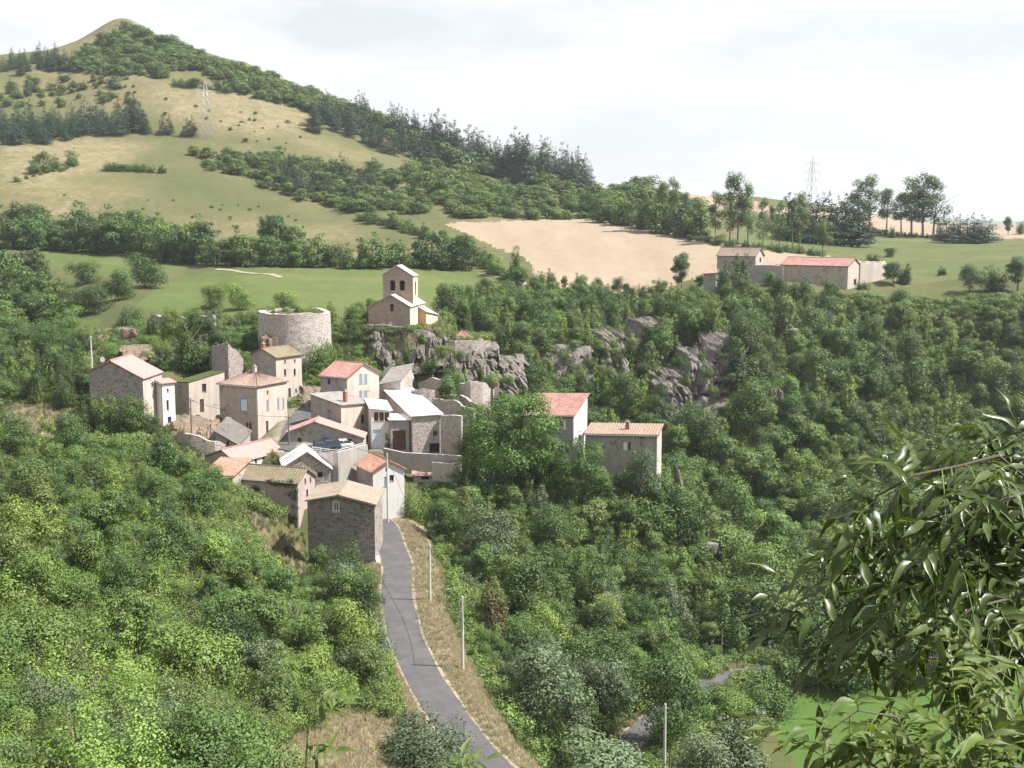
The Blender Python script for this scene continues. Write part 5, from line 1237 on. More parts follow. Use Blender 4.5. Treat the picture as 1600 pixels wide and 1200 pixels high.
for u, vb, vt, k, l_ in ((735, 705, 650, 'leaf_dark', 'dark shrub against the right end of the barn rubble wall'), (735, 745, 690, 'leaf_dark', 'dark leafy shrub beside the stained terrace wall'), (752, 800, 712, 'leaf_dark', 'dark tree in front of the lower terrace wall'), (700, 615, 585, 'leaf_light', 'light shrub on the slope under the churchyard'),
                         (665, 590, 560, 'leaf_light', 'pale green shrub beside the vaulted cellar'), (690, 632, 608, 'leaf_light', 'yellow green shrub inside the ruins'), (560, 512, 478, 'leaf_mid', 'rounded tree at the left corner of the church'), (548, 520, 495, 'leaf_dark', 'dark tree right of the round tower'),
                         (575, 505, 465, 'leaf_dark', 'dark tree behind the left eave of the church'), (330, 482, 440, 'leaf_light', 'yellow green tree on the ruin mound'), (372, 484, 442, 'leaf_light', 'pale yellow green tree at the right of the ruin mound'), (440, 490, 450, 'leaf_light', 'yellow green shrub on top of the round tower rim'),
                         (300, 580, 495, 'leaf_dark', 'dark spreading tree above the rough house'), (340, 590, 515, 'leaf_dark', 'dark tree beside the ruined gable'), (322, 600, 540, 'leaf_mid', 'ivy green tree hugging the ruined gable'), (378, 585, 550, 'leaf_light', 'light shrub between ruined gable and tall house'),
                         (210, 505, 468, 'leaf_mid', 'lone bush at the edge of the green field'), (225, 450, 395, 'leaf_dark', 'dark bush left on the green field margin'), (185, 470, 420, 'leaf_dark', 'dark round bush above the ruin mound'), (150, 490, 440, 'leaf_dark', 'dark bush on the dry bank at the left'),
                         (132, 445, 403, 'leaf_dark', 'dark round tree alone in the upper left green field'), (110, 520, 478, 'leaf_mid', 'bush below the dry bank at the left'), (605, 695, 664, 'leaf_mid', 'climbing shrub by the pale blue door'), (515, 680, 645, 'leaf_mid', 'vine covered shrub before the grey roofed house'),
                         (500, 760, 722, 'leaf_light', 'shrub between the striped shed and the car park wall'), (555, 765, 735, 'leaf_mid', 'shrub under the car park wall corner'), (545, 600, 560, 'leaf_light', 'light green shrub above the buff gabled house'), (490, 570, 520, 'leaf_mid', 'tall shrub at the right foot of the round tower'),
                         (530, 575, 545, 'leaf_light', 'yellow green bush between tower and church rock'), (515, 560, 530, 'leaf_mid', 'green bush right below the tower wall'), (575, 590, 555, 'leaf_light', 'bright bush left of the vaulted cellar')):
    tree_px('tree' if vb - vt > 55 else 'bush', u, vb, vt, l_, k, y0=150, w=1.1)
# ivy clad left bank beside the dark stone house
tree_px('bush', 525, 945, 830, 'dark leafy tree in front of the dark stone house', 'leaf_dark', D=160, w=.75)
tree_px('tree', 548, 925, 838, 'dense dark tree at the right foot of the dark stone house', 'leaf_dark', D=163, w=.9)
tree_px('tree', 500, 950, 850, 'mid green tree at the left foot of the dark stone house', 'leaf_mid', D=158, w=.9)

for u, vt, D, k, w_, l_ in ((1000, 706, 206, 'leaf_grey', .6, 'narrow grey green tree before the long grey house'), (965, 722, 207, 'leaf_mid', .8, 'tree between the feathery trees and the narrow grey green one'), (1024, 728, 207, 'leaf_dark', 1.0, 'dark tree at the right corner of the long grey house'), (940, 728, 206, 'leaf_mid', .9, 'tree below the wall of the long grey house'), (985, 730, 206, 'leaf_dark', 1.0, 'dark tree low before the long grey house'),
                        (770, 735, 200, 'leaf_grey', 1.1, 'big grey green tree below the lower terrace wall'), (835, 750, 197, 'leaf_grey', 1.1, 'big grey green tree below the feathery trees'), (730, 765, 196, 'leaf_grey', 1.1, 'grey green tree right of the little white house'), (885, 800, 194, 'leaf_dark', 1.0, 'dark round tree below the feathery trees'),
                        (1300, 928, 160, 'leaf_dark', 1.2, 'big dark tree at the edge of the valley meadow, left one'), (1345, 918, 161, 'leaf_dark', 1.2, 'big dark tree at the edge of the valley meadow, right one'), (1262, 965, 161, 'leaf_mid', 1.0, 'green tree where the valley road disappears'), (1420, 960, 161.5, 'leaf_dark', 1.1, 'dark tree behind the valley meadow'), (1490, 955, 163, 'leaf_mid', 1.1, 'green tree behind the valley meadow near the right')):
    p_ = P(u, 900, D); z_ = float(zt(p_.x, p_.y)); put('tree', p_.x, p_.y, CAMZ + D * slope_of(vt) - z_, k, l_, None, True, w_)
for u, vb, vt, k, l_ in ((1195, 1110, 1040, 'leaf_mid', 'bush on the near side of the valley road'), (1215, 1090, 1030, 'leaf_mid', 'low bush at the left corner of the valley meadow'), (1150, 1130, 1075, 'leaf_light', 'light bush near the round tree by the valley road'), (1240, 1075, 1015, 'leaf_dark', 'dark bush hiding the valley road'), (1290, 1072, 1030, 'leaf_dark', 'dark bush at the top edge of the valley meadow'), (1345, 1065, 1020, 'leaf_dark', 'dark shrub at the top right of the valley meadow')):
    tree_px('bush', u, vb, vt, l_, k, w=1.3)

# --- poplars and tall trees on the plateau
for i, (u, vb, vt) in enumerate(((985, 362, 305), (1010, 362, 300), (1035, 364, 283), (1052, 364, 280), (1070, 368, 300), (1092, 372, 310), (1118, 376, 298), (1140, 380, 274), (1152, 381, 270), (1168, 383, 288), (1192, 388, 312), (1205, 389, 320), (1218, 390, 316), (1238, 391, 308), (1250, 391, 303))):
    tree_px('poplar', u, vb, vt, None, ['leaf_mid', 'leaf_dark', 'leaf_olive'][i % 3], 'slender trees in the row above the wheat field', w=1.0, y0=380)
    PL[-1]['ord'] = ('slender tall tree', 'from the left in the row above the wheat field')
tree_px('tree', 1285, 398, 335, 'slim tree with bare trunk standing alone in the hay meadow', 'leaf_mid', w=.7, y0=380)
for i, (u, vb, vt) in enumerate(((1340, 358, 280), (1358, 360, 276), (1385, 364, 294), (1408, 368, 300), (1424, 368, 276), (1442, 369, 270), (1458, 370, 280))):
    tree_px('poplar', u, vb, vt, None, ['leaf_dark', 'leaf_mid', 'leaf_dark'][i % 3], 'big trees on the right skyline', w=1.6, y0=380)
    PL[-1]['ord'] = ('big broad tree', 'from the left in the right skyline clump')
for i, u in enumerate(range(1232, 1345, 11)):
    tree_px('pine', u, 334 + i * 1.2, 298 + G.random() * 6, None, None, 'far pines behind the right pylon', w=1.7, D=520); PL[-1]['ord'] = ('dark far pine', 'from the left in the wood behind the right pylon')
for i, u in enumerate(range(1478, 1552, 11)):
    tree_px('pine', u, 364, 330 + G.random() * 7, None, None, 'far pines on the right skyline', w=2.0, D=560); PL[-1]['ord'] = ('dark far pine', 'from the left in the row ending the right skyline')
for u, vb, vt, l_ in ((1575, 368, 337, 'small tree at the right end of the skyline'), (1594, 366, 340, 'tree cut by the right picture edge on the skyline'), (1468, 376, 352, 'bush under the big skyline trees'), (1395, 372, 350, 'low bush below the big skyline trees'), (1320, 362, 345, 'hedge bush at the left of the big skyline trees')):
    tree_px('tree', u, vb, vt, l_, 'leaf_dark', y0=380)
for i, u in enumerate(range(1304, 1480, 9)):
    tree_px('bush', u, 359 + i * .85, 349 + i * .8 + G.random() * 3, None, 'leaf_dark', 'low hedge under the skyline trees', w=1.4, y0=380); PL[-1]['ord'] = ('low dark hedge bush', 'from the left under the big skyline trees')
for u, vb, vt, l_ in ((1395, 446, 402, 'large dark bush right of the farm ruin'), (1412, 444, 408, 'dark bush beside the farm ruin, right one of two'), (1365, 408, 392, 'bush behind the farm ruin roof'), (1388, 402, 385, 'small dark bush alone in the hay meadow'), (1470, 430, 414, 'small bush on the meadow path'),
                      (1348, 452, 436, 'bush at the foot of the farm ruin'), (1515, 458, 415, 'round tree left at the meadow edge above the wood'), (1550, 455, 405, 'second round tree at the meadow edge above the wood'), (1590, 455, 398, 'tall tree at the meadow edge by the right picture edge'), (1250, 470, 424, 'tree before the long barn wall'), (1298, 478, 440, 'bush before the corner of the barn'), (1205, 448, 424, 'bush before the low farm wall'),
                      (1345, 490, 455, 'bush on the meadow slope below the barn'), (1408, 492, 452, 'round bush on the green slope right of the farm'), (1095, 455, 428, 'bush beside the small farm shed')):
    tree_px('tree' if vb - vt > 25 else 'bush', u, vb, vt, l_, 'leaf_dark', y0=330, w=1.25)

for i, (u, v, D) in enumerate(((1048, 640, 277), (1070, 600, 283), (1085, 665, 277), (1098, 560, 289), (1112, 612, 284), (1125, 650, 281), (1140, 600, 287), (1150, 545, 296), (1030, 670, 274), (880, 560, 294), (905, 590, 289), (865, 600, 287), (960, 560, 296), (1015, 545, 298), (640, 560, 247.5), (610, 545, 249), (675, 572, 247), (705, 585, 248), (765, 600, 250), (790, 600, 255), (655, 535, 250), (1060, 570, 286), (1035, 615, 280), (1075, 640, 278), (1105, 585, 287), (1130, 560, 292), (1160, 570, 293), (1120, 680, 277), (1060, 690, 274), (895, 548, 297), (920, 570, 293), (855, 575, 291), (950, 585, 291), (985, 545, 299), (1035, 510, 306), (1008, 575, 294), (690, 560, 249), (720, 560, 253), (750, 585, 252), (625, 570, 246.5), (815, 620, 252))):
    p_ = P(u, v, D - 1.0); put('bush', p_.x, p_.y, G.uniform(1.6, 3.2), pick(('leaf_mid', 3), ('leaf_olive', 2), ('leaf_dark', 2)), None, 'bushes growing on the rock faces', True, 1.2, float(p_.z - zt(p_.x, p_.y))); PL[-1]['ord'] = ('small bush', 'from the left among those on the rock faces')

for i, (a_, k_) in enumerate(((.4, .5), (2.2, .6), (3.4, .55), (4.6, .5), (1.2, .2))):
    x_, y_ = TOW[0].x + math.cos(a_) * TOW[1] * k_, TOW[0].y + math.sin(a_) * TOW[1] * k_
    put('bush', x_, y_, G.uniform(1.3, 2.6), 'leaf_light', None, 'bushes on top of the round tower', True, 1.2, TOW[0].z + TOW[2] - 1.0 - float(zt(x_, y_))); PL[-1]['ord'] = ('light green bush', 'from the left on top of the round tower')

for u, D, vt, k, l_ in ((240, 254, 484, 'leaf_mid', 'bush hiding the left end of the castle ruin'), (275, 253, 482, 'leaf_light', 'light bush hiding the middle of the castle ruin'), (308, 252, 484, 'leaf_mid', 'bush hiding the right half of the castle ruin'), (332, 250, 488, 'leaf_dark', 'dark bush at the right end of the castle ruin'), (152, 199, 596, 'leaf_mid', 'bush before the left end of the long stone house'), (172, 198, 606, 'leaf_light', 'light bush before the long stone house gable'), (194, 197, 610, 'leaf_mid', 'bush under the middle of the long stone house gable'), (212, 197, 622, 'leaf_mid', 'bush near the corner of the long stone house'), (232, 196, 640, 'leaf_dark', 'dark bush below the corner of the long stone house'), (1048, 205, 735, 'leaf_mid', 'bush covering the rock right of the long grey house'), (1070, 206, 770, 'leaf_dark', 'dark bush below the rock right of the long grey house'), (1085, 208, 740, 'leaf_mid', 'tree beside the rock right of the long grey house')):
    p_ = P(u, 690, D); z_ = float(zt(p_.x, p_.y)); put('tree', p_.x, p_.y, max(1.5, CAMZ + D * slope_of(vt) - z_), k, l_, None, True, .9)

# --- hedgerows (rows of trees one can count)
def row(kind, pts, n, hpx, mats, name_, where, jit=4, y0=300, w=1.1, group=None):
    for i in range(n):
        t_ = (i + .5) / n * (len(pts) - 1); k = min(int(t_), len(pts) - 2); f = t_ - k
        u = pts[k][0] * (1 - f) + pts[k + 1][0] * f + G.uniform(-jit, jit); v = pts[k][1] * (1 - f) + pts[k + 1][1] * f + G.uniform(-jit * .4, jit * .4)
        tree_px(kind, u, v, v - hpx * G.uniform(.72, 1.25), None, pick(*mats), group or where, w=w * G.uniform(.85, 1.2), y0=y0)
        PL[-1]['ord'] = (name_, where)
DM_ = (('leaf_dark', 3), ('leaf_mid', 2)); MM_ = (('leaf_dark', 1), ('leaf_mid', 3), ('leaf_light', 1))
row('far_tree', [(0, 388), (110, 392), (215, 398), (300, 414), (430, 416), (560, 419), (735, 421)], 46, 54, DM_, 'dark hedgerow tree', 'from the left in the long hedgerow above the green field', w=1.05)
row('far_tree', [(0, 372), (120, 378), (230, 384), (330, 398)], 20, 56, DM_, 'dark tree', 'from the left in the rear row of the long hedgerow')
row('bush', [(560, 343), (620, 358), (690, 378), (740, 402), (770, 425), (800, 440)], 26, 16, DM_, 'hedge bush', 'from the left in the slanting hedge by the wheat', w=1.6, jit=3)
row('far_tree', [(595, 352), (660, 372), (720, 390), (755, 415), (785, 432)], 9, 34, MM_, 'small hedge tree', 'from the left in the slanting hedge by the wheat', jit=6)
row('far_tree', [(415, 385), (468, 385)], 4, 48, DM_, 'dark tree', 'from the left in the tall clump of the hedgerow', jit=3, y0=400)
row('far_tree', [(0, 455), (40, 470), (75, 490)], 8, 62, DM_, 'dark tree', 'from the left in the clump at the left picture edge', y0=250)
row('far_tree', [(0, 430), (60, 432), (70, 440)], 5, 40, DM_, 'dark tree', 'from the left in the rear clump at the left picture edge', y0=300)
row('bush', [(165, 268), (200, 266), (260, 272)], 8, 16, DM_, 'dark bush', 'from the left in the short hedge across the hill pasture', w=1.5, jit=3)
row('far_tree', [(45, 272), (80, 268), (120, 256)], 4, 30, MM_, 'small pasture tree', 'from the left in the group left on the pasture', jit=4)
row('bush', [(20, 285), (70, 272), (110, 264)], 8, 8, MM_, 'low bush', 'from the left below the pasture trees on the hill', w=1.4, jit=3)
row('bush', [(275, 135), (310, 137), (360, 145)], 8, 14, DM_, 'dark bush', 'from the left in the upper hill hedge', w=1.4, jit=3)
row('far_tree', [(235, 122), (262, 122)], 3, 26, DM_, 'dark tree', 'from the left in the clump below the hilltop scrub', jit=3)
row('far_tree', [(930, 345), (985, 352), (1040, 366), (1095, 376)], 16, 44, MM_, 'hedge tree', 'from the left in the hedge above the wheat field', jit=6, y0=380)
row('bush', [(1050, 372), (1130, 384), (1220, 394), (1290, 402)], 14, 14, DM_, 'low bush', 'from the left under the slender tree row', jit=4, y0=380, w=1.3)

# --- pines on the hill
def pines(poly, n_rows, n, hpx, where, seed, group):
    r_ = random.Random(seed); got = 0; tries = 0; pts = []
    xs = [p[0] for p in poly]; ys = [p[1] for p in poly]
    while got < n and tries < n * 30:
        tries += 1; u = r_.uniform(min(xs), max(xs)); v = r_.uniform(min(ys), max(ys))
        if not in_poly(np.array([u]), np.array([v]), poly)[0]: continue
        if any(abs(u - a) < 5 and abs(v - b) < 2.5 for a, b in pts): continue
        pts.append((u, v)); got += 1
        tree_px('pine', u, v, v - hpx * r_.uniform(.75, 1.2), None, None, group, w=1.25 * r_.uniform(.85, 1.2), y0=400); PL[-1]['wood'] = where
pines([(0, 232), (0, 205), (100, 200), (205, 190), (235, 205), (205, 212), (120, 220), (50, 232)], 3, 60, 42, 'dark pine in the belt across the left of the hill', 1, 'pines of the left hill belt')
for i, (u, vb) in enumerate(((255, 212), (265, 211), (292, 215), (300, 214), (228, 210))):
    tree_px('pine', u, vb, vb - 36, None, None, 'pines at the end of the left hill belt', w=1.2, y0=400); PL[-1]['ord'] = ('single dark pine', 'from the left past the right end of the hill pine belt')
pines([(480, 212), (530, 208), (600, 240), (700, 262), (800, 280), (920, 292), (925, 278), (860, 258), (760, 238), (640, 208), (560, 188), (500, 178)], 4, 120, 44, 'dark pine in the long wood under the skyline', 2, 'pines of the long skyline wood')
row('pine', [(790, 272), (850, 282), (915, 290)], 16, 54, (('leaf_pine', 1),), 'tall dark pine', 'from the left at the right end of the skyline wood', jit=4, y0=400, w=1.1)
pines([(400, 300), (430, 268), (520, 270), (580, 290), (600, 325), (560, 320), (500, 315), (440, 305)], 3, 34, 36, 'dark pine in the wood on the middle of the hillside', 3, 'pines in the middle of the hillside')
pines([(0, 112), (30, 100), (90, 96), (130, 108), (90, 115), (40, 122)], 2, 26, 30, 'dark pine in the wood on the left skyline', 4, 'pines on the left skyline')
pines([(15, 145), (60, 140), (55, 150), (20, 155)], 1, 6, 22, 'dark pine below the left skyline wood', 5, 'pines below the left skyline wood')

# --- scrub on the hill (many, small)
def scrub(poly, n, hpx, mats, where, seed, y0=400, group=None, kind='far_bush'):
    r_ = random.Random(seed); xs = [p[0] for p in poly]; ys = [p[1] for p in poly]; got = 0; tries = 0
    while got < n and tries < n * 12:
        tries += 1; u = r_.uniform(min(xs), max(xs)); v = r_.uniform(min(ys), max(ys))
        if not in_poly(np.array([u]), np.array([v]), poly)[0]: continue
        got += 1
        tree_px(kind, u, v, v - hpx * r_.uniform(.6, 1.5), None, pick(*mats), group or where, w=1.5 * r_.uniform(.8, 1.3), y0=y0); PL[-1]['wood'] = where; PL[-1]['must'] = False
OM_ = (('leaf_dark', 2), ('leaf_mid', 3), ('leaf_olive', 3))
scrub([(100, 110), (150, 70), (185, 52), (205, 48), (225, 50), (250, 62), (330, 98), (420, 125), (520, 160), (560, 180), (480, 175), (380, 140), (300, 110), (215, 120), (160, 118)], 420, 13, OM_, 'bush in the scrub around the hilltop', 11)
scrub([(330, 130), (420, 130), (560, 175), (700, 235), (760, 255), (640, 230), (520, 185), (400, 155)], 220, 13, OM_, 'bush on the skyline slope right of the hilltop', 12)
scrub([(270, 245), (330, 240), (480, 255), (620, 285), (760, 290), (930, 305), (940, 345), (760, 345), (640, 335), (560, 335), (440, 305), (340, 270)], 420, 14, OM_, 'bush in the scrub on the middle of the hillside', 13)
scrub([(560, 265), (700, 275), (900, 300), (940, 340), (800, 345), (640, 320)], 60, 26, MM_, 'small tree in the scrub above the wheat field', 14, kind='far_tree')
scrub([(160, 75), (215, 42), (265, 62), (225, 70), (190, 66)], 40, 5, OM_, 'low bush on the summit cone', 20)
scrub([(0, 130), (60, 125), (140, 120), (200, 130), (160, 170), (60, 170), (0, 165)], 50, 9, OM_, 'bush on the left shoulder of the hill', 15)
scrub([(150, 110), (190, 110), (225, 160), (200, 165)], 24, 9, OM_, 'bush in the strip running down from the hilltop', 16)
scrub([(60, 300), (500, 330), (600, 380), (430, 380), (200, 350)], 26, 4, OM_, 'tiny bush on the dry pasture', 17)
scrub([(220, 150), (480, 190), (480, 240), (300, 225)], 26, 5, OM_, 'tiny bush on the straw coloured slope', 18)
scrub([(925, 300), (1000, 295), (1085, 315), (1090, 350), (1000, 345), (930, 335)], 60, 18, MM_, 'bush on the rise left of the slender trees', 19)

# --- woods and thickets on the near slopes
open_right = [[(1205, 1118), (1252, 1078), (1330, 1054), (1400, 1042), (1900, 1030), (1900, 1260), (1270, 1260), (1215, 1150)]]
rocks_clear = [[(858, 550), (920, 550), (925, 612), (855, 612)], [(950, 530), (1010, 505), (1035, 510), (1030, 570), (950, 575)], [(1035, 590), (1090, 545), (1150, 535), (1160, 640), (1110, 690), (1040, 690)], [(1205, 600), (1228, 600), (1228, 680), (1205, 680)], [(590, 530), (770, 535), (815, 600), (740, 640), (590, 560)]]
far_fields = [pl for pl, d0, d1 in FIELD_POLYS]
for x, y in scatter([(1120, 172), (1800, 172), (1800, 352), (1340, 350), (1240, 356), (1120, 352), (1060, 300), (1055, 250)], 5.2, 9000, 1, 1.5, open_right + rocks_clear + far_fields[2:4]):
    put('tree', x, y, G.triangular(5, 15, 8) * (.72 if y > 330 else 1), pick(('leaf_dark', 3), ('leaf_mid', 5), ('leaf_olive', 2), ('leaf_light', 2)), group='trees of the ravine wood', w=G.uniform(.85, 1.35)); PL[-1]['wood'] = 'broadleaf tree in the wood on the ravine slope below the farm'
for x, y in scatter([(690, 226), (790, 222), (905, 226), (1060, 228), (1070, 300), (1110, 352), (1050, 372), (860, 385), (800, 378), (720, 355), (690, 330), (680, 290), (770, 290), (760, 250), (700, 245)], 5.0, 6000, 2, 2.0, rocks_clear + far_fields[:1]):
    put('tree', x, y, G.triangular(5.5, 12, 8) * (.75 if y > 350 else 1), pick(('leaf_dark', 4), ('leaf_mid', 4), ('leaf_grey', 1), ('leaf_olive', 1)), group='trees of the wood behind the church', w=G.uniform(.9, 1.15)); PL[-1]['wood'] = 'broadleaf tree in the wood between the church and the farm'
for x, y in scatter([(655, 180), (700, 205), (740, 214), (1010, 208), (1060, 222), (1130, 250), (1130, 172), (1020, 158), (930, 136), (835, 128), (760, 140), (700, 160)], 4.2, 6000, 3, 1.8):
    put('tree', x, y, G.triangular(4, 10, 6), pick(('leaf_grey', 4), ('leaf_mid', 3), ('leaf_dark', 2), ('leaf_olive', 2), ('leaf_light', 1)), group='trees of the wood below the village', w=G.uniform(1.0, 1.3)); PL[-1]['wood'] = 'tree in the thicket between the village and the valley road'
for x, y in scatter([(830, 118), (1000, 128), (1090, 140), (1180, 158), (1240, 166), (1180, 174), (1060, 164), (930, 150), (850, 132)], 2.6, 2500, 4, 1.3):
    put('bush', x, y, G.uniform(1.5, 3.2), pick(('leaf_mid', 3), ('leaf_light', 2), ('leaf_grey', 3)), group='bushes by the valley road', w=G.uniform(.9, 1.2)); PL[-1]['wood'] = 'bush on the bank above the valley road'
left_open = [[(395, 1260), (400, 1195), (440, 1150), (520, 1100), (590, 1120), (640, 1200), (640, 1260)], [(362, 785), (420, 806), (470, 835), (495, 880), (485, 940), (430, 900), (378, 838)], [(0, 640), (70, 632), (130, 655), (120, 690), (0, 690)], [(595, 930), (640, 1100), (620, 1090), (585, 1000)]]
for x, y in scatter([(-350, 66), (350, 66), (420, 92), (560, 112), (600, 128), (575, 150), (560, 168), (478, 172), (440, 172), (360, 178), (320, 186), (250, 192), (150, 182), (-350, 182)], 3.5, 9000, 5, 1.5, left_open):
    big = G.random() < .3
    put('tree' if big and y > 110 else 'bush', x, y, G.uniform(5, 8) if big else G.triangular(2.2, 5.4, 3.4), pick(('leaf_mid', 5), ('leaf_light', 5), ('leaf_grey', 1), ('leaf_dark', 1), ('leaf_olive', 2)), group='bushes of the near left slope', w=G.uniform(.95, 1.3)); PL[-1]['wood'] = 'leafy bush in the thicket on the near slope left of the road' if PL[-1]['kind'] == 'bush' else 'leafy tree in the thicket on the near slope left of the road'
for x, y in scatter([(-350, 192), (90, 190), (200, 208), (120, 225), (150, 260), (60, 300), (-350, 300)], 4.2, 2500, 6, 1.5, left_open):
    put('tree', x, y, G.uniform(4, 7.5), pick(('leaf_mid', 4), ('leaf_light', 2), ('leaf_dark', 2)), group='trees above the upper road', w=G.uniform(1, 1.2)); PL[-1]['wood'] = 'tree in the thicket above the upper road at the left'
for x, y in scatter([(170, 236), (300, 232), (400, 240), (400, 272), (300, 285), (170, 275)], 3.0, 1500, 7, 1.2):
    put('bush', x, y, G.uniform(1.5, 4.0), pick(('leaf_mid', 3), ('leaf_light', 3), ('leaf_dark', 2)), group='bushes on the castle mound', w=1.2); PL[-1]['wood'] = 'bush on the overgrown castle mound left of the round tower'
for x, y in scatter([(480, 236), (600, 238), (600, 250), (520, 262), (500, 258)], 2.6, 500, 8, 1.0):
    put('bush', x, y, G.uniform(1.4, 3.0), pick(('leaf_mid', 3), ('leaf_light', 3)), group='bushes below the tower', w=1.2); PL[-1]['wood'] = 'bush on the bank between tower and vaulted cellar'
for x, y in scatter([(640, 232), (780, 226), (800, 246), (720, 252), (650, 247)], 3.2, 500, 9, 1.2):
    put('bush', x, y, G.uniform(1.0, 2.4), pick(('leaf_mid', 3), ('leaf_light', 3)), group='bushes among the ruins', w=1.2); PL[-1]['wood'] = 'bush among the ruins under the church rock'
for x, y in scatter([(400, 150), (480, 150), (478, 166), (440, 176), (366, 180), (350, 172)], 3.4, 300, 10, 1.0, left_open):
    put('bush', x, y, G.uniform(1.0, 2.2), pick(('leaf_mid', 3), ('leaf_light', 2)), group='bushes below the ivy house', w=1.2); PL[-1]['wood'] = 'bush on the grassy bank below the ivy house'
for x, y in scatter([(380, 255), (540, 252), (560, 285), (700, 288), (720, 320), (560, 300), (400, 292)], 4.5, 500, 12, 1.2, far_fields[3:4]):
    put('tree', x, y, G.uniform(3.5, 6.0), pick(('leaf_mid', 3), ('leaf_dark', 3)), group='trees behind the church', w=1.2); PL[-1]['wood'] = 'small tree behind the tower and the church'
for x, y in scatter([(-350, 300), (60, 300), (130, 330), (60, 380), (-350, 390)], 6, 800, 13, 1.2, far_fields[3:6]):
    put('far_tree', x, y, G.uniform(6, 9.5), pick(('leaf_mid', 3), ('leaf_dark', 4)), group='trees of the left wood', w=1.2); PL[-1]['wood'] = 'tree in the wood at the left picture edge'

RD_D, _, RD_S = road_dist(np.array([q['x'] for q in PL]), np.array([q['y'] for q in PL]), ROADS[0][0])
LIM_U = [-400, 140, 200, 255, 320, 350, 380, 440, 478, 500, 560, 590, 622, 640, 690, 722, 735, 815, 870, 915, 960, 1035, 1060, 1700]
LIM_V = [600, 600, 610, 668, 700, 760, 835, 885, 895, 868, 880, 935, 900, 765, 758, 745, 640, 640, 690, 730, 715, 730, 600, 400]
out_ = []
for iq, q in enumerate(PL):
    if q['y'] < 185 and q['y'] > 112 and RD_S[iq] > 0 and RD_D[iq] < 12:          # the verge right of the road lies open to the sun
        hm = .7 * max(0, RD_D[iq] - 6.0) + .4
        if q['h'] > hm:
            if hm < .7 or q['must'] and RD_D[iq] < 4: continue
            q['h'] = hm
            if q['kind'] == 'tree' and hm < 4: q['kind'] = 'bush'
    if q['y'] < 204 and not q['must']:
        z_ = float(zt(q['x'], q['y'])); uu_, vv_ = pix(np.array([q['x']]), np.array([q['y']]), np.array([z_ + q['h']]))
        lim = float(np.interp(uu_[0], LIM_U, LIM_V))
        if vv_[0] < lim:
            h2 = CAMZ + q['y'] * slope_of(lim + 6 * G.random()) - z_
            if h2 < .8: continue
            q['h'] = h2
            if q['kind'] == 'tree' and h2 < 4: q['kind'] = 'bush'
    if q['kind'] == 'bush' and q['y'] < 100: q['kind'] = 'near_bush'
    out_.append(q)
PL = out_
# ------------------------------------------------------------------ build them: the ones that show largest as objects, the rest as masses
KIND = {'tree': 'broadleaf_tree', 'far_tree': 'broadleaf_tree', 'bush': 'leafy_bush', 'near_bush': 'leafy_bush', 'far_bush': 'leafy_bush', 'pine': 'pine_tree', 'poplar': 'poplar_tree', 'acacia': 'acacia_tree', 'maple': 'maple_tree'}
CAT = {'broadleaf_tree': 'tree', 'leafy_bush': 'bush', 'pine_tree': 'pine', 'poplar_tree': 'tree', 'acacia_tree': 'tree', 'maple_tree': 'tree'}
xs = np.array([q['x'] for q in PL]); ys = np.array([q['y'] for q in PL]); zs = zt(xs, ys); hs = np.array([q['h'] for q in PL])
pu, pv = pix(xs, ys, zs); pu2, pv2 = pix(xs, ys, zs + hs)
inframe = (pu > -40) & (pu < 1640) & (pv2 < 1230) & (pv > -20)
size = hs / np.maximum(ys, 20) * inframe
byname = {}
for i, q in enumerate(PL): byname.setdefault(KIND[q['kind']], []).append(i)
single, mass = [], {}
for nm, ids in byname.items():
    ids = sorted(ids, key=lambda i: (-bool(PL[i]['must']), -size[i]))
    k = sum(1 for i in ids if inframe[i])
    single += [i for i in ids[:290] if inframe[i]]
    mass[nm] = [i for i in ids[290:]] + [i for i in ids[:290] if not inframe[i]]
ORD = ['first', 'second', 'third', 'fourth', 'fifth', 'sixth', 'seventh', 'eighth', 'ninth', 'tenth', 'eleventh', 'twelfth', 'thirteenth', 'fourteenth', 'fifteenth', 'sixteenth', 'seventeenth', 'eighteenth', 'nineteenth', 'twentieth']
def ordinal(k):
    if k <= 20: return ORD[k - 1]
    return {2: 'twenty', 3: 'thirty', 4: 'forty', 5: 'fifty'}[k // 10] + '-' + ORD[k % 10 - 1] if k % 10 else {3: 'thirtieth', 4: 'fortieth', 5: 'fiftieth'}[k // 10]
groups = {}
for i in single:
    if PL[i].get('ord'): groups.setdefault(PL[i]['ord'], []).append(i)
for key, ids in groups.items():
    for k, i in enumerate(sorted(ids, key=lambda i: pu[i])): PL[i]['label'] = '%s %s %s' % (key[0], ordinal(k + 1), key[1])
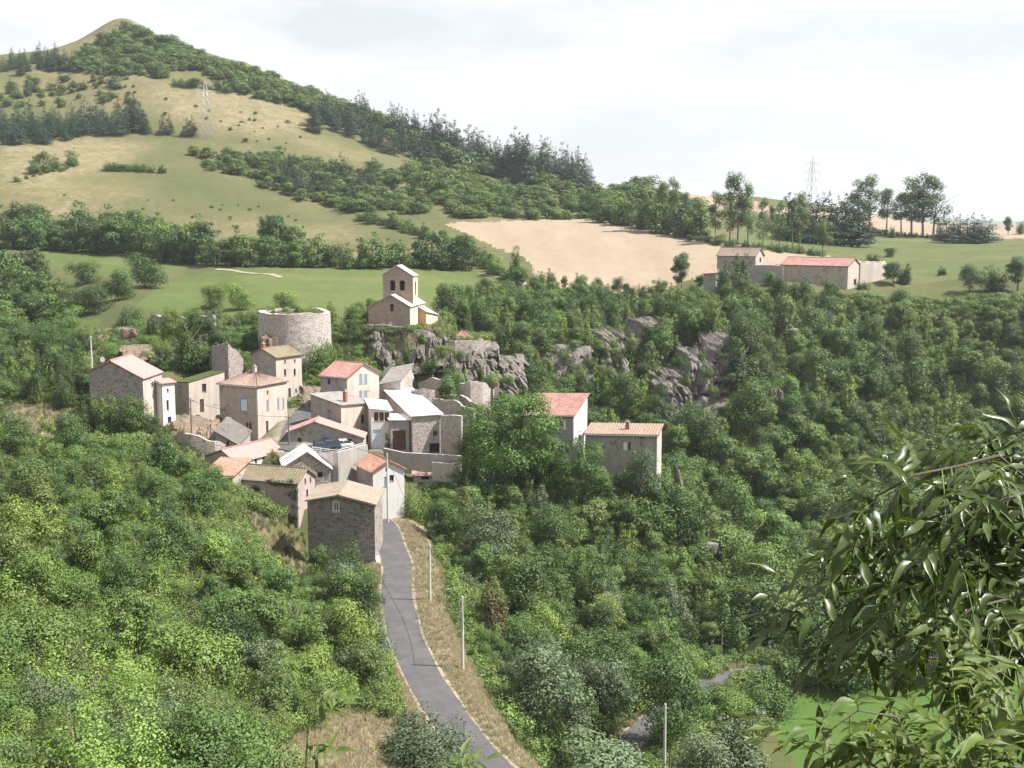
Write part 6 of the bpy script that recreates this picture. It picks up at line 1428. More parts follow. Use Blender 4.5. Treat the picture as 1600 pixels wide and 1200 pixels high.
# trees of the woods: colour, then place in their wood (bands counted upward, from the left)
TINT = {'leaf_dark': 'dark green', 'leaf_mid': 'mid green', 'leaf_light': 'light green', 'leaf_grey': 'grey green', 'leaf_olive': 'olive green', 'leaf_rust': 'rusty', None: 'dark'}
NOUN = {'broadleaf_tree': 'tree', 'leafy_bush': 'bush', 'pine_tree': 'pine'}
woods = {}
for i in single:
    if PL[i].get('wood'): woods.setdefault((PL[i]['wood'], KIND[PL[i]['kind']]), []).append(i)
for (wd_, nm), ids in woods.items():
    place = wd_.split(' in the ', 1)[-1].split(' on the ', 1)[-1].split(' among the ', 1)[-1].split(' behind the ', 1)[-1].split(' below the ', 1)[-1] if not wd_.startswith(('broadleaf', 'leafy', 'tree in')) else wd_.split(' in the ', 1)[-1]
    place = ' '.join(place.split()[:7])
    nbands = max(1, math.ceil(len(ids) / 18)); ids = sorted(ids, key=lambda i: -(pv[i] + pv2[i])); per = math.ceil(len(ids) / nbands)
    for b_ in range(nbands):
        for k, i in enumerate(sorted(ids[b_ * per:(b_ + 1) * per], key=lambda i: pu[i])):
            bt = '' if nbands == 1 else (' lowest band,' if b_ == 0 else ' top band,' if b_ == nbands - 1 else ' %s band up,' % ordinal(b_ + 1))
            PL[i]['label'] = '%s %s %s from left,%s %s' % (TINT.get(PL[i]['mat'], 'green'), NOUN[nm], ordinal(k + 1), bt, place)
pr = random.Random(8)
for i in single:
    q = PL[i]; nm = KIND[q['kind']]; h0, cm, tr, whole = pr.choice(PROTO[q['kind']])
    s = q['h'] / h0; far = q['y'] > 330 and q['h'] / q['y'] < 0.035
    root = bpy.data.objects.new(nm, None) if not far else bpy.data.objects.new(nm, whole)
    col.objects.link(root)
    root.location = (q['x'], q['y'], zs[i] - .1 * s + q['dz']); root.rotation_euler = (0, 0, pr.uniform(0, 6.28)); root.scale = (s * q['w'], s * q['w'], s)
    tag(root, q['label'] or ('%s on the hillside' % nm.replace('_', ' ')), CAT[nm], q['group'])
    parts = []
    if not far:
        for pn, me in (('trunk', tr), ('crown', cm)):
            o = bpy.data.objects.new(pn, me); col.objects.link(o); o.parent = root; parts.append(o)
    if q['mat'] and q['kind'] not in ('pine', 'acacia', 'maple'):
        o = root if far else parts[1]; sl = o.material_slots[1 if far else 0]; sl.link = 'OBJECT'; sl.material = M[q['mat']]

def mass_of(name, label, cat, pts, kinds, tint=None):
    """one object that scatters whole plants: pts = (x, y, z, scale xy, scale z, rot, index)"""
    if not len(pts): return
    cl = bpy.data.collections.new(name + '_sources')
    for k, me in enumerate(kinds):
        o = bpy.data.objects.new('%s_%02d' % (name, k), me); cl.objects.link(o)
    pts = np.array(pts, np.float32)
    me = bpy.data.meshes.new(name); me.vertices.add(len(pts)); me.vertices.foreach_set('co', pts[:, :3].ravel())
    for an, ty, val in (('scl', 'FLOAT_VECTOR', pts[:, [3, 3, 4]]), ('rot', 'FLOAT_VECTOR', np.stack([pts[:, 5] * 0, pts[:, 5] * 0, pts[:, 5]], 1))):
        a = me.attributes.new(an, ty, 'POINT'); a.data.foreach_set('vector', val.astype(np.float32).ravel())
    a = me.attributes.new('pi', 'INT', 'POINT'); a.data.foreach_set('value', pts[:, 6].astype(np.int32))
    ob = tag(link(name, me), label, cat, kind='stuff')
    ng = bpy.data.node_groups.new(name + '_scatter', 'GeometryNodeTree')
    ng.interface.new_socket('Geometry', in_out='INPUT', socket_type='NodeSocketGeometry'); ng.interface.new_socket('Geometry', in_out='OUTPUT', socket_type='NodeSocketGeometry')
    n = ng.nodes; gi = n.new('NodeGroupInput'); go = n.new('NodeGroupOutput'); ip = n.new('GeometryNodeInstanceOnPoints'); ci = n.new('GeometryNodeCollectionInfo')
    ci.inputs['Collection'].default_value = cl; ci.inputs['Separate Children'].default_value = True; ci.inputs['Reset Children'].default_value = True
    mp_ = n.new('GeometryNodeMeshToPoints'); ng.links.new(gi.outputs[0], mp_.inputs[0]); ng.links.new(mp_.outputs[0], ip.inputs['Points']); ng.links.new(ci.outputs[0], ip.inputs['Instance']); ip.inputs['Pick Instance'].default_value = True
    for an, dt, soc in (('scl', 'FLOAT_VECTOR', 'Scale'), ('rot', 'FLOAT_VECTOR', 'Rotation'), ('pi', 'INT', 'Instance Index')):
        na = n.new('GeometryNodeInputNamedAttribute'); na.data_type = dt; na.inputs['Name'].default_value = an; ng.links.new(na.outputs[0], ip.inputs[soc])
    ng.links.new(ip.outputs[0], go.inputs[0])
    md = ob.modifiers.new('scatter', 'NODES'); md.node_group = ng
    return ob
MASS = {'broadleaf_tree': ('woodland', 'dense mass of further broadleaf trees filling the ravine woods', 'wood'), 'leafy_bush': ('scrub', 'mass of small bushes over the hillsides', 'scrub'), 'pine_tree': ('pine_wood', 'mass of further pines', 'pine wood')}
for nm, ids in mass.items():
    if not ids or nm not in MASS: continue
    srcs = []; ix = {}; pts = []
    for i in ids:
        q = PL[i]; k = pr.randrange(len(PROTO[q['kind']])); key = (q['kind'], k)
        if key not in ix: ix[key] = len(srcs); srcs.append(PROTO[q['kind']][k][3])
        s = q['h'] / PROTO[q['kind']][k][0]; pts.append((q['x'], q['y'], zs[i] - .1 * s, s * q['w'], s, pr.uniform(0, 6.28), ix[key]))
    mass_of(*MASS[nm], pts, srcs)
# undergrowth and grass
def carpet(name, label, cat, kind, poly, n, seed, size, idx_of, img=None, avoid=.2):
    r_ = np.random.default_rng(seed); us = [p[0] for p in poly]; ds = [p[1] for p in poly]
    D = np.sqrt(r_.uniform(min(ds) ** 2, max(ds) ** 2, n)); U = r_.uniform(min(us), max(us), n); m = in_poly(U, D, poly); U, D = U[m], D[m]; X = (U - 800) / F_PX * D
    b = np.zeros(X.shape, bool)
    for f in FOOT: b |= in_poly(X, D, f)
    for pts_, w in ROADS:
        d_, _, _ = road_dist(X, D, pts_[::3]); b |= d_ < w + avoid
    for pl_ in (PARK, YARD): b |= in_poly(X, D, [(p.x, p.y) for p in pl_])
    X, D = X[~b], D[~b]
    if img is not None:
        uu, vv = pix(X, D, zt(X, D)); m = img(uu, vv, X, D, r_); X, D = X[m], D[m]
    Z = zt(X, D); s = r_.uniform(size[0], size[1], len(X))
    return np.stack([X, D, Z - .03, s, s * r_.uniform(.8, 1.2, len(X)), r_.uniform(0, 6.28, len(X)), idx_of(X, D, r_)], 1)
def dry_at(X, Y):
    j = np.clip(np.searchsorted(YR, Y) - 1, 0, len(YR) - 1); i = np.clip(np.searchsorted(S, X / (Y + 40)) - 1, 0, len(S) - 1); return dry[j, i]
wp = np.concatenate([carpet('u', '', '', 'weed', [(-200, 62), (420, 62), (600, 110), (640, 150), (590, 176), (480, 176), (300, 190), (-200, 190)], 30000, 21, (.7, 1.9), lambda X, D, r_: r_.integers(0, 3, len(X)), lambda u, v, X, D, r_: (dry_at(X, D) < .6) & ~in_poly(u, v, left_open[0]) & ~in_poly(u, v, left_open[1])),
                     carpet('u', '', '', 'weed', [(650, 112), (900, 112), (1250, 150), (1250, 176), (1150, 250), (700, 225), (640, 180)], 12000, 22, (.7, 2.0), lambda X, D, r_: r_.integers(0, 3, len(X)), lambda u, v, X, D, r_: (dry_at(X, D) < .75) & ~in_poly(u, v, open_right[0])),
                     carpet('u', '', '', 'weed', [(100, 215), (560, 232), (800, 225), (820, 265), (560, 290), (150, 290)], 7000, 23, (.5, 1.7), lambda X, D, r_: r_.integers(0, 3, len(X)), lambda u, v, X, D, r_: (fbm(X / 6, D / 6, 3, 77) > .45) & ~in_poly(u, v, far_fields[3]) & ~in_poly(u, v, rocks_clear[4])),
                     carpet('u', '', '', 'weed', [(1050, 240), (1700, 200), (1700, 360), (1200, 365), (800, 380), (1000, 260)], 9000, 24, (1.0, 2.4), lambda X, D, r_: r_.integers(0, 3, len(X)), lambda u, v, X, D, r_: ~in_poly(u, v, open_right[0]) & ~in_poly(u, v, far_fields[2]) & ~in_poly(u, v, rocks_clear[2]))])
mass_of('undergrowth', 'brambles and weeds covering the slopes between the bushes', 'undergrowth', wp, [p[3] for p in PROTO['weed']])
gp = np.concatenate([carpet('g', '', '', 'tuft', [(360, 66), (640, 66), (900, 96), (900, 140), (760, 150), (640, 190), (560, 190), (540, 140), (400, 110)], 42000, 31, (.45, 1.0), lambda X, D, r_: np.where(dry_at(X, D) > r_.uniform(.35, .85, len(X)), r_.integers(0, 2, len(X)), 2), None, .12),
                     carpet('g', '', '', 'tuft', [(-100, 180), (330, 190), (360, 170), (480, 140), (480, 180), (420, 200), (180, 215), (-100, 240)], 14000, 32, (.8, 1.8), lambda X, D, r_: np.where(dry_at(X, D) > r_.uniform(.3, .9, len(X)), r_.integers(0, 2, len(X)), 2)),
                     carpet('g', '', '', 'tuft', [(150, 235), (560, 235), (800, 225), (800, 285), (560, 300), (150, 300)], 16000, 33, (1.0, 2.2), lambda X, D, r_: np.where(r_.random(len(X)) < .5, r_.integers(0, 2, len(X)), 2)),
                     carpet('g', '', '', 'tuft', [(880, 118), (1260, 150), (1260, 176), (1060, 170), (900, 140)], 9000, 34, (.8, 1.8), lambda X, D, r_: np.where(r_.random(len(X)) < .6, r_.integers(0, 2, len(X)), 2), lambda u, v, X, D, r_: ~in_poly(u, v, open_right[0]))])
mass_of('rough_grass', 'dry and green rough grass on the verges and banks', 'grass', gp, [p[3] for p in PROTO['tuft']])
# ------------------------------------------------------------------ rock outcrops
def m_rock(name, base, streak, lichen):
    t = NT(name); p = t.pos()
    mp_ = t.n.new('ShaderNodeMapping'); mp_.inputs['Scale'].default_value = (1, 1, .35); mp_.inputs['Rotation'].default_value = (0.25, .3, 0); t.l.new(p, mp_.inputs['Vector'])
    f = t.noise(mp_.outputs[0], .55, 8, .7, .6); g = t.noise(p, 2.5, 6, .7)
    cc = t.ramp(f, [(.32, streak), (.5, base), (.68, tuple(min(1, x * 1.35) for x in base))])
    cc = t.mix(t.ramp(g, [(.5, (0, 0, 0)), (.68, (.65, .65, .65))]), cc, lichen)
    return t.done(t.bsdf(cc, .95, .12, t.math('ADD', f, t.math('MULTIPLY', g, .5)), .9, .25))
M['rock'] = m_rock('grey_rock', (.155, .140, .127), (.055, .049, .045), (.13, .11, .07))
M['rock_red'] = m_rock('reddish_rock', (.18, .135, .105), (.085, .065, .05), (.13, .125, .06))
import bmesh
def rock(label, u, v, D, wpx, hpx, seed, mat='rock', tilt=0.0, deep=.8, name='rock_outcrop', grp=None):
    c = P(u, v, D); k = D / F_PX; w, h_ = wpx * k, hpx * k
    bm = bmesh.new(); bmesh.ops.create_icosphere(bm, subdivisions=4, radius=1.0); sd = seed * 7.3
    for vt in bm.verts:
        d = vt.co.normalized()
        q = Vector((d.x * w, d.y * w * deep, d.z * h_))
        a = noise.noise((q.x * .28 + sd, q.y * .28, q.z * .12)); b = noise.noise((q.x * .9 + sd, q.y * .9, q.z * .25))
        dist, _ = noise.voronoi((q.x * .42 + sd, q.y * .42, q.z * .17))
        crag = (dist[1] - dist[0])
        f = .70 + .45 * a + .28 * b + .55 * min(.8, crag)
        f += .05 * noise.noise((q.x * 3, q.y * 3, q.z * 1.2 + sd))
        blk = max(abs(d.x), abs(d.y), abs(d.z)); f *= (1 / blk) ** .45          # blockier than a ball
        vt.co = Vector((d.x * w * f, d.y * w * deep * f, d.z * h_ * f))
        vt.co.x += tilt * vt.co.z
    me = bpy.data.meshes.new('rock'); bm.to_mesh(me); bm.free(); me.materials.append(M[mat])
    root = link(name, me); root.location = c; root.rotation_euler = (0, 0, seed * 1.7 % .8 - .4)
    return tag(root, label, 'rock', grp)
for i, (u, v, D, w, h_, l_, mt, tl) in enumerate((
    (655, 580, 252, 26, 14, 'lower rock ledge above the ruins', 'rock', 0), (1216, 640, 291, 9, 40, 'slim rock needle right of the great cliff', 'rock', -.05), (1192, 528, 312, 12, 8, 'small boulder high above the great cliff', 'rock', 0), (1240, 520, 318, 10, 7, 'small boulder below the farm barn', 'rock', 0), (1575, 590, 330, 12, 12, 'pale rock in the wood near the right picture edge', 'rock', 0), (1110, 858, 199, 12, 13, 'pale boulder in the thicket below the ravine houses', 'rock', .2), (205, 520, 246, 16, 9, 'small rock high on the castle mound', 'rock_red', 0), (420, 540, 245, 16, 22, 'rock at the left foot of the round tower', 'rock_red', 0), (100, 668, 192, 14, 8, 'reddish rock beside the upper road', 'rock_red', 0))):
    rock(l_, u, v, D, w, h_, i + 1, mt, tl)
def cliff(label, u0, u1, v0, v1, Db, Dt, seed, lean=0.0, n=64, m=64, mat='rock', amp=1.0):
    """a rock face between two bearings: blocks and cracks in relief, its rim sinking back into the slope"""
    g = []; org = P((u0 + u1) / 2, v1, Db); sd = seed * 3.7
    for j in range(m + 1):
        row_ = []
        for i in range(n + 1):
            s_, t_ = i / n, j / m
            p = P(u0 + (u1 - u0) * s_, v1 + (v0 - v1) * t_, Db + (Dt - Db) * t_)
            q = Vector((p.x + lean * p.z, p.z * .42, sd)); e = 1.0
            d1, pt1 = noise.voronoi(q * .48); d2, pt2 = noise.voronoi(q * 1.3 + Vector((3, 7, 1)))
            blk = 2.2 * noise.cell(pt1[0] * 5.1) + .9 * noise.cell(pt2[0] * 5.1); crk = min(.35, d1[1] - d1[0]) * 3.0 + min(.25, d2[1] - d2[0]) * 1.4
            rag = .16 * noise.noise((s_ * 3 + sd, t_ * 3, 1)) + .09 * noise.noise((s_ * 9 + sd, t_ * 9, 2))
            rim = min(s_, 1 - s_, t_ + .1, 1 - t_) + rag; e = max(0.0, min(1.0, rim / .16))
            dd = amp * (blk + crk + .8 * noise.noise(q * .2) + .25 * noise.noise(q * 2.2)) - 2.2 * amp - (1 - e) ** 1.5 * 9
            row_.append(p + Vector((.25 * dd, -dd, 0)) - org)
        g.append(row_)
    mb = MB()
    for j in range(m):
        for i in range(n): mb.poly([g[j][i], g[j][i + 1], g[j + 1][i + 1], g[j + 1][i]])
    o = mb.build('rock_cliff', M[mat], merge=True); o.location = org; return tag(o, label, 'cliff')
cliff('left buttress of the great ravine cliff', 1026, 1092, 582, 700, 273, 287, 1, .25, 52, 70)
cliff('middle buttress of the great ravine cliff', 1078, 1138, 548, 684, 277, 293, 12, -.3, 50, 76)
cliff('right buttress of the great ravine cliff', 1120, 1172, 524, 620, 285, 299, 13, -.2, 44, 56)
cliff('big pale crag left of the ravine', 846, 934, 544, 618, 285, 299, 2, -.6, 60, 50)
cliff('small grey crag between the pale crag and the thin crag', 942, 990, 520, 590, 291, 304, 3, .2, 40, 46)
cliff('tall thin crag high in the ravine wood', 1004, 1040, 500, 582, 295, 308, 14, .15, 36, 60)
cliff('rock face carrying the church', 570, 705, 512, 586, 246.5, 253.5, 4, .15, 110, 60, amp=.6)
cliff('rock face below the churchyard wall', 680, 790, 540, 616, 247, 258, 15, .15, 80, 54, amp=.7)
cliff('slanting rock spur running down from the churchyard', 745, 838, 560, 640, 246, 262, 5, .9, 60, 44, amp=.7)
rock('narrow rock pillar right of the long grey house', 1062, 762, 209, 8, 46, 71, 'rock', -.1)
cliff('small red rock outcrop above the long stone house', 178, 240, 545, 570, 232, 237, 7, .1, 44, 24, 'rock_red', .35)
cliff('stony bank below the tall tan house', 466, 518, 600, 648, 226, 235, 8, .1, 30, 30, 'rock_red', .3)
cliff('rubble bank below the rough house', 262, 350, 662, 702, 201, 207, 9, .1, 44, 26, 'rock_red', .35)
# broken walls on the castle mound
wall_strip('castle_ruin', 'overgrown broken castle wall on the mound left of the tower', [(232, 505, 262, 497), (262, 502, 260, 491), (300, 505, 258, 497), (336, 512, 256, 492)], 'stone', .9, .5, 'ruin')

# ------------------------------------------------------------------ ivy on walls
def ivy(root, M4, x0, x1, z0, z1, n, name='ivy', mat='leaf_dark', seed=1):
    r_ = np.random.default_rng(seed); x = r_.uniform(x0, x1, n); z = r_.uniform(z0, z1, n)
    keep = fbm(x / 1.6 + seed, z / 1.6, 3, seed) > .34 + .2 * np.clip((z - z0) / (z1 - z0), 0, 1) ** 3; x, z = x[keep], z[keep]
    L = [(a, -.12 - .25 * r_.random(), b, .32, .2, .32) for a, b in zip(x, z)]
    V = leaf_cloud(r_, L, len(L) * 12, .22, up=.1)
    me = cloud_mesh(name, V, M[mat]); o = link(name, me, root); o['kind'] = 'stuff'; return o
h14 = next(h for h in HOUSES if h['id'] == 'B14'); ivy(HR['B14'], None, -h14['W'] * .62, .1, -7, h14['zc'] - .2, 900, seed=3)
ivy(HR['B14'], None, -h14['W'] * .45, -h14['W'] * .05, h14['zc'] - .6, h14['zc'] + .5, 60, seed=4)
h8 = next(h for h in HOUSES if h['id'] == 'B8'); ivy(HR['B8'], None, -h8['W'] * .9, -.1, -.5, h8['zc'] * .62, 160, 'vine', 'leaf_mid', 5)
h9 = next(h for h in HOUSES if h['id'] == 'B9'); ivy(HR['B9'], None, -h9['W'] * .28, 0, -.2, h9['zc'] * .5, 60, 'vine', 'leaf_mid', 6)

# ------------------------------------------------------------------ poles, cables, pylons
def pole(label, u, vb, vt, D=None, mat='pole_concrete', arm=True, r0=.16):
    p = P(u, vb, D) if D else hit(u, vb, 60)
    z = float(zt(p.x, p.y)); h_ = CAMZ + p.y * slope_of(vt) - z
    root = tag(empty('utility_pole', (p.x, p.y, z)), label, 'pole')
    mb = MB(); mb.tube([(0, 0, -1), (0, 0, h_ * .5), (0, 0, h_)], [r0 * 1.15, r0 * .95, r0 * .7], 8); mb.build('shaft', M[mat], root, smooth=True)
    if arm:
        mb = MB(); mb.box(-.55, .55, -.05, .05, h_ - .55, h_ - .45); mb.build('crossarm', M['steel'], root)
        for x in (-.45, 0, .45): mb = MB(); mb.tube([(x, 0, h_ - .45), (x, 0, h_ - .38), (x, 0, h_ - .25)], [.03, .06, .04], 6); mb.build('insulator', M['cable'], root)
        mb = MB(); mb.box(-.3, -.05, -.16, -.02, h_ * .74, h_ * .8); mb.build('junction_box', M['steel'], root)
    return Vector((p.x, p.y, z + h_ - .3))
PT = [pole('concrete pole at the road edge by the little white house', 606, 804, 708, 189), pole('concrete pole half hidden by bushes right of the road', 672, 940, 850), pole('tall concrete pole on the right verge of the road', 723, 1050, 932),
      pole('concrete pole in front of the round tree by the valley road', 1038, 1205, 1100, 128), pole('thin timber pole beside the far valley road', 1127, 1036, 985, None, 'pole_wood', False, .12), pole('thin timber pole in the bushes left of the round tree', 985, 1060, 1020, None, 'pole_wood', False, .1),
      pole('pale pole above the long stone house', 145, 600, 525, 214), pole('timber pole at the left picture edge', 12, 694, 640, None, 'pole_wood', False, .14), pole('dark timber pole before the rough house', 300, 690, 622, 200, 'pole_wood', True, .13), pole('dark timber pole at the village street corner', 452, 712, 648, 202.5, 'pole_wood', True, .13)]
def cable(a, b, sag, label):
    mb = MB(); n = 24; pts = [a.lerp(b, i / n) - Vector((0, 0, sag * 4 * (i / n) * (1 - i / n))) for i in range(n + 1)]; mb.tube(pts, [.028] * (n + 1), 5); tag(mb.build('cable', M['cable']), label, 'cable')
cable(PT[9], PT[0], 1.0, 'cable from the street corner pole to the pole by the little white house'); cable(PT[0], PT[1], .8, 'cable over the road between the two upper road poles')
cable(PT[1], PT[2], .8, 'cable along the road between the two lower road poles'); cable(PT[2], PT[3], .9, 'cable from the tall verge pole down to the valley road pole')
cable(PT[8], PT[9], .8, 'cable strung past the hipped house between the timber poles'); cable(PT[6], PT[8], 1.0, 'cable from the pale pole to the timber pole by the rough house')
def pylon(label, u, vb, vt, D):
    p = P(u, vb, D); p.z = float(zt(p.x, p.y)); h_ = CAMZ + D * slope_of(vt) - p.z
    root = tag(empty('pylon', p, .5), label, 'pylon'); r_ = .065; mb = MB()
    lev = [0, .16, .31, .45, .58, .70, .82, .92]; hw = lambda f: 2.9 * (1 - f) ** 1.15 + .5
    cs = lambda f: [Vector((sx * hw(f), sy * hw(f), f * h_)) for sx, sy in ((-1, -1), (1, -1), (1, 1), (-1, 1))]
    for a, b in zip(lev, lev[1:]):
        A, B = cs(a), cs(b)
        for k in range(4): mb.bar(A[k], B[k], r_); mb.bar(A[k], B[(k + 1) % 4], r_ * .7); mb.bar(A[(k + 1) % 4], B[k], r_ * .7); mb.bar(B[k], B[(k + 1) % 4], r_ * .7)
    for q in cs(.92): mb.bar(q, (0, 0, h_), r_)
    mb.build('mast', M['steel'], root)
    for f, L_ in ((.68, 3.6), (.79, 4.6), (.9, 3.2)):
        for sx in (-1, 1):
            mb = MB(); e = Vector((sx * (L_ + .6), 0, f * h_))
            for sy in (-1, 1): mb.bar((sx * hw(f) * .8, sy * hw(f) * .8, f * h_), e, r_ * .8); mb.bar((sx * hw(f) * .8, sy * hw(f) * .8, f * h_ + 1.3), e, r_ * .7)
            mb.build('cross_arm', M['steel'], root); mb = MB(); mb.bar(e, e - Vector((0, 0, 1.3)), .09); mb.build('insulator', M['steel'], root)
pylon('grey lattice pylon on the hill pasture', 323, 216, 126, float(hit(323, 216, 400).y)); pylon('grey lattice pylon on the right skyline', 1267, 328, 244, 590)

# ------------------------------------------------------------------ parked cars
def car_paint(n, c): t = NT(n); b = t.bsdf(c, .25, .6); b.inputs['Coat Weight'].default_value = .6; return t.done(b)
M['tyre'] = m_plain('tyre_rubber', (.02, .02, .02), .8, .2, .1); M['rim'] = m_plain('wheel_rim', (.5, .5, .52), .35, .5, .1, 3, .8); M['lamp'] = m_plain('lamp_lens', (.75, .75, .72), .15, .6, .05)
def car(label, u, v, D, rz, paint, L_=4.1, tall=1.5):
    p = P(u, v, D); p.z = PARK_Z + .055; root = tag(empty('parked_car', p, rz), label, 'car', 'cars on the village car park'); w = .86; k = L_ / 4.1; t_ = tall / 1.5
    # stations along the body: x, half width, floor, waist, (roof half width, roof z)
    st = [(-2.05, .66, .45, .72), (-1.95, .80, .28, .88), (-1.4, .85, .22, .95), (-.6, .86, .2, .97), (.3, .86, .2, .98), (1.2, .85, .22, .98), (1.85, .80, .28, .95), (2.03, .68, .42, .85)]
    mb = MB(); ring = lambda s: [(s[0] * k, -s[1] * .93, s[2]), (s[0] * k, -s[1], (s[2] + s[3]) * .5), (s[0] * k, -s[1] * .95, s[3] * t_), (s[0] * k, s[1] * .95, s[3] * t_), (s[0] * k, s[1], (s[2] + s[3]) * .5), (s[0] * k, s[1] * .93, s[2])]
    R_ = [ring(s) for s in st]
    for a, b in zip(R_, R_[1:]):
        for i in range(6): mb.poly([a[i], a[(i + 1) % 6], b[(i + 1) % 6], b[i]])
    mb.poly(R_[0][::-1]); mb.poly(R_[-1]); mb.build('body', paint, root, smooth=False)
    cab = [(-1.05, .80, .95), (-.35, .66, 1.42), (.95, .66, 1.45), (1.75, .76, .97)]; g = MB(); rf = MB()
    C_ = [[(x * k, -y, z * t_), (x * k, y, z * t_)] for x, y, z in cab]
    g.poly([C_[0][0], C_[0][1], C_[1][1], C_[1][0]]); g.build('windscreen', M['glass'], root); g = MB(); g.poly([C_[2][0], C_[2][1], C_[3][1], C_[3][0]]); g.build('rear_window', M['glass'], root)
    rf.box(-.38 * k, .97 * k, -.67, .67, 1.40 * t_, 1.5 * t_); rf.build('roof', paint, root)
    for s in (0, 1):
        g = MB(); q = [C_[0][s], C_[3][s], C_[2][s], C_[1][s]]; g.poly(q); g.build('side_window', M['glass'], root)
        pl_ = MB(); y = (-.7, .7)[s]; pl_.box(.3 * k, .38 * k, y - .03, y + .03, .95 * t_, 1.42 * t_); pl_.build('pillar', paint, root)
    for x in (-1.28, 1.28):
        for s in (-1, 1):
            mb = MB(); mb.tube([(x * k, s * .70, .31), (x * k, s * .88, .31)], [.31, .31], 16); wh = mb.build('wheel', M['tyre'], root); mb = MB(); mb.tube([(x * k, s * .86, .31), (x * k, s * .895, .31)], [.19, .17], 12); mb.build('rim', M['rim'], wh)
    for s in (-1, 1): mb = MB(); mb.box(-2.04 * k, -1.93 * k, s * .58 - .16, s * .58 + .16, .6, .74); mb.build('headlight', M['lamp'], root)
car('teal grey car in front on the village car park', 497, 701, 197.8, RAD(10), car_paint('teal_paint', (.03, .06, .07)), 4.0)
car('dark blue grey car second on the village car park', 513, 698, 199.2, RAD(8), car_paint('blue_grey_paint', (.05, .075, .10)), 4.3, 1.58)
car('navy car at the back against the low wide building', 508, 690, 202.6, RAD(6), car_paint('navy_paint', (.02, .025, .10)), 4.0)
car('white car at the right end of the village car park', 533, 697, 200.4, RAD(15), car_paint('white_car_paint', (.75, .75, .74)), 4.0)

# ------------------------------------------------------------------ car park railing, sign, dish, small things
def railing():
    Q = [P(488, 707, 196.4), P(527, 707, 193.5), P(572, 700, 200.4)]
    for q in Q: q.z = PARK_Z + .12
    root = tag(empty('railing', Q[0]), 'grey metal railing along the edge of the village car park', 'railing')
    for a, b in zip(Q, Q[1:]):
        n = int((b - a).length / 1.6)
        for i in range(n + 1): p = a.lerp(b, i / n) - Q[0]; mb = MB(); mb.box(p.x - .04, p.x + .04, p.y - .04, p.y + .04, p.z, p.z + 1.1); mb.build('post', M['steel'], root)
        for z in (.35, .65, .95): mb = MB(); mb.tube([a - Q[0] + Vector((0, -.07, z)), b - Q[0] + Vector((0, -.07, z))], [.06, .06], 5); mb.build('rail', M['pole_concrete'], root)
railing()
p = P(358, 700, 205); p.z = float(zt(p.x, p.y)); r_ = tag(empty('notice_board', p), 'white square board on a post below the tan house', 'sign'); mb = MB(); zz = CAMZ + 205 * slope_of(653) - p.z
mb.tube([(0, 0, -.5), (0, 0, zz)], [.05, .05], 6); mb.build('post', M['steel'], r_); mb = MB(); mb.box(-.5, .5, -.08, -.04, zz - .95, zz + .1); mb.build('board', M['paint_white'], r_)
p = P(161, 566, 208); r_ = tag(empty('satellite_dish', p), 'white satellite dish behind the long red roofed stone house', 'dish'); mb = MB()
mb.tube([(0, 0, -2.5), (0, 0, .5)], [.04, .04], 6); mb.build('mast', M['steel'], r_); mb = MB(); pr_ = [(.02, .12), (.25, .09), (.45, 0)]
mb.tube([(0, -.1 - d, .5) for rr, d in [(x, .12 - y) for x, y in pr_]], [rr for rr, y in pr_], 14); mb.build('reflector', M['paint_white'], r_)
wall_strip('concrete_kerb', 'white concrete apron at the road corner of the dark stone house', [(589, 905, 171.5, 868), (594, 916, 168.4, 884), (600, 922, 164.5, 902), (597, 925, 163.2, 914)], 'plaster_white', .5, 0.0, 'kerb', 1.0)
wall_strip('stone_footing', 'rubble footing at the right foot of the dark stone house', [(570, 925, 168.6, 893), (580, 925, 168.2, 893), (588, 925, 168.2, 896)], 'stone_pale', .9, .2, 'wall', 1.0)
wall_strip('lane_wall', 'crumbling wall end on the bank left of the road', [(433, 975, 141, 950), (448, 978, 140, 948), (462, 985, 139, 962)], 'stone_pale', .6, .3, 'wall', 1.5)
for i, (u, v) in enumerate(((415, 1060), (508, 1055), (562, 1098), (575, 1104), (590, 1110), (538, 1085))):
    p = hit(u, v, 60)
    if p: rock('pale boulder on the dry bank left of the road, %s from the left' % ORD[[0, 1, 3, 4, 5, 2][i]], u, v - 3, p.y, 7, 5, 60 + i, 'rock', 0, .8, 'boulder')
p0 = hit(0, 1178, 50); p1 = hit(70, 1215, 50)
if p0 and p1:
    r_ = tag(empty('guard_rail', p0), 'grey guard rail in the lower left corner', 'guard rail'); d = p1 - p0
    mb = MB(); mb.tube([Vector((0, 0, .75)) - d * .6, d + Vector((0, 0, .75))], [.13, .13], 6); mb.build('rail', M['steel'], r_)
    for k in range(-1, 3): q = d * (k / 2); mb = MB(); mb.box(q.x - .05, q.x + .05, q.y - .05, q.y + .05, q.z - .6, q.z + .8); mb.build('post', M['steel'], r_)

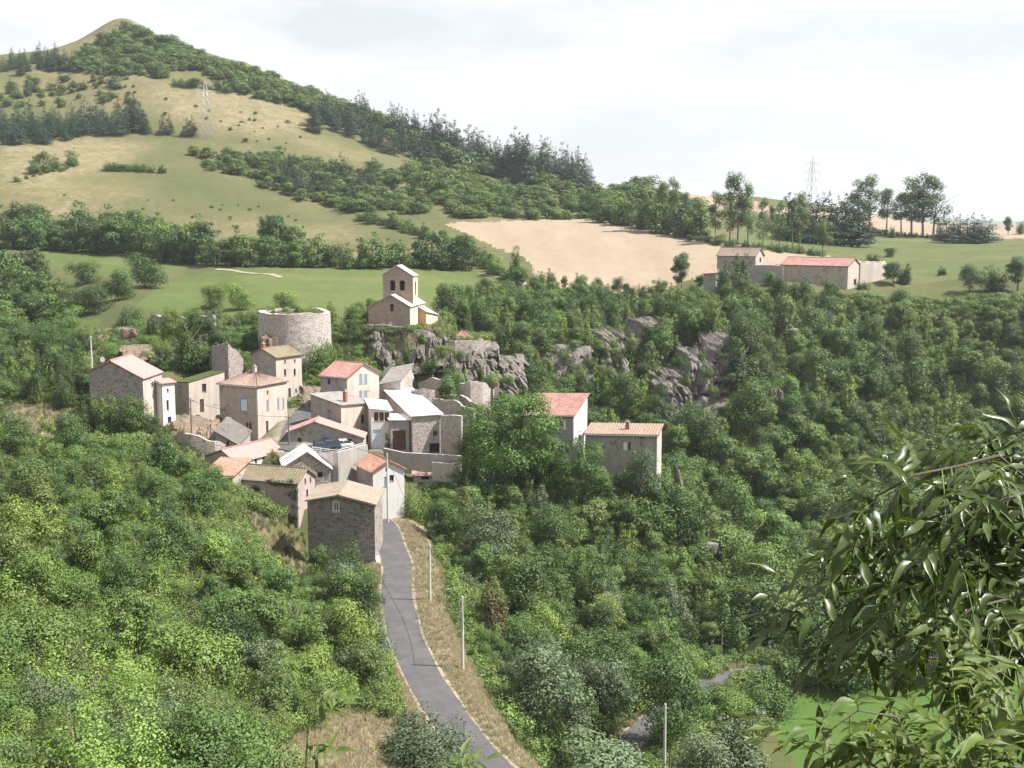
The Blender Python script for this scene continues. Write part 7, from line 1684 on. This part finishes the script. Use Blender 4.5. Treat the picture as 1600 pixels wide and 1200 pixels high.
# ------------------------------------------------------------------ near foliage: real leaves on real twigs
def leaf_mesh(name, L_, W_, curl, fold, seed, mat='leaf_near'):
    rr = random.Random(seed); n = 8; co = []; f = []; ph = rr.uniform(0, 6)
    for i in range(n + 1):
        t_ = i / n; x = L_ * t_; wd_ = W_ * math.sin(math.pi * min(1, t_ ** .75 * .97 + .02)) * (1 - .35 * t_); z = -curl * t_ * t_ + .02 * math.sin(t_ * 5 + ph)
        bend = .10 * math.sin(t_ * 2.2 + ph) * L_ * t_; wv_ = .35 * wd_ * math.sin(t_ * 11 + ph)
        co += [(x, bend - wd_, z + fold * wd_ + wv_), (x, bend, z), (x, bend + wd_, z + fold * wd_ - wv_ * .8)]
    for i in range(n):
        a = i * 3; f += [(a, a + 3, a + 4, a + 1), (a + 1, a + 4, a + 5, a + 2)]
    return np_mesh(name, co, f, [M[mat]], smooth=True)
LSH = ((.18, .5), (.35, .35), (.05, .7), (.5, .45), (.25, .2), (.12, .9), (.42, .7))
LEAVES_ASH = [leaf_mesh('leaf', 1.0, .135, c, fo, i) for i, (c, fo) in enumerate(LSH)]
LEAVES_ELDER = [leaf_mesh('leaf', 1.0, .145, c, fo, 20 + i, 'leaf_elder') for i, (c, fo) in enumerate(LSH)]
def leafy_branch(rnd, pts, leaf_len, step, side, droop, out_leaves, twigs, jitter=.5, start=.15):
    """pinnate sprays along a branch: out_leaves gets (position, direction, up, length)"""
    L = [0]
    for a, b in zip(pts, pts[1:]): L.append(L[-1] + (b - a).length)
    tot = L[-1]; s = tot * start; k = 0
    def at_(s_):
        for i in range(len(pts) - 1):
            if s_ <= L[i + 1]: return pts[i].lerp(pts[i + 1], (s_ - L[i]) / max(1e-6, L[i + 1] - L[i])), (pts[i + 1] - pts[i]).normalized()
        return pts[-1], (pts[-1] - pts[-2]).normalized()
    while s < tot:
        p, d = at_(s); k += 1
        ax = d.cross(Vector((rnd.uniform(-1, 1), rnd.uniform(-1, 1), rnd.uniform(-1, 1)))).normalized()
        td = (d * .55 + ax * .8 + Vector((0, 0, rnd.uniform(-.2, .35)))).normalized(); tl = leaf_len * rnd.uniform(1.3, 2.4)
        tip = p + td * tl + Vector((0, 0, -droop * tl * .5)); mid = p + td * tl * .5; twigs.append([p, mid, tip]); n_ = rnd.choice((2, 3, 3, 4)); up = Vector((rnd.uniform(-.4, .4), rnd.uniform(-.6, .2), 1)).normalized()
        for j in range(n_):
            f = .3 + .6 * j / n_; q = p.lerp(mid, f * 2) if f < .5 else mid.lerp(tip, f * 2 - 1); lat = td.cross(up).normalized()
            for sgn in (-1, 1):
                dr = (td * .55 + lat * sgn * rnd.uniform(.5, 1) + Vector((0, 0, -droop * rnd.uniform(.2, 1.3)))).normalized(); out_leaves.append((q, dr, up, leaf_len * rnd.uniform(.7, 1.2)))
        out_leaves.append((tip, (td + Vector((0, 0, -droop))).normalized(), up, leaf_len * rnd.uniform(.9, 1.25))); s += step * rnd.uniform(.6, 1.4)
def leaf_matrix(p, d, up, ln):
    x = d.normalized(); y = up.cross(x)
    if y.length < .05: y = Vector((1, 0, 0)).cross(x)
    y.normalize(); z = x.cross(y); m = Matrix((x * ln, y * ln, z * ln)).transposed().to_4x4(); m.translation = p; return m
def near_plant(name, label, base, branches, rnd, leaf_len, step, droop, r0, cap, mat_stem='bark', start=.15, LEAVES=LEAVES_ELDER):
    root = tag(empty(name, base), label, 'shrub'); inv = Matrix.Translation(-base)
    leaves, twigs = [], []
    for br in branches:
        pts = [Vector(q) for q in br]; n = len(pts); mb = MB(); mb.tube([q - base for q in pts], [r0 * (1 - .8 * i / (n - 1)) for i in range(n)], 6); mb.build('branch', M[mat_stem], root, smooth=True)
        leafy_branch(rnd, pts, leaf_len, step, 0, droop, leaves, twigs, start=start)
    mb = MB()
    for tw in twigs: mb.tube([q - base for q in tw], [leaf_len * .018, leaf_len * .014, leaf_len * .008], 4, False)
    tw_ = mb.build('twigs', M['leaf_light'], root); tw_['kind'] = 'stuff'
    def vis(l):
        u, v = pix(l[0].x, l[0].y, l[0].z); return (-30 < u < 1630) and (-20 < v < 1230)
    leaves.sort(key=lambda l: (not vis(l), l[0].y)); rest = []
    for i, (p, d, up, ln) in enumerate(leaves):
        m = inv @ leaf_matrix(p, d, up, ln); me = rnd.choice(LEAVES)
        if i < cap and vis((p,)):
            o = bpy.data.objects.new('leaf', me); col.objects.link(o); o.parent = root; o.matrix_local = m
        else: rest.append((m, me))
    if rest:
        co, fs = [], []
        for m, me in rest:
            b0 = len(co); co += [tuple(m @ v.co) for v in me.vertices]; fs += [tuple(b0 + i for i in pl.vertices) for pl in me.polygons]
        o = link('further_leaves', np_mesh('further_leaves', co, fs, [LEAVES[0].materials[0]], smooth=True), root); o['kind'] = 'stuff'
    return len(leaves)
rn = random.Random(21)
def br(*q): return [P(*a) for a in q]
nb_ = [br((1720, 1300, 3.2), (1680, 900, 3.2), (1620, 760, 3.15), (1560, 712, 3.1), (1500, 728, 3.05), (1430, 742, 3.0), (1370, 775, 2.98), (1335, 850, 2.98), (1322, 920, 3.0)),
       br((1690, 950, 3.3), (1600, 850, 3.3), (1520, 850, 3.25), (1440, 880, 3.2), (1370, 915, 3.15), (1300, 960, 3.1), (1255, 1000, 3.1)),
       br((1700, 800, 3.4), (1640, 700, 3.4), (1590, 675, 3.4), (1545, 690, 3.4), (1520, 730, 3.4)),
       br((1690, 1000, 3.2), (1600, 930, 3.1), (1520, 950, 3.0), (1450, 1000, 2.95), (1405, 1060, 2.95)),
       br((1650, 850, 3.5), (1560, 790, 3.4), (1480, 800, 3.35), (1400, 830, 3.3), (1350, 890, 3.3)),
       br((1640, 760, 2.9), (1570, 780, 2.85), (1500, 830, 2.8), (1450, 900, 2.8), (1420, 960, 2.8)),
       br((1680, 1100, 3.3), (1600, 1000, 3.3), (1540, 1000, 3.3), (1480, 1040, 3.2)),
       br((1640, 730, 3.6), (1590, 740, 3.6), (1540, 790, 3.6), (1500, 860, 3.6)),
       br((1690, 900, 3.7), (1620, 830, 3.7), (1560, 870, 3.7), (1510, 920, 3.7))]
trunk = br((1760, 2100, 3.4), (1740, 1500, 3.35), (1720, 1300, 3.3), (1700, 1000, 3.35), (1700, 800, 3.4))
base = trunk[0].copy(); base.z = float(zt(base.x, base.y))
n1 = near_plant('ash_shrub', 'dark glossy leaved tree branches hanging into the right of the picture', base, nb_ + [[base] + trunk], rn, .086, .024, .32, .006, 290, LEAVES=LEAVES_ASH)
nb2 = [br((1480, 1900, 2.6), (1470, 1350, 2.6), (1440, 1190, 2.6), (1400, 1120, 2.58), (1340, 1110, 2.56), (1285, 1150, 2.55)), br((1490, 1900, 2.7), (1500, 1350, 2.7), (1500, 1180, 2.7), (1490, 1090, 2.7)), br((1560, 1900, 2.8), (1570, 1350, 2.8), (1570, 1150, 2.8), (1560, 1040, 2.8), (1545, 980, 2.8)),
       br((1640, 1900, 2.6), (1630, 1300, 2.6), (1600, 1120, 2.6), (1585, 1030, 2.6)), br((1420, 1900, 2.5), (1400, 1350, 2.5), (1370, 1200, 2.5), (1320, 1160, 2.5), (1270, 1190, 2.5)), br((1540, 1900, 2.4), (1540, 1350, 2.4), (1530, 1220, 2.4), (1500, 1150, 2.4)), br((1600, 1900, 2.5), (1600, 1400, 2.5), (1590, 1240, 2.5), (1570, 1170, 2.5))]
base2 = P(1520, 2300, 2.65); base2.z = float(zt(base2.x, base2.y))
n2 = near_plant('elder_shrub', 'light green leafy shrub in the lower right corner', base2, [[base2] + b for b in nb2], random.Random(5), .078, .036, .15, .006, 290, start=.55)
sap = [br((470, 1700, 5.0), (474, 1330, 5.0), (478, 1200, 5.0), (481, 1140, 5.0), (486, 1090, 5.0))]
bs = P(470, 1850, 5.0); bs.z = float(zt(bs.x, bs.y))
near_plant('sapling', 'young light green sapling at the bottom edge left of the road', bs, [[bs] + sap[0]], random.Random(9), .10, .085, .3, .012, 120, 'leaf_light', start=.66)
sap2 = br((700, 1800, 4.6), (702, 1400, 4.6), (704, 1260, 4.6), (708, 1205, 4.6)); bs2 = P(700, 1950, 4.6); bs2.z = float(zt(bs2.x, bs2.y))
near_plant('sapling', 'tip of a small sapling poking in at the bottom by the road bend', bs2, [[bs2] + sap2], random.Random(12), .09, .07, .2, .010, 60, 'leaf_light', start=.8)

# ------------------------------------------------------------------ haze: one closed box of even, pale air
HZ = NT('summer_haze'); pv_ = HZ.n.new('ShaderNodeVolumePrincipled'); pv_.inputs['Color'].default_value = (.86, .92, 1.0, 1); pv_.inputs['Density'].default_value = HAZE_DENSITY; pv_.inputs['Anisotropy'].default_value = .25
HZ.l.new(pv_.outputs[0], HZ.out.inputs['Volume'])
zmin = float(GZ.min()) - 2; zmax = float(GZ.max()) + 45
mb = MB(); mb.box(-18500, 18500, -80, 12500, zmin, zmax); hz = mb.build('haze', HZ.m, merge=True); tag(hz, 'thin pale summer haze over the valley', 'haze', kind='stuff')
